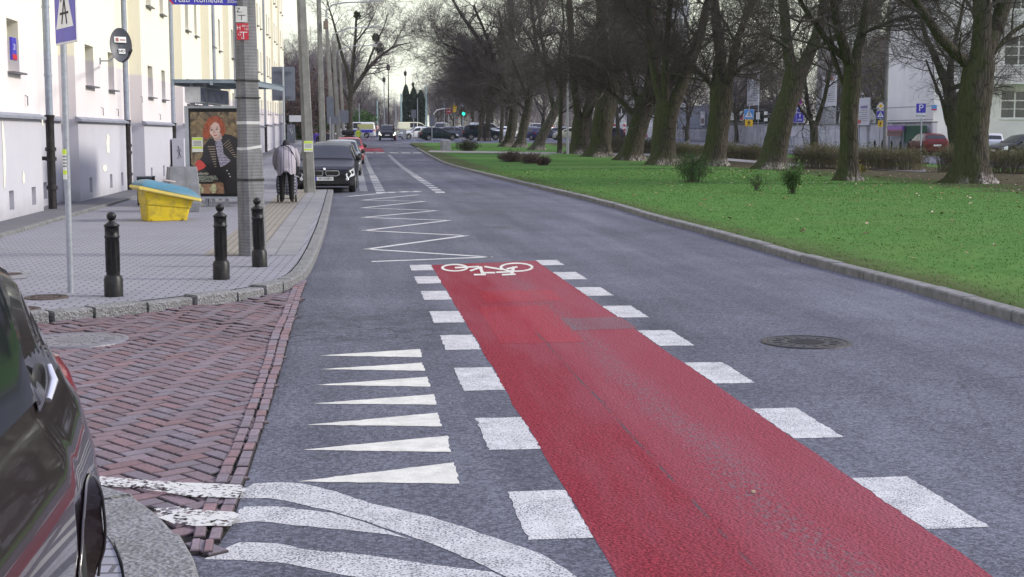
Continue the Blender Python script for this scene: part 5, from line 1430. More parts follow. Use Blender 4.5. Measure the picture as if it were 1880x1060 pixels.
    # wheels
    for q in axq:
        for s in (1, -1):
            M = Matrix.Translation((s * (hw - (.125 if kind != 'near' else .20)), q - L / 2, rw)) @ Matrix.Rotation(s * R(90), 4, 'Y')
            mb = MB(M); mb.lathe([(rw * .62, -.10), (rw * .93, -.10), (rw, -.07), (rw, .06), (rw * .94, .10), (rw * .66, .10), (rw * .64, .06)], 32 if hi else 20)
            w_ = take(mb)
            mb = MB(M); mb.lathe([(rw * .63, -.05), (rw * .66, .10), (rw * .62, .105), (rw * .58, .05)], 24)
            mb.lathe([(.06, .03), (.06, .09), (.03, .1)], 12)
            for k in range(5):
                a = k * 1.2566; mb.box((rw * .34 * math.cos(a), rw * .34 * math.sin(a), .075), (rw * .58, rw * .2, .03), a)
            out.append(('wheel', 'rim', (w_, take(mb)), [M_TYRE, M_RIM]))
    # lamps
    def patch(qa_, qb_, f0, f1, s, off=.008, n=7):
        mb = MB(); a, b = [], []
        for q in np.linspace(qa_, qb_, n):
            lo = zs + .1; z0 = lo + (zb(q) - lo) * f0; z1 = lo + (zb(q) - lo) * f1
            dy = -.008 if q < L / 2 else .008
            a.append((s * (side_x(q, z0) + off), q - L / 2 + dy, z0)); b.append((s * (side_x(q, z1) + off * .6), q - L / 2 + dy, z1))
        m_ = len(a); fl = s > 0
        mb.add(a + b, [(i, i + 1, m_ + i + 1, m_ + i) if fl else (i + 1, i, m_ + i, m_ + i + 1) for i in range(m_ - 1)], True)
        return mb
    for s in (1, -1):
        mb = patch(.015, .42, .48, .96, s)
        mb2 = MB()
        for q, f in ((.05, .78), (.13, .78)):
            x = side_x(q, zs + .1 + (zb(q) - zs - .1) * f) * s
            mb2.M = Matrix.Translation((x, q - L / 2 - .012, zs + .1 + (zb(q) - zs - .1) * f)) @ Matrix.Rotation(R(90), 4, 'X'); mb2.lathe([(.05, -.02), (.05, .012), (.03, .014)], 14)
        out.append(('headlight', 'lens', (take(mb), take(mb2)), ['H', M_LAMPD]))
        hi2 = kind in ('suv', 'van', 'hatch')
        if kind == 'near' and s > 0: continue
        mb = patch(L - .30, L - .012, .62 if not hi2 else .66, .98 if not hi2 else .99, s)
        out.append(('tail_light', None, take(mb), [M_TAIL]))
        qm = zrx[0] + .38; mb = MB(Matrix.Translation((s * (side_x(qm, zb(qm)) + .11), qm - L / 2, zb(qm) + .07)))
        mb.lathe([(.02, -.085), (.07, -.07), (.085, 0), (.07, .07), (.02, .085)], 12); mb.v = [Vector((v.x, v.y, v.z)) for v in mb.v]
        mb.box((-s * .08, .0, -.06), (.14, .05, .04)); out.append(('mirror', None, take(mb), [M_TRIM]))
        for q in (qb - .22, qc - .30):
            if kind == 'near' and q > 2.5: continue
            mb = MB(); mb.box((s * (side_x(q, zb(q) - .10) + .012), q - L / 2, zb(q) - .10), (.03, .17, .03), bev=.008); out.append(('door_handle', None, take(mb), ['P']))
    # front: grille, intake, plate; rear: plate, bumper trim
    zf = zs + .1; w0 = wf(0)
    if kind == 'saloon':
        for s in (1, -1):
            mb = MB(); a = s * .03; b = s * .44
            mb.prism([(a, .56), (a + s * .03, .50), (b - s * .08, .49), (b, .53), (b, .62), (b - s * .03, .66), (a + s * .02, .66), (a, .63)], -L / 2 - .028, -L / 2 + .1); g1 = take(mb)
            mb = MB(); mb.prism([(a + s * .022, .565), (a + s * .045, .522), (b - s * .085, .512), (b - s * .025, .545), (b - s * .025, .615), (b - s * .045, .638), (a + s * .035, .638), (a + s * .022, .62)], -L / 2 - .034, -L / 2 - .024); out.append(('grille', 'opening', (g1, take(mb)), [M_CHROME, M_TRIM]))
        mb = MB(); mb.prism([(-.75, .27), (.75, .27), (.70, .40), (.45, .43), (-.45, .43), (-.70, .40)], -L / 2 - .012, -L / 2 + .3); out.append(('air_intake', None, take(mb), [M_TRIM]))
        mb = MB(Matrix.Translation((0, -L / 2 + .05, .70)) @ Matrix.Rotation(R(50), 4, 'X')); mb.lathe([(.036, -.04), (.036, .012), (.03, .016)], 18); out.append(('badge', None, take(mb), [M_WHITE]))
        for s in (1, -1):
            mb = MB(Matrix.Translation((s * .66, -L / 2 + .03, .40)) @ Matrix.Rotation(R(90), 4, 'X')); mb.lathe([(.05, -.1), (.05, .04), (.03, .045)], 14); out.append(('fog_lamp', None, take(mb), [M_LAMP]))
        zp_ = .42
    else:
        mb = MB(); mb.prism([(-w0 * .62, zf + .26), (w0 * .62, zf + .26), (w0 * .66, zf + .36), (-w0 * .66, zf + .36)], -L / 2 - .012, -L / 2 + .05); out.append(('grille', None, take(mb), [M_TRIM]))
        mb = MB(); mb.prism([(-w0 * .8, zf - .0), (w0 * .8, zf - .0), (w0 * .75, zf + .11), (-w0 * .75, zf + .11)], -L / 2 - .010, -L / 2 + .05); out.append(('air_intake', None, take(mb), [M_TRIM])); zp_ = zf + .19
    mb = MB(); mb.bounds((-.26, -L / 2 - .022, zp_ - .055), (.26, -L / 2 + .02, zp_ + .055)); out.append(('licence_plate', None, take(mb), [M_WHITE]))
    mb = MB(); mb.bounds((-.26, L / 2 - .02, .60), (.26, L / 2 + .014, .71)); out.append(('licence_plate', None, take(mb), [M_WHITE]))
    _cache[key] = (out, side_x, zb, zr, L, W)
    return _cache[key]
CAR_GROUP = 'cars parked along the left kerb'
QG = 'cars queueing at the junction'
def car(kind, p, rz, paint, label, group=None, lights=None, cat='car', hi=False, name=None):
    parts = car_parts(kind, hi)[0]
    t = empty(name or {'van': 'van', 'suv': 'off_road_car'}.get(kind, 'parked_car'), p, rz, label, cat, group)
    for nm, sub, me, mats in parts:
        mm = [paint if m == 'P' else (lights or M_LAMP) if m == 'H' else m for m in mats]
        if sub:
            for d in me:
                d = d
            o = bpy.data.objects.new(nm, me[0].copy() if True else me[0]); COL.objects.link(o); o.parent = t; o.data.materials.append(mm[0])
            s = bpy.data.objects.new(sub, me[1].copy()); COL.objects.link(s); s.parent = o; s.data.materials.append(mm[1])
        else:
            o = bpy.data.objects.new(nm, me.copy()); COL.objects.link(o); o.parent = t
            for m in mm: o.data.materials.append(m)
    return t
# near car at the bottom left
P_DARK = m_car('graphite', (.012, .006, .009), .0, .22)
NEAR = dict(L=4.0, W=1.76, H=1.50, zb=[(0, .5), (.06, .64), (.25, .76), (.8, .85), (1.15, .88), (2.6, .91), (3.3, .935), (3.6, .97), (3.8, 1.01), (3.94, 1.0), (4.0, .74)], zr=[(1.0, .90), (1.75, 1.42), (2.3, 1.50), (3.1, 1.45), (3.5, 1.36), (3.86, 1.04)], win=(1.25, 2.3, 3.22), ax=(.75, 3.36))
KINDS['near'] = NEAR
NX_, NYc = -1.625, 2.70
near = car('near', Vector((NX_, NYc, .0)), 0, P_DARK, 'dark glossy car close to the camera with a red tail lamp, on the brick corner', hi=True)
_, sx, zbn, zrn, Ln, Wn = car_parts('near', True)
def npatch(name, q0, q1, z0f, z1f, mat, off, parent=near, n=10):
    mb = MB(); a, b = [], []
    for q in np.linspace(q0, q1, n):
        z0, z1 = z0f(q), z1f(q); a.append((sx(q, z0) + off, q - Ln / 2, z0)); b.append((sx(q, z1) + off, q - Ln / 2, z1))
    mb.add(a + b, [(i, i + 1, n + i + 1, n + i) for i in range(n - 1)], True); return mb.build(name, mat, parent)
# black quarter panel with the hidden rear door handle
npatch('quarter_trim', 3.21, 3.80, lambda q: zbn(q) + .004, lambda q: max(zbn(q) + .02, zrn(q) - .06), pm('gloss_black', (.012, .012, .014), .12, coat=1), .007)
hq = 3.34
hx = sx(hq, .99) + .008
mb = MB(); secs = [[(hx - .01 + d, hq - Ln / 2 + a * math.cos(w) , 1.0 + b * math.sin(w)) for w in np.linspace(0, 6.283, 25)[:-1]] for d, a, b in ((0, .070, .055), (.012, .062, .048), (.004, .04, .035))]
mb.loft(secs); ph = mb.build('door_handle', M_TRIM, near)
mb = MB(); mb.tube([(hx + .012, hq - Ln / 2 + .06, 1.035), (hx + .030, hq - Ln / 2 + .03, .995), (hx + .026, hq - Ln / 2 - .03, .95)], [.009, .014, .010], 10); mb.build('lever', pm('handle_silver', (.55, .55, .62), .18, .5, coat=1), ph)
# bulging tail lamp and crease lines
mb = MB(); 
a = []
for z, bulge in ((.84, .0), (.88, .025), (.94, .04), (.99, .035), (1.03, .0)):
    a.append([(sx(q, z) + bulge * math.sin(math.pi * k / 8) + .004, q - Ln / 2 + .01 * k / 8, z) for k, q in enumerate(np.linspace(3.83, 3.985, 9))])
fs = []
for i in range(4):
    for k in range(8): fs.append((i * 9 + k, i * 9 + k + 1, (i + 1) * 9 + k + 1, (i + 1) * 9 + k))
mb.add([q for r_ in a for q in r_], fs, True); mb.build('tail_light', pm('tail_lamp_dark', (.17, .02, .035), .15, var=.25, scale=14, coat=.6), near)
mb = MB()
for pts in ([(3.30, .30), (3.42, .52), (3.50, .72)],):
    pass
mb.tube([(sx(q, z) + .002, q - Ln / 2, z) for q, z in ((2.42, .28), (2.44, .55), (2.46, .80), (2.44, 1.0))], .004, 5); mb.build('door_seam', M_TRIM, near)
mb = MB(Matrix.Translation((.0, 0, 0)))
rw = .315; qa = 3.36
ringp = [(sx(qa + (rw + .058) * math.cos(w), max(.32, rw + .02 + (rw + .058) * math.sin(w))) + .004, qa - Ln / 2 + (rw + .058) * math.cos(w), rw + .02 + (rw + .058) * math.sin(w)) for w in np.linspace(-.1, 3.24, 30)]
mb.tube(ringp, .005, 6); mb.build('arch_lip', P_DARK, near)

# row along the kerb
bm_ = car('saloon', Vector((-.80, 40.8 + 2.31, 0)), R(-1), m_car('black', (.006, .006, .011), .0, .4), 'black saloon with twin grilles, first in the parked row behind the notice pole', CAR_GROUP, hi=True)
pl8 = [o for o in bm_.children if o.name.startswith('licence_plate')][0]
text('lettering', 'WI 576EH', .105, (.02, -2.31 - .024, .42), M_INK, pl8, sx=.85)
mb = MB(); mb.bounds((-.26, -2.31 - .0235, .366), (-.22, -2.31 - .022, .474)); mb.build('blue_band', M_SBLUE, pl8)
car('estate', Vector((-.70, 46.6 + 2.3, 0)), R(-1), m_car('slate', (.035, .037, .045), .3), 'dark grey estate car, second in the parked row right behind the black saloon', CAR_GROUP)
car('hatch', Vector((-.50, 57.5 + 2.0, 0)), R(-1), m_car('silver', (.27, .29, .31), .5), 'silver grey hatchback between the dark estate and the red car', CAR_GROUP)
car('hatch', Vector((-.22, 78.0 + 2.0, terr(80))), R(-1), m_car('red', (.42, .018, .025)), 'red hatchback parked in the row on the left', CAR_GROUP)
t = car('estate', Vector((-.30, 86 + 2.3, terr(88))), R(-1), m_car('navy', (.03, .035, .07), .2), 'dark blue car with a roof box, behind the red hatchback', CAR_GROUP)
mb = MB(); mb.box((0, .2, 1.68), (.8, 1.9, .34), bev=.12); mb.build('roof_box', M_TRIM, t)
car('hatch', Vector((-1.35, 103, terr(103))), 0, m_car('pale', (.55, .57, .6), .2), 'pale silver car half hidden between the lamp poles', CAR_GROUP)
# junction
def on(u, c, dz=.012): return col_at(u, c * D, dz)
M_LIT = pm('lit_headlamp', (.95, .93, .8), .3, ems=2.5)
car('suv', on(711, 93), face_cam(on(711, 93)) , m_car('suvdark', (.02, .02, .024)), 'dark off-road car coming towards the camera with its lights on', None, M_LIT)
t = car('van', on(653, 106), R(-93), m_car('police_white', (.62, .63, .64)), 'white police van with a yellow rear standing across the road end', None, cat='van')
for s in (1, -1):
    mb = MB(); mb.bounds((s * .93, .3, 1.15), (s * .965, 2.3, 1.74)); mb.build('yellow_panel', pm('pale_yellow', (.62, .62, .26), .5), t)
    mb = MB(); mb.bounds((s * .955, -1.6, .70), (s * .972, 2.2, 1.0)); mb.build('blue_stripe', M_SBLUE, t)
RT = R(90)   # nose to the right (+X)
car('estate', on(805, 94.5), RT + R(6), m_car('green', (.012, .035, .038), .1), 'dark green estate car crossing in front, nose to the right', QG)
car('estate', on(838, 101), RT + R(4), m_car('greyblue', (.10, .105, .15), .3), 'blue-grey car just behind the dark green estate', QG)
car('suv', on(886, 95), RT + R(-4), m_car('petrol', (.014, .03, .042), .1), 'dark petrol blue off-road car behind the thin leafy trees', QG)
car('hatch', on(764, 98), R(-70), m_car('white', (.66, .67, .69)), 'white hatchback left of the dark green estate', QG)
car('estate', on(768, 105), R(-80), m_car('navy', (.03, .035, .07), .2), 'navy car behind the white hatchback', QG)
car('van', on(762, 116), RT, m_car('cream', (.74, .72, .5)), 'cream yellow van behind the navy car', QG, cat='van')
car('van', on(811, 122), R(-12), m_car('police_white', (.62, .63, .64)), 'white van facing the camera above the dark green estate', QG, cat='van')
car('hatch', on(775, 128), R(20), m_car('white', (.66, .67, .69)), 'white car on the rise farthest back in the queue', QG)
car('hatch', on(845, 125), R(200), m_car('brown', (.10, .07, .07), .2), 'dull maroon car behind the blue-grey car', QG)
car('estate', on(862, 112), RT, m_car('silver', (.27, .29, .31), .5), 'silver estate car behind the petrol blue off-road car', QG)
car('van', on(893, 122), RT, m_car('white', (.66, .67, .69)), 'long white van far behind the thin leafy trees', QG, cat='van')
car('hatch', on(931, 104), R(150), m_car('white', (.66, .67, .69)), 'white car seen between two close trunks', QG)
car('hatch', on(976, 96), R(-155), m_car('blue', (.03, .035, .11), .1), 'blue hatchback seen from behind, left of the leaning trunk', QG)
car('estate', on(977, 112), R(170), m_car('silver', (.27, .29, .31), .5), 'silver car behind the blue hatchback', QG)
car('van', on(985, 135), R(0), m_car('lilac', (.35, .34, .42), .1), 'tall lilac grey van at the back of the queue', QG, cat='van')
car('hatch', on(1001, 97), RT, m_car('greyblue', (.10, .105, .15), .3), 'grey-blue hatchback right of the leaning trunk', QG)
car('hatch', on(1013, 106), R(120), m_car('red', (.42, .018, .025)), 'red car behind the grey-blue hatchback', QG)
car('hatch', on(1046, 96.5), R(-95), m_car('paleyellow', (.72, .70, .50)), 'pale yellow-white hatchback behind the thin lamp post', QG)
car('estate', on(1020, 103), R(-95), m_car('silver', (.27, .29, .31), .5), 'silver car between the red car and the pale yellow hatchback', QG)
car('hatch', on(1086, 99), R(150), m_car('white', (.66, .67, .69)), 'white car glimpsed between two thick trunks', QG)
car('hatch', on(1115, 94), R(-100), m_car('navy', (.03, .035, .07), .2), 'navy car glimpsed right of a thick trunk, by the white hoardings', QG)
RG = 'cars parked by the white house'
p = on(1702, 57, .16); car('hatch', p, face_cam(p) + R(200), m_car('darkred', (.10, .010, .014)), 'dark red hatchback behind the hedge gap', RG)
p = on(1822, 56, .16); car('hatch', p, face_cam(p) + R(178), m_car('white2', (.55, .55, .6)), 'white hatchback seen from behind in front of the house window', RG)
p = on(1874, 52, .16); car('hatch', p, face_cam(p) + R(-50), m_car('charcoal', (.03, .032, .04), .2), 'charcoal car at the right edge beyond the hedge', RG)
# ------------------------------------------------------------------ trees
def m_bark(name='bark', moss=.6, col=((.030, .027, .020), (.095, .082, .064))):
    n = NT(name); p = n.pos(); o = n.obj()
    nz = n.noise(n.map(p, (5, 5, .9)), 2.2, 6, .7, .6)
    fis = n.voro(n.map(p, (9, 9, 1.6)), 1.2, 'DISTANCE_TO_EDGE')
    c = n.mix(n.step(nz, .3, .7), *col)
    c = n.mix(n.step(fis, .12, .0), c, (.014, .012, .009))
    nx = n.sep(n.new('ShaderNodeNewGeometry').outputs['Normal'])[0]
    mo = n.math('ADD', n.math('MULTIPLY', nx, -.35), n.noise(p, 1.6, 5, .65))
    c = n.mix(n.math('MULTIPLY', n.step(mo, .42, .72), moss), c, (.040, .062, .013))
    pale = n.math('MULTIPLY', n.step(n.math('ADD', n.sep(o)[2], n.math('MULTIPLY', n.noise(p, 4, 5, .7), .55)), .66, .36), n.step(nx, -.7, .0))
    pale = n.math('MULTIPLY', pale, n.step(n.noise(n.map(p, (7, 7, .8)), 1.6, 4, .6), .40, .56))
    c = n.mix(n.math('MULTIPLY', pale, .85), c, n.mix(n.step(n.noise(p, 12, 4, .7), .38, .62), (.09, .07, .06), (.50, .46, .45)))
    n.set(col=c, rough=.95, spec=.2); n.bump(n.math('ADD', n.math('MULTIPLY', nz, .6), fis), .9, .05); return n.m
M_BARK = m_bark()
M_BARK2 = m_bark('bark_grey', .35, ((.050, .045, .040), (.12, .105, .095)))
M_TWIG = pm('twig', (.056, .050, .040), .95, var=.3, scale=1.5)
M_TWIGM = pm('twig_hazy', (.085, .074, .070), .95, var=.3, scale=1.5)  # twig colour lightened to imitate haze over the middle trees
M_TWIG2 = pm('twig_far', (.135, .115, .125), .95, var=.2, scale=1.5)  # paler and more violet: distance haze put into the twig colour
def unit(a): return a / np.maximum(1e-9, np.linalg.norm(a, axis=-1, keepdims=True))
def tubes_np(P, Rr, k):
    """P (N,n,3) centre lines, Rr (N,n) radii -> verts, quads"""
    N, n, _ = P.shape
    T = np.gradient(P, axis=1); T = unit(T)
    ref = np.where(np.abs(T[:, :1, 2:3]) > .8, np.array([1., 0, 0]), np.array([0, 0, 1.]))
    A = unit(np.cross(T, np.broadcast_to(ref, T.shape))); B = np.cross(T, A)
    w = np.arange(k) * 2 * np.pi / k
    V = P[:, :, None] + Rr[:, :, None, None] * (A[:, :, None] * np.cos(w)[None, None, :, None] + B[:, :, None] * np.sin(w)[None, None, :, None])
    idx = np.arange(N * n * k).reshape(N, n, k)
    a = idx[:, :-1]; b = np.roll(idx, -1, 2)[:, :-1]; c = np.roll(idx, -1, 2)[:, 1:]; d = idx[:, 1:]
    return V.reshape(-1, 3), np.stack([a, b, c, d], -1).reshape(-1, 4)
def spawn(P, Rr, per, rng, tr, lr, ang, up, n, rk, wob=.22, zcap=None):
    """children of the branches P: per each, between fractions tr, length lr, opening angle ang"""
    N, m, _ = P.shape
    pi = np.repeat(np.arange(N), per); t = rng.uniform(tr[0], tr[1], len(pi)) * (m - 1)
    i0 = np.minimum(t.astype(int), m - 2); f = (t - i0)[:, None]
    S = P[pi, i0] * (1 - f) + P[pi, i0 + 1] * f; r0 = (Rr[pi, i0] * (1 - f[:, 0]) + Rr[pi, i0 + 1] * f[:, 0]) * rk
    D = unit(P[pi, i0 + 1] - P[pi, i0])
    if zcap is not None:
        k = S[:, 2] < zcap + rng.uniform(0, 1.2, len(S)); S, r0, D = S[k], r0[k], D[k]
    q = rng.normal(size=D.shape); q = unit(q - D * (q * D).sum(1, keepdims=True))
    a = rng.uniform(ang[0], ang[1], len(S))[:, None]
    d = unit(D * np.cos(a) + q * np.sin(a) + np.array([0, 0, up]))
    L = rng.uniform(lr[0], lr[1], len(S)); st = (L / (n - 1))[:, None]
    pts = [S]
    for _ in range(n - 1):
        pts.append(pts[-1] + d * st); d = unit(d + rng.normal(size=d.shape) * wob + np.array([0, 0, up * .25]))
    Q = np.stack(pts, 1); rr = np.maximum(.0035, r0)[:, None] * np.linspace(1, .35, n)[None]
    return Q, rr
def resample(pts, rad, n):
    pts = np.array([list(p) for p in pts]); d = np.concatenate([[0], np.cumsum(np.linalg.norm(np.diff(pts, axis=0), axis=1))])
    s = np.linspace(0, d[-1], n)
    return np.stack([np.interp(s, d, pts[:, i]) for i in range(3)], 1), np.interp(s, d, rad)
def crown(limbs, rng, zcap=None, dens=(9, 8, 7, 3), lens=((1.6, 3.6), (.9, 2.0), (.4, 1.0), (.15, .45)), up=.12, twig=1.0):
    Ps = np.stack([resample(p, r_, 10)[0] for p, r_ in limbs]); Rs = np.stack([resample(p, r_, 10)[1] for p, r_ in limbs])
    VV, FF, off = [], [], 0
    l1 = spawn(Ps, Rs, dens[0], rng, (.12, 1), lens[0], (R(30), R(75)), up, 8, .42, .2)
    l1 = (l1[0], np.clip(l1[1], .012, .06))
    l2 = spawn(*l1, dens[1], rng, (.15, 1), lens[1], (R(25), R(70)), up * .6, 6, .55, .2)
    l2 = (l2[0], np.clip(l2[1], .007, .03))
    l3 = spawn(*l2, dens[2], rng, (.15, 1), lens[2], (R(20), R(70)), .05, 4, .6, .2, None if zcap is None else zcap + 2)
    l3 = (l3[0], np.clip(l3[1], .0045 * twig, .012))
    l4 = spawn(*l3, dens[3], rng, (.2, 1), lens[3], (R(20), R(60)), .03, 3, .7, .2, zcap)
    l4 = (l4[0], np.clip(l4[1], .0035 * twig, .006))
    for (P, r_), k in ((l1, 5), (l2, 4), (l3, 3), (l4, 3)):
        if len(P) == 0: continue
        v, f = tubes_np(P, r_, k); VV.append(v); FF.append(f + off); off += len(v)
    return np.concatenate(VV), np.concatenate(FF), l3
def trunk_mesh(mb, pts, rad, base, k=22, flare=.5, seed=1):
    rr = random.Random(seed); P, r_ = resample(pts, rad, 30); secs = []
    nr = rr.randint(5, 7); ph = rr.uniform(0, 6)
    for (x, y, z), r0 in zip(P, r_):
        h = max(0, z - base.z); fl = flare * math.exp(-h / .34)
        ring = []
        for j in range(k):
            w = 2 * math.pi * j / k
            m = 1 + fl * (.25 + .95 * max(0, math.cos(nr * w + ph)) ** 1.2) + .05 * math.sin(3 * w + ph + z * 1.2) + .03 * math.sin(7 * w + z * 3) + rr.uniform(-.018, .018)
            ring.append((x + r0 * m * math.cos(w), y + r0 * m * math.sin(w), z))
        secs.append(ring)
    mb.loft(secs, cap=True)
TREES = []
def tree(base, tr, limbs, label, seed, dens=(8, 7, 6, 3), extra=4, zc=None, bark=None, flare=.62, lens=None, group='big bare trees on the lawn', twig=1.0, dr=.6, twm=None, ws=1.0):
    """tr: photo trace of the trunk (u, v, width px); limbs: traces of the main limbs; the crown grows from them"""
    rng = np.random.default_rng(seed); rr = random.Random(seed)
    c = depth(base); k = c / F
    t = empty('bare_tree', base, 0, label, 'tree', group)
    pts = [CH(u, v, c) for u, v, w in tr]; pts[0].z = base.z - .08; rad = [w / 2 * k * ws for u, v, w in tr]
    mb = MB(); trunk_mesh(mb, pts, rad, base, seed=seed, flare=flare)
    LL = []
    for L in limbs:
        d0 = rr.uniform(-dr, dr); P = [CH(u, v, c + d0 * i * .8) for i, (u, v, w) in enumerate(L)]; r_ = [w / 2 * k * ws for u, v, w in L]
        if L[-1][1] < 0:
            e_ = (P[-1] - P[-2]).normalized(); P += [P[-1] + e_ * 2.2, P[-1] + e_ * 4.5 + Vector((rr.uniform(-.8, .8), rr.uniform(-.8, .8), .5))]; r_ += [r_[-1] * .65, r_[-1] * .25]
        Pn, rn = resample(P, r_, 12); jit = rng.normal(0, .012, Pn.shape); jit[0] = 0
        mb.tube([Vector(q) for q in (Pn + jit * rn[:, None] * 8)], list(rn), 10, cap=False); LL.append((P, r_))
    # limbs the photo shows only as a tangle: towards and away from the camera
    src = [(pts[len(pts) // 2:], rad[len(rad) // 2:])] + LL
    for e in range(extra):
        P0, r0 = src[rr.randrange(len(src))]; Pn, rn = resample(P0, r0, 10); i = rr.randint(4, 9)
        a = rr.uniform(0, 6.28); d = Vector((math.cos(a), math.sin(a), rr.uniform(.2, .9))).normalized(); s = Vector(Pn[i]); q = [s]; ln = rr.uniform(3, 6)
        for _ in range(7):
            q.append(q[-1] + d * ln / 7); d = (d + Vector((rr.gauss(0, .16), rr.gauss(0, .16), rr.gauss(.04, .12)))).normalized()
        r1 = rn[i] * .45; rl = list(np.linspace(r1, r1 * .3, 8)); mb.tube(q, rl, 8, cap=False); LL.append((q, rl))
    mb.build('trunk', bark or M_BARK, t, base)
    zcap = (zc if zc is not None else (HC + 250 * k + 1.2))
    V, Fq, tips = crown(LL, rng, zcap, dens, lens or ((1.6, 3.6), (.9, 2.0), (.4, 1.0), (.15, .45)), twig=twig)
    np_mesh('crown', V - np.array(base)[None], [Fq], twm or M_TWIG, t)
    TREES.append(t); return t, tips
def gb(u, v): return G(u, v, .10)
tree(gb(1785, 338), [(1785, 342, 78), (1785, 325, 68), (1784, 290, 61), (1785, 240, 57), (1788, 190, 60), (1792, 150, 58), (1797, 112, 54)],
     [[(1796, 125, 42), (1803, 60, 34), (1800, 0, 32), (1798, -60, 28)], [(1802, 115, 34), (1824, 60, 30), (1847, 0, 26), (1864, -60, 20)], [(1784, 122, 23), (1752, 95, 20), (1722, 66, 18), (1700, 30, 15), (1680, 0, 13), (1655, -40, 10)], [(1812, 108, 10), (1840, 80, 9), (1868, 52, 8), (1905, 38, 6)], [(1786, 130, 6), (1770, 118, 5), (1760, 90, 4), (1765, 60, 3)]],
     'thick bare tree nearest the right edge, with three heavy limbs and pale roots', 101, dens=(7, 7, 6, 3), extra=1)
tree(gb(1558, 332), [(1558, 336, 40), (1558, 315, 35), (1559, 260, 32), (1560, 200, 32), (1563, 150, 32), (1565, 118, 31)],
     [[(1562, 128, 21), (1548, 80, 18), (1536, 40, 16), (1528, -5, 14), (1522, -60, 11)], [(1567, 126, 22), (1580, 80, 18), (1588, 40, 17), (1595, -5, 15), (1600, -60, 11)], [(1552, 165, 8), (1540, 130, 7), (1525, 85, 6), (1500, 40, 5), (1470, 10, 4)], [(1582, 62, 8), (1620, 45, 7), (1660, 30, 6), (1720, 35, 4)]],
     'straight bare tree forking in two, standing in front of the long hedge', 102, dens=(10, 8, 7, 3))
tree(gb(1415, 311), [(1412, 315, 52), (1417, 295, 45), (1428, 250, 44), (1442, 200, 42), (1455, 160, 40), (1463, 122, 40)],
     [[(1456, 138, 24), (1446, 80, 20), (1440, 30, 19), (1436, -20, 17), (1434, -70, 14)], [(1468, 138, 27), (1490, 90, 22), (1505, 50, 20), (1515, 0, 18), (1522, -60, 14)], [(1487, 95, 10), (1520, 75, 8), (1560, 50, 6), (1600, 40, 4)], [(1448, 90, 8), (1420, 70, 6), (1390, 62, 5), (1350, 70, 4)]],
     'mossy bare tree leaning to the right in front of the blue arrow signs', 103, dens=(10, 8, 7, 3))
tree(gb(1313, 304), [(1309, 308, 46), (1312, 285, 41), (1318, 240, 40), (1322, 200, 40), (1325, 158, 40)],
     [[(1321, 170, 28), (1322, 110, 22), (1318, 60, 20), (1312, 0, 16), (1308, -60, 12)], [(1330, 170, 22), (1342, 120, 17), (1355, 70, 14), (1375, 20, 11), (1390, -40, 8)], [(1316, 175, 10), (1300, 150, 8), (1270, 120, 7), (1245, 95, 5)], [(1335, 150, 9), (1365, 120, 7), (1400, 110, 5)]],
     'upright bare tree between the crossing sign and the grey boarded wall', 104, dens=(14, 9, 7, 3))
tree(gb(1218, 302), [(1214, 306, 50), (1216, 285, 43), (1220, 240, 42), (1225, 205, 44), (1228, 186, 46)],
     [[(1221, 196, 26), (1205, 150, 20), (1198, 100, 19), (1195, 50, 17), (1190, -10, 14), (1186, -60, 10)], [(1236, 194, 26), (1255, 150, 22), (1272, 110, 20), (1287, 60, 17), (1300, 0, 13), (1310, -50, 9)], [(1222, 192, 16), (1220, 140, 14), (1225, 80, 12), (1230, 10, 10), (1232, -50, 8)]],
     'thick bare tree forking low in a wide V, right of the white hoarding', 105, dens=(14, 9, 7, 3))
tree(gb(1158, 295), [(1154, 298, 44), (1159, 278, 37), (1170, 240, 36), (1180, 205, 36), (1190, 172, 36)],
     [[(1189, 184, 28), (1200, 130, 22), (1205, 80, 19), (1200, 20, 15), (1197, -50, 10)], [(1166, 214, 10), (1150, 195, 9), (1130, 175, 8), (1105, 155, 6), (1080, 140, 4)], [(1172, 200, 8), (1160, 150, 7), (1150, 110, 6), (1140, 60, 4)]],
     'bare tree leaning right with a low side branch, left of the white hoarding letters', 106, dens=(14, 9, 7, 3))
tree(gb(1103, 288), [(1099, 292, 48), (1102, 270, 39), (1107, 230, 38), (1112, 190, 40), (1118, 148, 40)],
     [[(1114, 160, 26), (1110, 100, 20), (1105, 50, 17), (1102, 0, 14), (1100, -60, 9)], [(1122, 158, 24), (1135, 100, 18), (1150, 50, 15), (1160, 0, 12), (1170, -60, 8)], [(1118, 160, 10), (1122, 100, 9), (1128, 40, 7)]],
     'broad bare trunk with spreading roots, right next to the low forked one', 107, dens=(14, 9, 7, 3))
tree(gb(1066, 283), [(1064, 287, 38), (1065, 265, 33), (1066, 240, 32), (1068, 216, 32)],
     [[(1063, 226, 16), (1058, 180, 13), (1051, 130, 12), (1048, 70, 11), (1046, 0, 10), (1045, -50, 7)], [(1073, 226, 18), (1082, 180, 13), (1090, 140, 11), (1094, 80, 9), (1100, 10, 7)]],
     'low forked bare tree right of the thin grey post', 108, dens=(14, 9, 7, 3))
tree(gb(1027, 282), [(1027, 285, 10), (1028, 240, 8), (1030, 190, 7), (1030, 150, 6)], [[(1030, 155, 6), (1027, 100, 5), (1035, 40, 4), (1030, -30, 3)], [(1030, 210, 3), (1050, 195, 3), (1065, 185, 2)]], 'thin young tree left of the grey post', 109, extra=3, flare=.1)
BIG = ((2.2, 4.6), (1.1, 2.4), (.5, 1.2), (.2, .5))
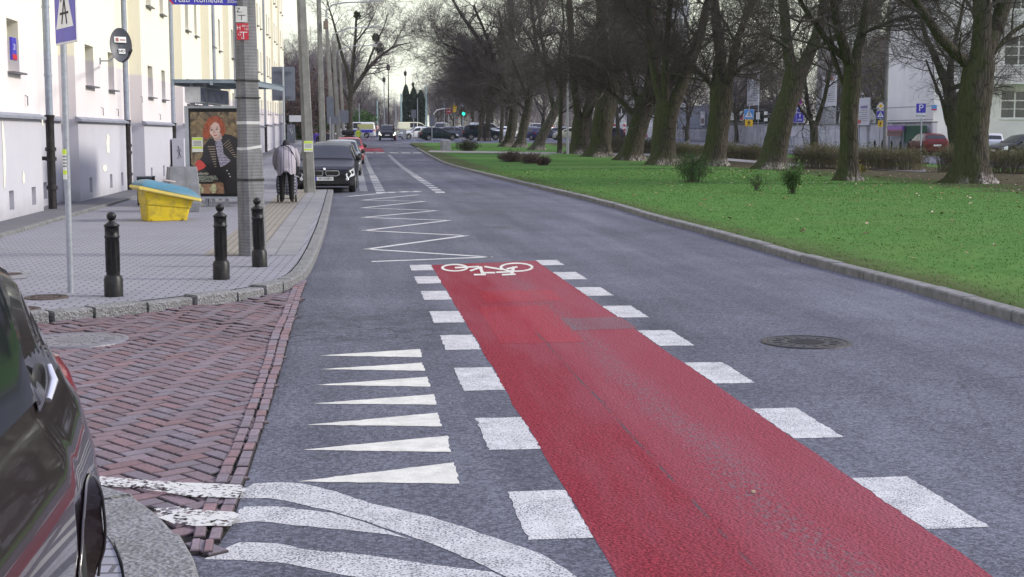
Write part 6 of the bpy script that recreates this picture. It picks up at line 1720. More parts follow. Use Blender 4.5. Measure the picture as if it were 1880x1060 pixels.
tree(gb(989, 276), [(984, 279, 26), (990, 262, 21), (1000, 240, 20), (1013, 215, 18), (1026, 190, 16), (1036, 165, 15)],
     [[(1030, 180, 12), (1045, 130, 10), (1050, 80, 8), (1040, 10, 6)], [(1018, 205, 9), (1005, 150, 8), (1000, 100, 7), (990, 40, 5), (985, -20, 4)], [(1035, 170, 9), (1015, 130, 8), (985, 90, 6), (960, 50, 5)]],
     'slanting bare tree with a pale foot, between the blue hatchback and the red car', 110, twm=M_TWIGM, bark=M_BARK2, lens=BIG, dens=(11, 9, 7, 3))
tree(gb(957, 271), [(953, 273, 22), (957, 255, 17), (963, 225, 16), (970, 195, 15), (976, 165, 14)],
     [[(975, 172, 11), (985, 120, 9), (982, 60, 7), (975, 0, 5)], [(972, 185, 9), (950, 130, 8), (930, 80, 6), (915, 20, 5)], [(968, 205, 6), (940, 180, 5), (905, 160, 4), (870, 150, 3)]],
     'bare tree just right of the outermost wide crowned one', 111, twm=M_TWIGM, bark=M_BARK2, lens=BIG, dens=(12, 9, 7, 3))
tree(gb(934, 269), [(930, 271, 26), (936, 255, 19), (941, 225, 18), (944, 200, 17), (940, 170, 16)],
     [[(940, 180, 13), (915, 130, 10), (885, 80, 8), (852, 35, 6), (825, -10, 4)], [(942, 178, 13), (946, 120, 10), (940, 60, 8), (935, 0, 6)], [(935, 190, 8), (900, 165, 7), (865, 125, 5), (830, 90, 3)], [(925, 150, 7), (890, 130, 6), (850, 95, 4), (815, 80, 3)], [(915, 130, 6), (890, 60, 5), (870, 10, 4)], [(942, 200, 5), (910, 190, 5), (875, 180, 4), (840, 170, 2)]],
     'wide crowned bare tree reaching far out over the road side, outermost of the row', 112, twm=M_TWIGM, bark=M_BARK2, lens=BIG, dens=(13, 9, 7, 3), twig=1.2)
tree(gb(920, 262), [(920, 263, 8), (921, 235, 7), (923, 200, 6)], [[(923, 205, 6), (918, 150, 5), (905, 100, 4), (895, 60, 3)], [(922, 215, 4), (930, 160, 3)]], 'slim bare tree before the white car', 113, twm=M_TWIGM, bark=M_BARK2, extra=3, flare=.15, lens=BIG, dens=(9, 7, 6, 2))
# two thin trees that still hold a few yellow leaves
def leaves(t, tips, n, size, mat, base, seed, name='foliage'):
    rng = np.random.default_rng(seed); P = tips[0].reshape(-1, 3); i = rng.integers(0, len(P), n); c = P[i] + rng.normal(0, .06, (n, 3))
    a = unit(rng.normal(size=(n, 3))) * size; b = unit(np.cross(a, rng.normal(size=(n, 3)))) * size * .6
    V = np.stack([c - a, c + b, c + a, c - b], 1).reshape(-1, 3) - np.array(base)[None]
    return np_mesh(name, V, [np.arange(4 * n).reshape(-1, 4)], mat, t)
def m_foliage(name, c0, c1, sc=2.0):
    n = NT(name); p = n.pos(); n.set(col=n.mix(n.step(n.noise(p, sc, 5, .7), .3, .7), c0, c1), rough=.9, spec=.2); return n.m
M_YLEAF = m_foliage('yellow_leaf', (.07, .075, .015), (.30, .27, .05))
M_GLEAF = m_foliage('green_leaf', (.025, .07, .016), (.09, .18, .045), 6)
M_BLEAF = m_foliage('brown_leaf', (.07, .045, .035), (.20, .125, .10), 1.2)
for u, s_, lab in ((883, 114, 'thin tree with a few yellow leaves in front of the petrol blue car'), (895, 115, 'second thin tree with sparse yellow leaves, right of its twin')):
    b = gb(u, 258); t, tips = tree(b, [(u, 259, 12), (u + 1, 230, 10), (u + 3, 200, 8)], [[(u + 3, 205, 7), (u - 2, 160, 5), (u + 4, 110, 3)], [(u + 2, 225, 5), (u + 14, 180, 4), (u + 18, 140, 2)]], lab, s_, extra=3, flare=.15, bark=M_BARK2)
    leaves(t, tips, 260, .09, M_YLEAF, b, s_)
b = col_at(1756, 46 * D, .1); t, tips = tree(b, [(1757, 300, 26), (1755, 270, 24), (1750, 220, 24), (1745, 180, 24), (1739, 148, 22)], [[(1737, 155, 17), (1720, 110, 12), (1700, 70, 9), (1690, 30, 6), (1685, -30, 4)], [(1743, 155, 15), (1748, 100, 10), (1760, 50, 7), (1770, 0, 5)], [(1750, 190, 9), (1770, 160, 6), (1790, 130, 4)], [(1741, 230, 9), (1728, 180, 6), (1715, 150, 5), (1700, 110, 3)]], 'slender dark tree behind the hedge in front of the white house', 116, flare=.1)
b = col_at(1495, 58 * D, .1); tree(b, [(1495, 280, 16), (1494, 240, 14), (1493, 222, 14)], [[(1490, 230, 9), (1482, 190, 7), (1478, 140, 6), (1470, 90, 4)], [(1497, 230, 10), (1512, 190, 8), (1520, 150, 7), (1530, 100, 5)]], 'small Y shaped tree behind the blue arrow signs', 117, flare=.1)
# grey lamp post among the trunks
p = gb(1042, 284); c_ = depth(p)
t = empty('lamp_post', p, 0, 'thin grey post among the trunks left of the low forked tree', 'lamp post')
mb = MB(); mb.tube([(0, 0, -.05), (0, 0, .9)], .11, 12); mb.tube([(0, 0, .9), (0, 0, 8)], [.085, .06], 12); mb.build('shaft', M_GALV, t)
mb = MB(); mb.tube([(0, 0, 8), (-.3, -.2, 8.6), (-1.2, -.5, 8.8)], .04, 8); mb.build('arm', M_GALV, t)

# free-standing trees further back: one mesh set, copied
def far_tree(name, seed, h=13, dens=(8, 6, 5, 2), twig=2.0, mat=None):
    rng = np.random.default_rng(seed); rr = random.Random(seed); mb = MB(); LL = []
    P = [Vector((rr.uniform(-.1, .1) * i, rr.uniform(-.1, .1) * i, h * .09 * i)) for i in range(6)]; r_ = [h * .022 * (1 - .1 * i) for i in range(6)]
    trunk_mesh(mb, P, r_, Vector((0, 0, 0)), k=12, seed=seed)
    for e in range(9):
        i = rr.randint(2, 5); s = P[i]; a = rr.uniform(0, 6.28); d = Vector((math.cos(a), math.sin(a), rr.uniform(.5, 1.8))).normalized(); q = [s]; ln = h * rr.uniform(.35, .55)
        for _ in range(7): q.append(q[-1] + d * ln / 7); d = (d + Vector((rr.gauss(0, .12), rr.gauss(0, .12), .06))).normalized()
        rl = list(np.linspace(h * .010, h * .003, 8)); mb.tube(q, rl, 7, cap=False); LL.append((q, rl))
    s_ = h / 13
    V, Fq, tips = crown(LL, rng, None, dens, tuple((a * s_, b * s_) for a, b in ((2.2, 4.6), (1.2, 2.6), (.6, 1.4), (.3, .7))), twig=twig)
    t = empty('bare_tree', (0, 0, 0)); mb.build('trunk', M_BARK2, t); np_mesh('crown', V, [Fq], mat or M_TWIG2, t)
    return t, tips
protos = [far_tree('bare_tree', 201 + k)[0] for k in range(3)]
used = set(); rr = random.Random(31)
def put(k, p, s, label, group):
    o = protos[k] if k not in used else copy_tree(protos[k]); used.add(k)
    o.location = p; o.rotation_euler.z = rr.uniform(0, 6.28); o.scale = (s, s, s); tag(o, label, 'tree', group); return o
FW = 'bare trees beyond the junction on the right'
for k, (u, c, s) in enumerate([(792, 205, 1.0), (806, 188, 1.05), (820, 170, 1.0), (833, 158, 1.05), (850, 146, 1.0), (868, 138, 1.1), (882, 150, 1.15), (902, 132, 1.0), (930, 128, 1.05), (962, 120, 1.0), (996, 126, 1.1), (1030, 118, 1.05), (1062, 124, 1.0)]):
    put(k % 3, col_at(u, c * D), s, 'grey bare tree in the far wood beyond the queue of cars', FW)
HR = 'bare trees along the far railings'
for k, (u, c, s) in enumerate([(1085, 92, .95), (1135, 90, .9), (1262, 88, .85), (1352, 84, .8), (1425, 90, .85), (1535, 84, .75)]):
    put((k + 1) % 3, col_at(u, c * D, .1), s, 'dark bare tree growing behind the far wall and railings', HR)
LG = 'bare trees past the end of the cream house'
for k, (u, c, s) in enumerate([(545, 96, .95), (562, 112, 1.0), (580, 104, .95), (598, 118, 1.1), (618, 126, 1.05), (660, 140, .8), (678, 160, .75), (698, 185, .7), (715, 210, .65)]):
    put(k % 3, col_at(u, c * D), s, 'grey bare tree past the end of the cream house', LG)
# brown-leaved trees at the end of the house
for k, (u, c, s, lab) in enumerate([(540, 92, .55, 'small tree keeping its dry brown leaves next to the house corner'), (572, 95, .6, 'brown leaved tree behind the first concrete pole'), (592, 100, .5, 'lower brown leaved tree behind the farther poles')]):
    t, tips = far_tree('brown_leaved_tree', 230 + k, h=13 * s, dens=(9, 7, 5, 2)); p = col_at(u, c * D); t.location = p; t.name = 'brown_leaved_tree'; tag(t, lab, 'tree')
    leaves(t, tips, 5200, .13, M_BLEAF, (0, 0, 0), 240 + k)
# big tree on the left with mistletoe
p = col_at(641, 84 * D, .1)
tree(p, [(641, 240, 19), (642, 215, 14), (643, 190, 13), (645, 165, 12)],
     [[(645, 172, 11), (638, 130, 9), (625, 90, 7), (612, 40, 5), (600, 0, 3)], [(646, 172, 12), (668, 135, 10), (692, 108, 8), (712, 92, 6), (735, 82, 4), (757, 78, 2)], [(645, 168, 11), (648, 120, 9), (652, 70, 7), (655, 20, 5)], [(668, 135, 6), (690, 80, 5), (705, 50, 3), (712, 25, 2)], [(642, 190, 6), (622, 150, 5), (605, 120, 4)], [(692, 108, 4), (722, 85, 3), (735, 60, 2), (745, 45, 1.5)], [(652, 80, 5), (675, 50, 4), (690, 20, 2)]],
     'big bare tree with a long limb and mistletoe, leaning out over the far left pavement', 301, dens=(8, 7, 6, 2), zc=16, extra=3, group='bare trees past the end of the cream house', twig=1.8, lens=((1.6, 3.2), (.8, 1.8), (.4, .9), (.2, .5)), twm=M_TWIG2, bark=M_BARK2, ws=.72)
def ball(name, p, r, label, mat, cat, n=500, size=.05, seed=1, group=None, sq=(1, 1, 1), stems=True):
    """leafy clump: many small leaves through a rounded volume, on short stems"""
    rng = np.random.default_rng(seed); d = unit(rng.normal(size=(n, 3))); rad = r * rng.random(n) ** .45
    lump = 1 + .25 * np.sin(d[:, 0] * 5 + seed) * np.sin(d[:, 1] * 4) + .15 * np.sin(d[:, 2] * 7 + seed * 2)
    c = d * (rad * lump)[:, None] * np.array(sq)
    a = unit(rng.normal(size=(n, 3))) * size; b = unit(np.cross(a, rng.normal(size=(n, 3)))) * size * .6
    V = np.stack([c - a, c + b, c + a, c - b], 1).reshape(-1, 3)
    o = tag(np_mesh(name, V, [np.arange(4 * n).reshape(-1, 4)], mat), label, cat, group); o.location = p; return o
M_MIST = m_foliage('mistletoe', (.02, .035, .02), (.06, .085, .04), 3)
for k, (u, v, r_, lab) in enumerate([(690, 69, .42, 'mistletoe ball high on the long limb'), (697, 90, .5, 'larger mistletoe ball just under the upper one'), (656, 28, .35, 'small mistletoe ball near the top of the big tree')]):
    ball('mistletoe', CH(u, v, 84 * D), r_, lab, M_MIST, 'mistletoe', 700, .08, k)
# tall clipped conifers
M_CON = m_foliage('conifer_leaf', (.018, .038, .026), (.06, .10, .06), 3)
for k, (u, vt, w_, lab) in enumerate([(746, 156, 13, 'tallest dark columnar conifer, leftmost of the three'), (760, 160, 14, 'middle dark columnar conifer'), (773, 166, 15, 'broader dark columnar conifer on the right of the three')]):
    c_ = 150 * D; p = col_at(u, c_); h = CH(u, vt, c_).z - p.z; rng = np.random.default_rng(k); n = 5200
    z = rng.random(n) ** .8; a = rng.random(n) * 6.28; rad = w_ / 2 * c_ / F * np.minimum(1, (1 - z) * 5) ** .6 * (.55 + .45 * rng.random(n) ** .5) * (1 + .12 * np.sin(a * 5 + z * 20))
    cc = np.stack([rad * np.cos(a), rad * np.sin(a), z * h], 1); A = unit(rng.normal(size=(n, 3)) + np.array([0, 0, 1.2])) * .16; B = unit(np.cross(A, rng.normal(size=(n, 3)))) * .08
    t = empty('conifer', p, 0, lab, 'tree', 'dark columnar conifers'); np_mesh('crown', np.stack([cc - A, cc + B, cc + A, cc - B], 1).reshape(-1, 3), [np.arange(4 * n).reshape(-1, 4)], M_CON, t)
    mb = MB(); mb.tube([(0, 0, -.1), (0, 0, h * .9)], [.16, .03], 8); mb.build('trunk', M_BARK2, t)

# ------------------------------------------------------------------ shrubs and hedges
def shrub(p, h, w, n, label, leaf=None, nl=0, size=.03, seed=1, cat='shrub', name='shrub', tm=None, stemr=.007, sp=.16):
    rng = np.random.default_rng(seed); t = empty(name, p, 0, label, cat)
    S = np.zeros((n, 3)); S[:, :2] = rng.normal(0, w * sp, (n, 2)); d = unit(np.stack([rng.normal(0, w / h * .55, n), rng.normal(0, w / h * .55, n), np.ones(n)], 1)); pts = [S]
    for _ in range(5): pts.append(pts[-1] + d * (h * rng.uniform(.45, 1.05, n) / 5)[:, None]); d = unit(d + rng.normal(size=d.shape) * .12)
    P = np.stack(pts, 1); rr_ = np.full(n, stemr)[:, None] * np.linspace(1, .4, 6)[None]
    l2 = spawn(P, rr_, 6, rng, (.25, 1), (h * .15, h * .5), (R(15), R(60)), .2, 4, .8); v1, f1 = tubes_np(P, rr_, 4); v2, f2 = tubes_np(*l2, 3)
    np_mesh('stem', np.concatenate([v1, v2]), [np.concatenate([f1, f2 + len(v1)])], tm or M_TWIG, t)
    if nl:
        o = leaves(t, (np.concatenate([l2[0].reshape(-1, 3), P[:, 2:].reshape(-1, 3)]),), nl, size, leaf, (0, 0, 0), seed, 'foliage')
    return t
p = gb(1272, 336); k = depth(p) / F; shrub(p, 56 * k, 44 * k, 60, 'bushy green twiggy shrub on the lawn before the leaning and upright trees', M_GLEAF, 2300, .026, 1, sp=.24)
p = gb(1388, 352); k = depth(p) / F; shrub(p, 38 * k, 20 * k, 14, 'sparse shrub with few leaves between two larger shrubs', M_GLEAF, 300, .026, 2)
p = gb(1455, 358); k = depth(p) / F; shrub(p, 58 * k, 16 * k, 30, 'narrow dark green upright shrub on the lawn', M_GLEAF, 1500, .028, 3)
p = gb(858, 278); k = depth(p) / F; shrub(p + Vector((.0, 0, 0)), 22 * k, 26 * k, 90, 'dark leafless bush leaning left near the concrete block', m_foliage('dull_leaf', (.02, .03, .012), (.05, .06, .025)), 1500, .05, 4, stemr=.012, sp=.22)
M_HEDL = m_foliage('hedge_dry', (.06, .042, .036), (.13, .09, .08), 5)
for k_, (u, v, w_, h_, lab) in enumerate([(938, 297, 46, 22, 'larger low dark bush on the near lawn'), (975, 300, 36, 20, 'middle low dark bush touching the larger one'), (998, 303, 22, 15, 'smallest low dark bush at the right end of the clump')]):
    p = gb(u, v); k = depth(p) / F; t = shrub(p, h_ * k * .9, w_ * k * .55, 110, lab, M_HEDL, 3200, .035, 5 + k_, stemr=.008, sp=.34); t.name = 'low_bush'
for u, v, lab, sd in ((1545, 322, 'ivy shoots with pale leaves at the foot of the straight tree', 21), (1577, 320, 'leafy sucker on the right of the straight tree foot', 22)):
    p = gb(u, v); shrub(p, .45, .3, 12, lab, M_YLEAF, 160, .05, sd, name='ground_shoot', cat='plant')
M_HTWIG = pm('hedge_twig', (.125, .108, .066), .95, var=.35, scale=2)
M_HLEAF = m_foliage('hedge_leaf', (.045, .058, .018), (.14, .145, .055), 1.6)
def hedge(pa, pb, h, w, label, seed, dens=150):
    rng = np.random.default_rng(seed); L = (pb - pa).length; n = int(L * dens); t = empty('hedge', (pa + pb) / 2, 0, label, 'hedge'); off = np.array((pa + pb) / 2)
    d = (pb - pa).normalized(); nn = Vector((-d.y, d.x, 0)); s = rng.random(n) * L; q = rng.uniform(-.5, .5, n) * w
    S = np.array(pa)[None] + s[:, None] * np.array(d)[None] + q[:, None] * np.array(nn)[None] - off[None]; S[:, 2] += .02
    hh = h * (.88 + .12 * np.sin(s * 1.3) * np.sin(s * .47 + 1)) * rng.uniform(.75, 1.04, n)
    dr_ = unit(np.stack([rng.normal(0, .16, n), rng.normal(0, .16, n), np.ones(n)], 1)); pts = [S]
    for _ in range(4): pts.append(pts[-1] + dr_ * (hh / 4)[:, None]); dr_ = unit(dr_ + rng.normal(size=dr_.shape) * .18 + np.array([0, 0, .1]))
    P = np.stack(pts, 1); r_ = np.full(n, .009)[:, None] * np.linspace(1, .5, 5)[None]
    P[:, :, 2] = np.minimum(P[:, :, 2], (S[:, 2] + h * (1 + .03 * np.sin(s * 2)))[:, None])
    l2 = spawn(P, r_, 5, rng, (.3, 1), (.12, .4), (R(20), R(70)), .15, 3, .7); l2[0][:, :, 2] = np.minimum(l2[0][:, :, 2], h + .06 + S[:, 2].mean())
    v1, f1 = tubes_np(P, r_, 3); v2, f2 = tubes_np(*l2, 3)
    np_mesh('stem', np.concatenate([v1, v2]), [np.concatenate([f1, f2 + len(v1)])], M_HTWIG, t)
    m_ = int(L * 750); P2 = l2[0].reshape(-1, 3); i = rng.integers(0, len(P2), m_); c = P2[i] + rng.normal(0, .05, (m_, 3))
    a = unit(rng.normal(size=(m_, 3))) * .034; b = unit(np.cross(a, rng.normal(size=(m_, 3)))) * .022
    np_mesh('foliage', np.stack([c - a, c + b, c + a, c - b], 1).reshape(-1, 3), [np.arange(4 * m_).reshape(-1, 4)], M_HLEAF, t)
    return t
def hp(u, v): return G(u, v, .09)
hedge(hp(1462, 309), hp(1694, 315), 1.18, 1.1, 'long clipped brown-green hedge behind the straight tree', 41)
hedge(hp(1726, 316), hp(1990, 322), 1.18, 1.1, 'clipped hedge right of the gap, behind the thick tree at the right edge', 42)
hedge(hp(1112, 279), hp(1222, 281), 1.2, 1.2, 'brown hedge behind the leaning trunk with a low branch', 43, 130)
hedge(hp(1228, 287), hp(1292, 290), .9, 1.0, 'short low hedge left of the upright tree', 44, 130)
hedge(hp(1324, 290), hp(1404, 294), .95, 1.0, 'low dark hedge between the upright and the leaning tree', 45, 130)
p = gb(818, 277); t = empty('concrete_block', p, .2, 'worn grey concrete block standing on the grass by the path', 'concrete block')
mb = MB(); mb.loft([rrect(-.36, .36, -.3, .3, -.05, -.05, .05), rrect(-.36, .36, -.3, .3, .75, .75, .05), rrect(-.30, .30, -.25, .25, .86, .86, .1)], smooth=False); mb.build('block', M_CONC, t)
mb = MB(); mb.bounds((-.42, -.36, -.06), (.42, .36, .03)); mb.build('footing', M_KERBD, t)

# ------------------------------------------------------------------ far side: wall, railings, hoardings, houses
XW = 39.0
def yw(u, x=XW): return PX(u, HV, x).y
def wz(u, v, x=XW): return PX(u, v, x).z
M_LOWW = pm('grey_wall_render', (.36, .36, .40), .9, var=.25, scale=.8, bump=.2, dirt=(.14, .14, .14), dirts=1.2)
M_WHW = pm('white_wall_render', (.50, .50, .54), .9, var=.12, scale=.6, dirt=(.25, .25, .26), dirts=.9)
M_RAIL = pm('railing_paint', (.20, .22, .23), .5, .3)
def wall_run(u0, u1, vb, vt, label, mat, coping=True, x=XW, name='boundary_wall'):
    ya, yb = yw(u0, x), yw(u1, x); ym = (ya + yb) / 2; g = terr(ym) + .1; h = (wz((u0 + u1) / 2, vt, x) - g)
    t = empty(name, (x + .15, ym, g), 0, label, 'wall'); off = Vector((x + .15, ym, g))
    n = max(1, int(abs(ya - yb) / 2.4)); mb = MB(); mb.bounds((x, yb, g - .4), (x + .3, ya, g + h)); mb.build('wall', mat, t, off)
    if coping: mb = MB(); mb.bounds((x - .05, yb - .02, g + h + .002), (x + .35, ya + .02, g + h + .10)); mb.build('coping', M_KERBD, t, off)
    mb = MB()
    for k in range(n + 1):
        y = yb + (ya - yb) * k / n; mb.bounds((x - .06, y - .14, g - .4), (x - .002, y + .14, g + h - .004))
    mb.build('pier', mat, t, off); return t, g, h, ya, yb
def railing_run(u0, u1, vb, vt, label, x=XW + .15, base=None, step=.16, cat='fence', name='iron_fence'):
    ya, yb = yw(u0, x), yw(u1, x); ym = (ya + yb) / 2; z0 = base if base is not None else wz((u0 + u1) / 2, vb, x); z1 = wz((u0 + u1) / 2, vt, x)
    t = empty(name, (x, ym, z0), 0, label, cat); off = Vector((x, ym, z0)); mb = MB()
    for y in np.arange(yb, ya, .24): mb.box((x, y, (z0 + z1) / 2), (.03, .035, z1 - z0))
    mb.build('bar', M_RAIL, t, off); mb = MB(); mb.bounds((x - .025, yb, z1 - .25), (x + .025, ya, z1 - .2)); mb.bounds((x - .025, yb, z0 + .1), (x + .025, ya, z0 + .15)); mb.build('rail', M_RAIL, t, off)
    return t
_, g, h, _, _ = wall_run(1712, 1405, 262, 229, 'pale garden wall with dark piers, right of the leaning tree', M_WHW)
railing_run(1712, 1405, 228, 197, 'tall iron railing on top of the pale garden wall', base=g + h + .1)
_, g, h, _, _ = wall_run(1404, 1332, 262, 230, 'blank grey concrete wall below the notice railings', M_LOWW)
railing_run(1404, 1332, 229, 200, 'iron railing with paper notices on the grey concrete wall', base=g + h + .1)
_, g, h, _, _ = wall_run(1330, 1238, 262, 235, 'low grey wall under the blue-grey boards', M_LOWW)
# blue-grey boards
def board(u0, v0, u1, v1, mat, label, name, cat, x=XW - .1, lines=None, legs=True, thick=.08):
    a, b = PX(u0, v1, x), PX(u1, v0, x); ya, yb = a.y, b.y; g = terr((ya + yb) / 2) + .1; zc0, zc1 = min(a.z, b.z), max(a.z, b.z)
    zc0 = PX((u0 + u1) / 2, v1, x).z; zc1 = PX((u0 + u1) / 2, v0, x).z
    ym = (ya + yb) / 2; off = Vector((x, ym, g)); t = empty(name, off, 0, label, cat)
    mb = MB(); mb.bounds((x - thick / 2, yb, zc0), (x + thick / 2, ya, zc1)); p_ = mb.build('panel', mat, t, off)
    if legs:
        mb = MB()
        for y in (yb + .1 * (ya - yb), yb + .9 * (ya - yb)): mb = MB(); mb.bounds((x + thick / 2 + .001, y - .04, g - .1), (x + thick / 2 + .09, y + .04, zc1 - .05)); mb.build('post', M_GALV, t, off)
    return t, p_, off, ya, yb, zc0, zc1, x - thick / 2
board(1300, 195, 1245, 236, pm('board_bluegrey', (.13, .15, .21), .6, var=.2, scale=1.5), 'large blue-grey boarded hoarding above the low wall', 'hoarding', 'hoarding')
def printed(args, ink, rows, name='printed_lines', cols=1):
    t, p_, off, ya, yb, z0, z1, xf = args; mb = MB(); rr_ = random.Random(len(bpy.data.objects))
    for k in range(rows):
        z = z1 - (z1 - z0) * (.30 + .62 * k / rows); w = (ya - yb) * rr_.uniform(.45, .8); mb.bounds((xf - .006, ya - .1 * (ya - yb) - w, z - (z1 - z0) * .012), (xf - .002, ya - .1 * (ya - yb), z + (z1 - z0) * .012))
    mb.build(name, ink, p_, off)
M_BAN = pm('banner_white', (.56, .56, .60), .7, var=.08)
M_PGREY = pm('print_grey', (.25, .25, .25), .8)
def blot(args, y0, y1, z0_, z1_, mat, name='print_block', dx=0):
    t, p_, off, ya, yb, z0, z1, xf = args; mb = MB(); Y = lambda f: ya + (yb - ya) * f; Z = lambda f: z0 + (z1 - z0) * f
    mb.bounds((xf - .007 - dx, Y(y1), Z(z0_)), (xf - .003 - dx, Y(y0), Z(z1_))); return mb.build(name, mat, p_, off)
a_ = board(1393, 132, 1373, 194, M_BAN, 'tall narrow white banner with dark print at its head, above the crossing sign', 'banner', 'banner', lines=1); printed(a_, M_PGREY, 9); blot(a_, .15, .85, .80, .96, pm('print_dark', (.12, .07, .08), .7))
a_ = board(1535, 140, 1511, 195, M_BAN, 'white banner left of the straight forking tree', 'banner', 'banner'); printed(a_, M_PGREY, 9); blot(a_, .2, .8, .84, .97, pm('print_orange', (.35, .14, .09), .7))
a_ = board(1596, 180, 1575, 230, M_BAN, 'white information board right of the straight forking tree', 'banner', 'banner'); printed(a_, M_PGREY, 8); blot(a_, .15, .7, .62, .70, pm('print_violet', (.22, .16, .35), .7)); blot(a_, .65, .9, .06, .2, pm('print_red2', (.5, .1, .1), .7))
a_ = board(1294, 205, 1287, 230, M_BAN, 'small poster board at the edge of the blue-grey hoarding', 'banner', 'banner', x=XW - .3); blot(a_, .1, .9, .1, .5, pm('print_dark', (.12, .07, .08), .7))
NT_ = 'paper notices on the railing'
for u, v, w_, h_, m_, lab in ((1362, 213, 7, 17, pm('notice_red', (.5, .12, .15), .7), 'notice with a red lower half on the railing left of the crossing sign'), (1391.5, 213, 6, 13, M_PAPER, 'white notice on the railing right of the crossing sign'), (1406, 208, 6, 6, M_PAPER, 'upper small notice beside the leaning tree'), (1406, 220, 6, 6, M_PAPER, 'lower small notice beside the leaning tree'), (1344, 212, 7, 18, M_PAPER, 'long pale notice right of the upright tree')):
    a_ = board(u + w_ / 2, v - h_ / 2, u - w_ / 2, v + h_ / 2, m_ if m_ is M_PAPER else M_PAPER, lab, 'notice', 'notice', x=XW - .02, legs=False, thick=.02); tag(a_[0], group=NT_)
    if m_ is not M_PAPER: blot(a_, .1, .9, .05, .55, m_)
    else: printed(a_, M_PGREY, 3)
# white hoardings by the road, one reading "er"
M_HWH = pm('hoarding_white', (.66, .66, .68), .7, var=.08, scale=1)
a_ = board(1150, 209, 1122, 232, M_HWH, 'white hoarding panel with a grey emblem left of the leaning trunk', 'hoarding', 'hoarding', x=XW - 4); blot(a_, .30, .5, .3, .8, M_PGREY); blot(a_, .55, .62, .2, .7, M_PGREY)
a_ = board(1208, 212, 1172, 233, M_HWH, 'white hoarding with the black letters er between two trunks', 'hoarding', 'hoarding', x=XW - 4)
t_, p_, off_, ya_, yb_, z0_, z1_, xf_ = a_
o = text('lettering', 'er', 1.75, Vector((xf_ - .01, PX(1190, 220, XW - 4).y, (z0_ + z1_) / 2 + .3)) - off_, M_INK, p_, rx=R(90), rz=R(-90), sx=1.6); 
a_ = board(1160, 205, 1151, 233, M_BLKM, 'narrow black panel next to the emblem hoarding', 'hoarding', 'hoarding', x=XW - 4.1)
for k, u in enumerate((1128, 1146, 1186)):
    p = PX(u, 250, XW - 6); p.z = terr(p.y) + .1
    t = empty('warning_post', p, 0, ['red and white striped post left of the emblem hoarding legs', 'red and white striped post below the black panel', 'red and white striped post under the er hoarding'][k], 'traffic post', 'red and white striped posts by the hoardings')
    mb = MB(); mb.tube([(0, 0, 0), (0, 0, 1.9)], .14, 10); mb.build('post', M_WHITE, t); mb = MB()
    for z in (.3, .85, 1.4): mb.tube([(0, 0, z), (0, 0, z + .28)], .146, 10)
    mb.build('red_band', M_RSIGN, t)
# steel barriers in front of the wall
def barrier(u0, u1, vt, label, x, n):
    ya, yb = PX(u0, HV, x).y, PX(u1, HV, x).y; ym = (ya + yb) / 2; g = terr(ym) + .12; z1 = PX((u0 + u1) / 2, vt, x).z; off = Vector((x, ym, g)); t = empty('pedestrian_barrier', off, 0, label, 'barrier')
    mb = MB(); mb.tube([(x, yb, z1), (x, ya, z1)], .04, 8); mb.tube([(x, yb, g + .2), (x, ya, g + .2)], .03, 8); mb.build('rail', M_GALV, t, off); mb = MB()
    for k in range(n + 1): y = yb + (ya - yb) * k / n; mb.tube([(x, y, g), (x, y, z1)], .04, 8)
    mb.build('post', M_GALV, t, off); mb = MB()
    for y in np.arange(yb, ya, .22): mb.tube([(x, y, g + .2), (x, y, z1)], .012, 5)
    mb.build('bar', M_GALV, t, off)
barrier(1298, 1236, 240, 'long steel pedestrian barrier before the low grey wall', XW - 1.6, 8)
barrier(1496, 1440, 252, 'steel barrier beside the pedestrian in pink', XW - 1.2, 3)
barrier(1212, 1168, 243, 'steel barrier under the er hoarding', XW - 5, 6)
# green gate, banner and black bollards before the white house
a_ = board(1700, 231, 1658, 262, pm('gate_green', (.015, .085, .045), .6, var=.2), 'dark green solid gate between the P sign and the red banner', 'gate', 'gate', x=XW - .3)
a_ = board(1660, 231, 1628, 240, pm('banner_violet', (.14, .05, .25), .7, var=.2), 'violet and red banner hung on the fence left of the green gate', 'banner', 'banner', x=XW - .5); blot(a_, .1, .9, .1, .9, pm('banner_pale', (.35, .2, .5), .7), dx=.0); blot(a_, .05, .95, .02, .16, M_RSIGN, dx=.006)
a_ = board(1656, 241, 1627, 250, pm('banner_brown', (.22, .13, .12), .8, var=.15), 'reddish brown board right below the violet banner', 'banner', 'banner', x=XW - .45)
for k, u in enumerate((1606, 1620, 1637, 1653, 1668)):
    p = PX(u, 262, XW - 2); p.z = terr(p.y) + .15
    t = empty('bollard', p, 0, 'small black bollard behind the long hedge by the gate', 'bollard', 'black bollards behind the hedge'); mb = MB(); mb.lathe([(.09, -.05), (.09, .18), (.07, .22), (.07, .75), (.09, .77), (.05, .83), (.055, .9), (.0, .97)], 14); mb.build('shaft', M_BLK, t)
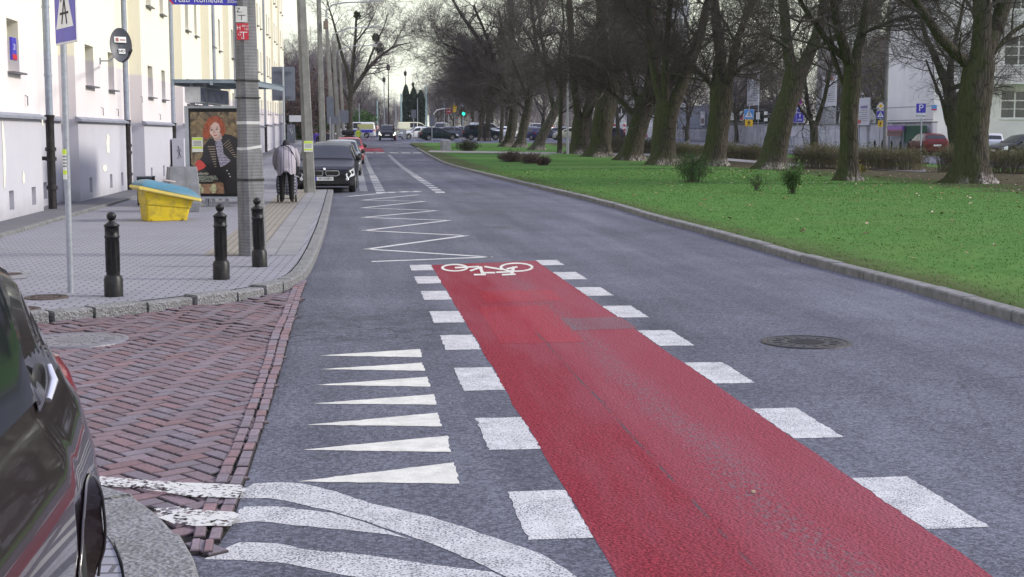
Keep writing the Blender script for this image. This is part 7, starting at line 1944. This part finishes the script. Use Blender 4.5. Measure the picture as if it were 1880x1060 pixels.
# road signs on the far side
def sign_post(u, vbase, c, label, parts, vtop, group=None):
    c *= D; p = col_at(u, c, .12); t = empty('road_sign', p, 0, label, 'road sign', group); q = CH(u, vtop, c)
    mb = MB(); mb.tube([(0, 0, -.05), (0, 0, q.z - p.z)], .045, 10); mb.build('pole', M_GALV, t)
    for f in parts: f(t, p, c)
    return t
def at_sign(u, v, c, p, d=-.07):
    q = CH(u, v, c) - p; rz = face_cam(p); return Matrix.Translation(q) @ Matrix.Rotation(rz, 4, 'Z') @ Matrix.Translation((0, d, 0)), rz
def S_cross(u0, v0, u1, v1, blue=M_SBLUE):
    def f(t, p, c):
        M, rz = at_sign((u0 + u1) / 2, (v0 + v1) / 2, c, p); crossing_panel(t, M.to_translation(), rz, (u1 - u0) * c / F, blue=blue)
    return f
def S_rect(u0, v0, u1, v1, mat, name='panel', extra=None, edge=None):
    def f(t, p, c):
        M, rz = at_sign((u0 + u1) / 2, (v0 + v1) / 2, c, p); w, h = (u1 - u0) * c / F, (v1 - v0) * c / F
        mb = MB(M); mb.box((0, 0, 0), (w, .03, h), bev=.006); o = mb.build(name, edge or mat, t)
        if edge: mb = MB(M); mb.box((0, -.0165, 0), (w * .93, .006, h * .93)); mb.build('field', mat, o)
        if extra: extra(o, M, w, h)
    return f
def E_arrow(x=0, s=1.0, z=0):
    def f(o, M, w, h):
        mb = MB(M); mb.prism([(x * w - .07 * s * h, z * h - .38 * s * h), (x * w + .07 * s * h, z * h - .38 * s * h), (x * w + .07 * s * h, z * h), (x * w + .2 * s * h, z * h), (x * w, z * h + .38 * s * h), (x * w - .2 * s * h, z * h), (x * w - .07 * s * h, z * h)], -.026, -.0205); mb.build('arrow', M_WHITE, o)
    return f
def E_lane(o, M, w, h):
    E_arrow(-.27, .9)(o, M, w, h); E_arrow(.22, .5, .2)(o, M, w, h)
    mb = MB(M); mb.box((-.03 * w, -.022, 0), (.02 * w, .004, h * .9)); mb.build('divider', M_WHITE, o); mb = MB(M)
    for s in (-1, 1): mb.tube([(.22 * w + s * .09 * w + .055 * w * math.cos(a), -.023, -.24 * h + .055 * w * math.sin(a)) for a in np.linspace(0, 6.283, 13)], .012, 5)
    for a, b in (((.13, -.24), (.19, -.14)), ((.19, -.14), (.28, -.14)), ((.28, -.14), (.31, -.24)), ((.19, -.14), (.23, -.25)), ((.23, -.25), (.28, -.14))): mb.tube([(a[0] * w, -.023, a[1] * h), (b[0] * w, -.023, b[1] * h)], .012, 5)
    mb.build('bicycle_symbol', M_WHITE, o)
def E_text(s, size, mat, z=0): return lambda o, M, w, h: txt(o, M, s, size, 0, z * h, mat, -.024)
def S_disc(u, v, r_, face, ring_, extra=None):
    def f(t, p, c):
        M, rz = at_sign(u, v, c, p); rr_ = r_ * c / F; Md = M @ Matrix.Rotation(R(90), 4, 'X'); mb = MB(Md); mb.lathe([(rr_, -.012), (rr_, .012)], 28); o = mb.build('disc', ring_, t)
        mb = MB(Md); mb.lathe([(rr_ * .8, .0125), (rr_ * .8, .018)], 28); mb.build('field', face, o)
        if extra: extra(o, M, rr_)
    return f
def X_bars(o, M, r_):
    mb = MB(M @ Matrix.Rotation(R(45), 4, 'Y')); mb.box((0, -.022, 0), (r_ * 1.7, .006, r_ * .2)); mb.build('bar', M_RSIGN, o)
    mb = MB(M @ Matrix.Rotation(R(-45), 4, 'Y')); mb.box((0, -.024, 0), (r_ * 1.7, .006, r_ * .2)); mb.build('bar', M_RSIGN, o)
def E_kid(o, M, w, h):
    mb = MB(M)
    mb.box((0, -.021, .27 * h), (.14 * w, .006, .14 * h))
    for q in ([(-.10, .18), (.12, .18), (.08, -.08), (-.08, -.08)], [(-.08, -.08), (.0, -.08), (-.15, -.40), (-.24, -.36)], [(.0, -.08), (.08, -.08), (.2, -.36), (.12, -.40)], [(.10, .17), (.25, .0), (.2, -.03), (.05, .1)], [(-.1, .17), (-.26, .03), (-.22, -.02), (-.05, .1)]): mb.prism([(x * w, z * h) for x, z in q], -.025, -.019)
    mb.build('running_figure', M_INK, o)
sign_post(1375, 280, 70, 'light blue crossing sign over a yellow plate, between the upright and the leaning tree', [S_cross(1366, 201, 1384, 219, M_SBLUE2), S_rect(1368, 220, 1382, 232, M_SYEL, 'plate', E_kid)], 200)
sign_post(1464, 280, 66, 'stack of blue arrow signs under a red and blue disc, partly behind the leaning tree', [S_disc(1464, 187, 8.5, M_SBLUE, M_RSIGN, X_bars), S_rect(1456, 193, 1470, 207, M_SBLUE, 'panel', E_arrow(), M_WHITE), S_rect(1449, 207.5, 1476, 225, M_SBLUE, 'lane_panel', E_lane, M_WHITE)], 178)
def S_diamond(u, v, r_):
    def f(t, p, c):
        M, rz = at_sign(u, v, c, p); rr_ = r_ * c / F; mb = MB(M); mb.prism([(-rr_, 0), (0, -rr_), (rr_, 0), (0, rr_)], -.012, .012); o = mb.build('diamond', M_WHITE, t); k = rr_ * .62
        mb = MB(M); mb.prism([(-k, 0), (0, -k), (k, 0), (0, k)], -.02, -.0125); mb.build('field', M_SYEL, o)
    return f
sign_post(1616, 280, 58, 'blue crossing sign below a yellow diamond beside a grey pole', [S_diamond(1617, 195, 6.5), S_cross(1609.5, 203, 1623.5, 219), S_rect(1612, 222, 1620.5, 233, M_SYEL, 'plate', E_kid)], 188)
sign_post(1691, 280, 54, 'blue parking sign with a white plate below it near the house corner', [S_rect(1682, 190, 1700, 208, M_SBLUE, 'panel', E_text('P', .62, M_WHITE), M_WHITE), S_rect(1682.5, 209, 1699.5, 217, M_WHITE, 'plate', E_text('Koniec', .22, M_INK))], 189)
p = col_at(1625, 57 * D, .12); t = empty('concrete_pole', p, 0, 'tall grey pole right behind the yellow diamond sign', 'utility pole'); mb = MB(); mb.tube([(0, 0, -.1), (0, 0, 10)], [.15, .10], 10); mb.build('shaft', M_POLE2, t)
# ------------------------------------------------------------------ houses on the right
M_HOUSE = pm('house_render', (.82, .80, .78), .92, var=.06, scale=.5, bump=.1)
M_HOUSE_SHADE = pm('house_render_shaded', (.64, .63, .62), .92, var=.08, scale=.5, bump=.1)  # the same white render, with the front's shade put into its colour
M_HPL = pm('house_plinth', (.20, .20, .22), .9, var=.12)
def gl_win(mb_f, mb_g, x, ya, yb, za, zb_, n=2, cross=(.62,)):
    """casement window in a wall facing -X at x (front proud by 3 cm)"""
    fw = .09; mb_f.bounds((x - .05, ya, za), (x - .002, ya + fw, zb_)); mb_f.bounds((x - .05, yb - fw, za), (x - .002, yb, zb_)); mb_f.bounds((x - .05, ya + fw, za), (x - .002, yb - fw, za + fw)); mb_f.bounds((x - .05, ya + fw, zb_ - fw), (x - .002, yb - fw, zb_))
    for k in range(1, n): y = ya + (yb - ya) * k / n; mb_f.bounds((x - .048, y - fw * .8, za + fw), (x - .003, y + fw * .8, zb_ - fw))
    for c in cross: z = za + (zb_ - za) * c; mb_f.bounds((x - .046, ya + fw, z - .04), (x - .004, yb - fw, z + .04))
    mb_g.bounds((x - .02, ya + fw * .5, za + fw * .5), (x - .0045, yb - fw * .5, zb_ - fw * .5))
# house: bright gable side toward the road and a set-back front facing the camera
hc = 58.0 * D
A0, A1 = col_at(1712, hc), col_at(1846, hc); hx = (A1 - A0).normalized(); hn = Vector((hx.y, -hx.x, 0)); rzh = math.atan2(hx.y, hx.x)
g0 = terr(A0.y) + .1; Wh = (A1 - A0).length
hs = empty('white_house', Vector((A0.x, A0.y, g0)), rzh, 'white rendered house with grey plinth, balcony and casement windows at the right edge', 'house')
sc = hc / F
kx = lambda u, c=hc: (col_at(u, c) - A0).dot(hx)
def kz(v, c=hc): return HC + (HV - v) * c / F - g0
mb = MB(); x1 = kx(1812); mb.bounds((0, 0, .9), (x1, 12, 15)); mb.build('gable_wall', M_HOUSE, hs)
dpt = 2.2; c2h = hc + dpt; sc2 = c2h / F
xs = lambda u: (CH(u, HV, c2h) - Vector((A0.x, A0.y, HC))).dot(hx)
zv = lambda v: HC + (HV - v) * c2h / F - g0
xe = xs(2080)
W1 = [(xs(1836), xs(1888), zv(218), zv(168)), (xs(1839), xs(1892), zv(122), zv(70)), (xs(1920), xs(1972), zv(218), zv(168)), (xs(1920), xs(1972), zv(122), zv(70))]
W1 += [(a, b, zv(22), zv(-30)) for a, b in ((xs(1840), xs(1892)), (xs(1920), xs(1972)))]
mb = MB(); X = sorted({x1 + .002, xe} | {w[0] for w in W1} | {w[1] for w in W1}); Z = sorted({.9, 15.0} | {w[2] for w in W1} | {w[3] for w in W1})
for a, b in zip(X, X[1:]):
    for c, d in zip(Z, Z[1:]):
        if any(w[0] <= a + 1e-6 and b <= w[1] + 1e-6 and w[2] <= c + 1e-6 and d <= w[3] + 1e-6 for w in W1): continue
        mb.poly([(a, dpt, c), (b, dpt, c), (b, dpt, d), (a, dpt, d)])
for a, b, c, d in W1:
    e = dpt + .18
    mb.poly([(a, dpt, c), (a, e, c), (a, e, d), (a, dpt, d)][::-1]); mb.poly([(b, dpt, c), (b, e, c), (b, e, d), (b, dpt, d)]); mb.poly([(a, dpt, d), (a, e, d), (b, e, d), (b, dpt, d)][::-1]); mb.poly([(a, dpt, c), (a, e, c), (b, e, c), (b, dpt, c)])
mb.poly([(xe, dpt, .9), (xe, 12, .9), (xe, 12, 15), (xe, dpt, 15)]); mb.build('front_wall', M_HOUSE_SHADE, hs)
for a, b, c, d in W1:
    mb = MB(); y = dpt + .12; f = .06
    mb.bounds((a, y, c), (a + f, y + .05, d)); mb.bounds((b - f, y, c), (b, y + .05, d)); mb.bounds((a + f, y, c), (b - f, y + .05, c + f)); mb.bounds((a + f, y, d - f), (b - f, y + .05, d))
    for k in (1, 2, 3)[:max(1, int((b - a) / 1.2))]: x = a + (b - a) * k / (int((b - a) / 1.2) + 1); mb.bounds((x - .05, y + .001, c + f), (x + .05, y + .049, d - f))
    mb.bounds((a + f, y + .002, c + (d - c) * .64 - .04), (b - f, y + .048, c + (d - c) * .64 + .05)); mb.bounds((a + f, y + .003, c + (d - c) * .34 - .02), (b - f, y + .047, c + (d - c) * .34 + .02))
    w = mb.build('window', M_FRAME, hs); mb = MB(); mb.bounds((a + .02, y + .02, c + .02), (b - .02, y + .03, d - .02)); mb.build('pane', M_GLASS, w); mb = MB(); mb.bounds((a - .08, dpt - .08, c - .09), (b + .08, dpt + .12, c - .002)); mb.build('sill', M_FRAME, w)
mb = MB(); mb.bounds((-.02, -.03, -.4), (x1 + .02, 12, .898)); mb.bounds((x1 + .022, dpt - .03, -.4), (xe, 12, .898)); mb.build('plinth', M_HPL, hs)
mb = MB(); mb.bounds((xs(1815), dpt - 1.0, zv(157)), (xs(2000), dpt - .002, zv(152))); bal = mb.build('balcony', M_HOUSE_SHADE, hs)
mb = MB()
for z in np.linspace(zv(150), zv(121), 7): mb.tube([(xs(1815), dpt - .95, z), (xs(2000), dpt - .95, z)], .018, 6)
for u in range(1816, 2000, 22): mb.tube([(xs(u), dpt - .95, zv(153)), (xs(u), dpt - .95, zv(121))], .022, 6)
mb.build('balcony_railing', M_RAIL, bal)
mb = MB(); mb.bounds((-.3, -.3, 15), (xe + .3, 12.3, 15.3)); mb.build('roof', pm('roof_dark', (.12, .10, .1), .8), hs)
q = CH(1715, 198, hc - .1); t = empty('house_number_plate', q, rzh, 'small blue and red number plate on the bright side of the white house', 'house number'); mb = MB(); mb.box((0, 0, 0), (.36, .04, .36), bev=.01); o = mb.build('plate', M_SBLUE2, t); mb = MB(); mb.box((0, -.024, -.12), (.34, .008, .1)); mb.build('band', M_RSIGN, o)
# pale houses behind the railings
def block(u0, u1, c, vt, label, mat, wins, roof=True, dep=9, mw=None):
    c *= D; a, b = col_at(u0, c), col_at(u1, c); hx_ = (b - a).normalized(); rz = math.atan2(hx_.y, hx_.x); g = terr(a.y); W = (b - a).length; H_ = HC + (HV - vt) * c / F - g
    t = empty('pale_house', Vector((a.x, a.y, g)), rz, label, 'house'); mb = MB(); mb.bounds((0, 0, -.5), (W, dep, H_)); mb.build('wall', mat, t)
    for (fx, fz, w, h) in wins:
        x, z = fx * W, fz; mb = MB()
        mb.bounds((x - w / 2, -.05, z), (x - w / 2 + .1, -.002, z + h)); mb.bounds((x + w / 2 - .1, -.05, z), (x + w / 2, -.002, z + h)); mb.bounds((x - w / 2 + .1, -.05, z), (x + w / 2 - .1, -.002, z + .1)); mb.bounds((x - w / 2 + .1, -.05, z + h - .1), (x + w / 2 - .1, -.002, z + h)); mb.bounds((x - .05, -.048, z + .1), (x + .05, -.003, z + h - .1))
        wo = mb.build('window', M_FRAME, t); mb = MB(); mb.bounds((x - w / 2 + .05, -.02, z + .05), (x + w / 2 - .05, -.004, z + h - .05)); mb.build('pane', M_GLASS, wo)
    if roof: mb = MB(); mb.prism([(-.4, H_ + .002), (W + .4, H_ + .002), (W * .82, H_ + 2.6), (W * .18, H_ + 2.6)], -.4, dep + .4); mb.build('roof', pm('roof_brown', (.11, .08, .07), .85), t)
    return t
block(1628, 1706, 80, 110, 'plain pale house wall behind the ivy mound', M_HOUSE, [(.2, 5.5, 1.1, 1.5), (.75, 5.5, 1.1, 1.5)])
block(1530, 1612, 92, -50, 'tall pale house behind the straight forking tree', pm('house_cream', (.46, .45, .43), .9, var=.1, scale=.5), [(.15 + .23 * i, 3.6 + 3 * j, 1.1, 1.6) for i in range(4) for j in range(5)], roof=False)
block(1130, 1262, 118, -70, 'pale apartment block with rows of windows behind the V forked tree', pm('house_pale', (.44, .44, .47), .9, var=.1, scale=.4), [(.08 + .12 * i, 2.5 + 3.1 * j, 1.3, 1.6) for i in range(8) for j in range(8)], roof=False)
0 and block(1440, 1520, 108, 60, 'dull brownish house behind the leaning tree', pm('house_brown', (.16, .13, .11), .9, var=.2, scale=.4), [(.1 + .2 * i, 2.8 + 3.1 * j, 1.1, 1.5) for i in range(5) for j in range(3)])
0 and block(1290, 1420, 112, 55, 'dull grey house behind the narrow banner', pm('house_grey', (.15, .145, .15), .9, var=.2, scale=.4), [(.08 + .14 * i, 2.8 + 3.1 * j, 1.2, 1.5) for i in range(7) for j in range(4)])
# ivy mound and hanging yellow-green trees
p = col_at(1655, 66 * D, .1); o = ball('ivy_mound', p + Vector((0, 0, 1.6)), 1.9, 'rounded ivy mound behind the railing', M_GLEAF, 'ivy', 5000, .09, 9, sq=(1, 1, 1.25))
for k, (u, c, s, lab) in enumerate([(1648, 70, .7, 'tree with thin hanging yellow-green leaves over the ivy mound'), (1608, 74, .75, 'yellow-green leaved tree left of the grey pole'), (1375, 90, .7, 'yellowing tree behind the narrow banner')]):
    t, tips = far_tree('yellowing_tree', 260 + k, h=13 * s, dens=(8, 6, 5, 2)); t.location = col_at(u, c * D, .1); t.name = 'yellowing_tree'; tag(t, lab, 'tree'); leaves(t, tips, 1900, .09, M_YLEAF, (0, 0, 0), 270 + k)
M_EVG = m_foliage('evergreen', (.008, .014, .010), (.028, .04, .022), 2)
for k, (u, c, r_, lab) in enumerate([(1350, 96, 3.2, 'dark evergreen mass left of the narrow banner'), (1425, 98, 3.2, 'dark evergreen mass right of the narrow banner'), (548, 97, 2.4, 'dark green bush by the end of the cream house'), (571, 99, 2.2, 'green bush behind the notice pole'), (655, 135, 2.5, 'green bush at the road end behind the police van')]):
    p = col_at(u, c * D, .1); ball('evergreen_bush', p + Vector((0, 0, r_ * .7)), r_, lab, M_EVG if k < 2 else M_GLEAF, 'bush', 5000, .16, 30 + k, sq=(1.3, 1.3, 1.0))
# ------------------------------------------------------------------ junction furniture
def mast(u, c, vt, label, mat, r0=.09, r1=.06, name='mast', cat='lamp post', top=None, group=None):
    c *= D; p = col_at(u, c, .05); h = CH(u, vt, c).z - p.z; t = empty(name, p, 0, label, cat, group); mb = MB(); mb.tube([(0, 0, -.1), (0, 0, h)], [r0, r1], 10); mb.build('shaft', mat, t)
    if top == 'lantern':
        mb = MB(); mb.lathe([(.05, h), (.24, h + .1), (.32, h + .75), (.06, h + 1.0), (.02, h + 1.5)], 8); mb.build('lantern', M_BLKM, t); mb = MB(); mb.lathe([(.16, 0), (.2, .25), (.11, .5), (.11, 1.6), (.08, 1.8)], 10); mb.build('foot', M_BLKM, t)
    if top == 'arm':
        mb = MB(); mb.tube([(0, 0, h), (-.2, 0, h + .35), (-1.6, 0, h + .55)], .05, 8); mb.build('arm', mat, t); mb = MB(); mb.box((-1.8, 0, h + .53), (.6, .26, .14), bev=.03); mb.build('lamp_head', pm('lamp_housing', (.4, .4, .42), .5), t)
    return t
M_MINT = pm('mint_mast', (.33, .50, .50), .5)
for q in ((714, 128, 130, 'tall black lantern post at the road end, behind the oncoming car', M_BLKM, .13, .06, 'lantern'), (745, 160, 140, 'tall lantern post rising over the tallest conifer', M_BLKM, .12, .06, 'lantern'), (759, 175, 160, 'shorter lantern post between the conifers', M_BLKM, .12, .06, 'lantern'), (706, 150, 152, 'grey pole left of the black lantern post', M_GALV, .12, .08, 'lantern'), (693, 140, 185, 'pale mint pole above the crowd', M_MINT, .14, .1, None), (737, 138, 172, 'bright mint pole left of the conifers', M_MINT, .16, .12, None), (783, 120, 158, 'mint pole right of the conifers', M_MINT, .13, .1, None), (767, 118, 180, 'thin dark lamp post before the conifers', M_GALV, .07, .05, None), (727, 145, 190, 'short grey pole right of the black lantern post', M_GALV, .12, .1, None), (660, 120, 190, 'thin grey pole behind the police van', M_GALV, .09, .07, None)):
    mast(q[0], q[1], q[2], q[3], q[4], q[5], q[6], top=q[7], name='lamp_post')
# arched pole
p = col_at(796, 112 * D, .05); t = empty('arched_pole', p, 0, 'white pole bent over to the right above the queue', 'lamp post'); k = 112 * D / F; mb = MB(); mb.tube([(0, 0, 0), (0, 0, 30 * k + .4), (.1, 0, 38 * k + .4), (.5, 0, 43 * k + .4), (1.2, 0, 45 * k + .4), (2.2, -.4, 45 * k + .4)], .07, 10); mb.build('pole', M_WHITE, t)
def back(u0, v0, u1, v1, c, label, mat=M_SGREY, vt=None, shape='rect'):
    u = (u0 + u1) / 2; return sign_post(u, 0, c, label, [S_rect(u0, v0, u1, v1, mat, 'sign_back')], v0 + 1)
back(755, 202, 764, 217, 86, 'grey sign back left of the dark green estate'); back(788, 211, 798, 232, 84, 'wide grey sign back in front of the dark green estate')
def NE(o, M, r_): mb = MB(M); mb.box((0, -.022, 0), (r_ * 1.3, .008, r_ * .34)); mb.build('bar', M_WHITE, o)
sign_post(824, 0, 108, 'red no-entry disc with a white bar above the queue', [S_disc(823.5, 204.5, 5, M_RSIGN, M_RSIGN, NE)], 199)
sign_post(835, 0, 112, 'yellow board pair on a pale post right of the no-entry disc', [S_rect(831.5, 193, 838, 200, M_SYEL), S_rect(831.5, 201, 837.5, 207, M_SYEL, 'lower_panel')], 190)
sign_post(816, 0, 113, 'small grey sign on a white post left of the no-entry disc', [S_rect(813.5, 192, 818.5, 201, M_SGREY)], 191)
sign_post(849, 0, 116, 'small blue and white triangle sign among the far trunks', [S_cross(846, 190, 852, 197)], 189)
M_GLIT = pm('green_signal', (.02, .9, .55), .3, ems=3.0); M_RLIT = pm('signal_off', (.05, .01, .01), .4)
def signal(u, v, c, label, over=False):
    c *= D; p = col_at(u + (14 if over else 0), c, .05); q = CH(u, v, c) - p; t = empty('traffic_light', p, 0, label, 'traffic light'); mb = MB()
    if over: mb.tube([(0, 0, 0), (0, 0, q.z + .7), (q.x, q.y, q.z + .9)], .09, 10)
    else: mb.tube([(0, 0, 0), (0, 0, q.z + .9)], .06, 10)
    mb.build('pole', M_GALV, t); rz = face_cam(p); M = Matrix.Translation(q) @ Matrix.Rotation(rz, 4, 'Z'); mb = MB(M); mb.box((0, 0, .30), (.34, .26, 1.05), bev=.03); hd = mb.build('signal_head', M_BLKM, t)
    for k, z in enumerate((0, .32, .64)): mb = MB(M @ Matrix.Translation((0, -.14, z)) @ Matrix.Rotation(R(90), 4, 'X')); mb.lathe([(.13 if k else .2, -.03), (.13 if k else .2, .02), (.08, .05)], 16); mb.build('signal_lamp', M_GLIT if k == 0 else M_RLIT, hd)
signal(851, 209, 104, 'green traffic light on a post above the blue-grey car'); signal(883, 179, 98, 'green traffic light hung high among the branches', True)
# barrier along the far kerb at the junction, white board at the house end
p0, p1 = col_at(732, 104 * D, .1), col_at(746, 92 * D, .1); ctr = (p0 + p1) / 2; t = empty('pedestrian_barrier', ctr, 0, 'grey pedestrian barrier at the junction left of the white hatchback', 'barrier'); mb = MB()
for z in (.15, 1.1): mb.tube([p0 - ctr + Vector((0, 0, z)), p1 - ctr + Vector((0, 0, z))], .03, 6)
for k in range(26): q = p0.lerp(p1, k / 25) - ctr; mb.tube([q, q + Vector((0, 0, 1.1))], .018, 5)
mb.build('railing', M_GALV, t)
p = col_at(545, 90 * D, .1); a, b = CH(531, 224, 90 * D), CH(556, 212, 90 * D); t = empty('white_board', p, 0, 'long white board on posts past the cream house corner', 'hoarding'); mb = MB(Matrix.Translation((a + b) / 2 - p)); mb.box((0, 0, 0), (abs(b.x - a.x), .08, abs(b.z - a.z)), bev=.01); mb.build('panel', M_WHITE, t); mb = MB()
for s in (-.6, .6): mb.tube([(s, .06, 0), (s, .06, ((a + b) / 2 - p).z)], .04, 6)
mb.build('post', M_GALV, t)
p = PX(535, 274, -5.9); p.z = terr(p.y) + .1; t = empty('electrical_cabinet', p, 0, 'tall grey cabinet with white graffiti at the far corner of the cream house', 'electrical cabinet'); mb = MB(); mb.box((0, 0, .9), (.75, .45, 1.8), bev=.01); mb.build('case', M_SGREY, t); mb = MB(); mb.tube([(-.2, -.23, 1.3), (.0, -.23, 1.45), (-.05, -.23, 1.1), (.15, -.23, 1.2), (.05, -.23, .9)], .02, 5); mb.build('graffiti', M_WHITE, t)
b_ = block(560, 640, 165, 190, 'low pale building far behind the left poles', pm('house_far', (.36, .35, .38), .9, var=.1), [(.1 + .15 * i, 2.5 + 3 * j, 1.5, 1.5) for i in range(6) for j in range(2)])

# woods closing the view far beyond the junction (read as one mass)
def far_wood(name, u0, u1, c0, c1, h0, h1, n, label, mat, seed):
    rng = np.random.default_rng(seed); V = []
    u = rng.uniform(u0, u1, n); c = rng.uniform(c0, c1, n) * D; P = np.array([list(col_at(a, b)) for a, b in zip(u, c)])
    hh = (h0 + (h1 - h0) * (.5 + .5 * np.sin(u * .11 + seed))) * (.8 + .35 * np.sin(u * .37) * np.sin(u * .051)); z = hh * rng.random(n) ** .8
    P[:, 2] += z; d = unit(np.stack([rng.normal(0, .6, n), rng.normal(0, .6, n), np.abs(rng.normal(.8, .4, n))], 1)); L = rng.uniform(.5, 1.8, n)
    Q = np.stack([P, P + d * (L / 2)[:, None] + rng.normal(0, .1, (n, 3)), P + d * L[:, None]], 1); r_ = np.full((n, 3), .035) * np.array([1, .8, .4])
    v, f = tubes_np(Q, r_, 3)
    return tag(np_mesh(name, v, [f], mat), label, 'woods', kind='stuff')
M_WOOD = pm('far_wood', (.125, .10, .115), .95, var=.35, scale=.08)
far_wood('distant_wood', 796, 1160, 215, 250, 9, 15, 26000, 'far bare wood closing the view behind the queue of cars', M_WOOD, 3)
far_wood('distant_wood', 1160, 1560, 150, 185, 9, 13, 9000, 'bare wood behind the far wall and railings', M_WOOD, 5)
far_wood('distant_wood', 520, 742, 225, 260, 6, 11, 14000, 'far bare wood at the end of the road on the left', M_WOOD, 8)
HAZE = .00016
# ------------------------------------------------------------------ camera
cam = bpy.data.cameras.new('camera'); co = bpy.data.objects.new('camera', cam); COL.objects.link(co)
co.location = CAM; co.rotation_euler = (math.pi / 2 - PITCH, 0, -YAW)
cam.sensor_width = 36; cam.sensor_fit = 'HORIZONTAL'; cam.lens = 36 * F / 1880
cam.clip_end = 3000; cam.clip_start = .05
SC.camera = co
# ------------------------------------------------------------------ sky and sun
EL, AZ = 30.0, 98.0      # sun elevation; azimuth measured clockwise from the road direction (+Y)
w = bpy.data.worlds.new('World'); SC.world = w; w.use_nodes = True
nt = w.node_tree; bg = nt.nodes['Background']
sky = nt.nodes.new('ShaderNodeTexSky'); sky.sky_type = 'NISHITA'; sky.sun_disc = False
sky.sun_elevation = R(EL); sky.sun_rotation = R(AZ)
tc = nt.nodes.new('ShaderNodeTexCoord'); nz = nt.nodes.new('ShaderNodeTexNoise'); nz.inputs['Scale'].default_value = 2.2; nz.inputs['Detail'].default_value = 6
nt.links.new(tc.outputs['Generated'], nz.inputs['Vector'])
sp = nt.nodes.new('ShaderNodeSeparateXYZ'); nt.links.new(tc.outputs['Generated'], sp.inputs[0])
gr = nt.nodes.new('ShaderNodeMapRange'); nt.links.new(sp.outputs[2], gr.inputs[0]); gr.inputs[1].default_value = .14; gr.inputs[2].default_value = .6
va = nt.nodes.new('ShaderNodeMath'); va.operation = 'MULTIPLY_ADD'; nt.links.new(nz.outputs[0], va.inputs[0]); va.inputs[1].default_value = .08; nt.links.new(gr.outputs[0], va.inputs[2])
cl = nt.nodes.new('ShaderNodeMix'); cl.data_type = 'RGBA'; nt.links.new(va.outputs[0], cl.inputs[0])
cl.inputs[6].default_value = (10.6, 11.0, 9.0, 1); cl.inputs[7].default_value = (8.6, 9.1, 12.8, 1)   # overcast: warm haze low down, cooler overhead
mx = nt.nodes.new('ShaderNodeMix'); mx.data_type = 'RGBA'; mx.inputs[0].default_value = .86
nt.links.new(sky.outputs[0], mx.inputs[6]); nt.links.new(cl.outputs[2], mx.inputs[7]); nt.links.new(mx.outputs[2], bg.inputs[0])
bg.inputs[1].default_value = .085
L = bpy.data.lights.new('sun', 'SUN'); L.energy = 2.45; L.angle = R(10); L.color = (1, .94, .82)
lo = bpy.data.objects.new('sun', L); COL.objects.link(lo)
d = Vector((math.sin(R(AZ)) * math.cos(R(EL)), math.cos(R(AZ)) * math.cos(R(EL)), math.sin(R(EL))))
lo.rotation_euler = d.to_track_quat('Z', 'Y').to_euler()
vs = SC.view_settings; vs.view_transform = 'Standard'; vs.look = 'None'; vs.gamma = 1; vs.exposure = 0.53; vs.use_curve_mapping = False
SC.cycles.max_bounces = 6; SC.cycles.diffuse_bounces = 3; SC.cycles.transparent_max_bounces = 8
SC.cycles.use_denoising = True

# thin November haze
nh = bpy.data.materials.new('haze_air'); nh.use_nodes = True; t_ = nh.node_tree; t_.nodes.clear(); o_ = t_.nodes.new('ShaderNodeOutputMaterial'); v_ = t_.nodes.new('ShaderNodeVolumePrincipled')
v_.inputs['Color'].default_value = (.86, .84, .92, 1); v_.inputs['Density'].default_value = HAZE; v_.inputs['Anisotropy'].default_value = .2; t_.links.new(v_.outputs[0], o_.inputs['Volume'])
mb = MB(); mb.bounds((-410, -24, -1.2), (510, 1520, 28)); tag(mb.build('haze', nh), 'thin pale haze over the far street', 'haze', kind='stuff')
SC.cycles.volume_bounces = 0
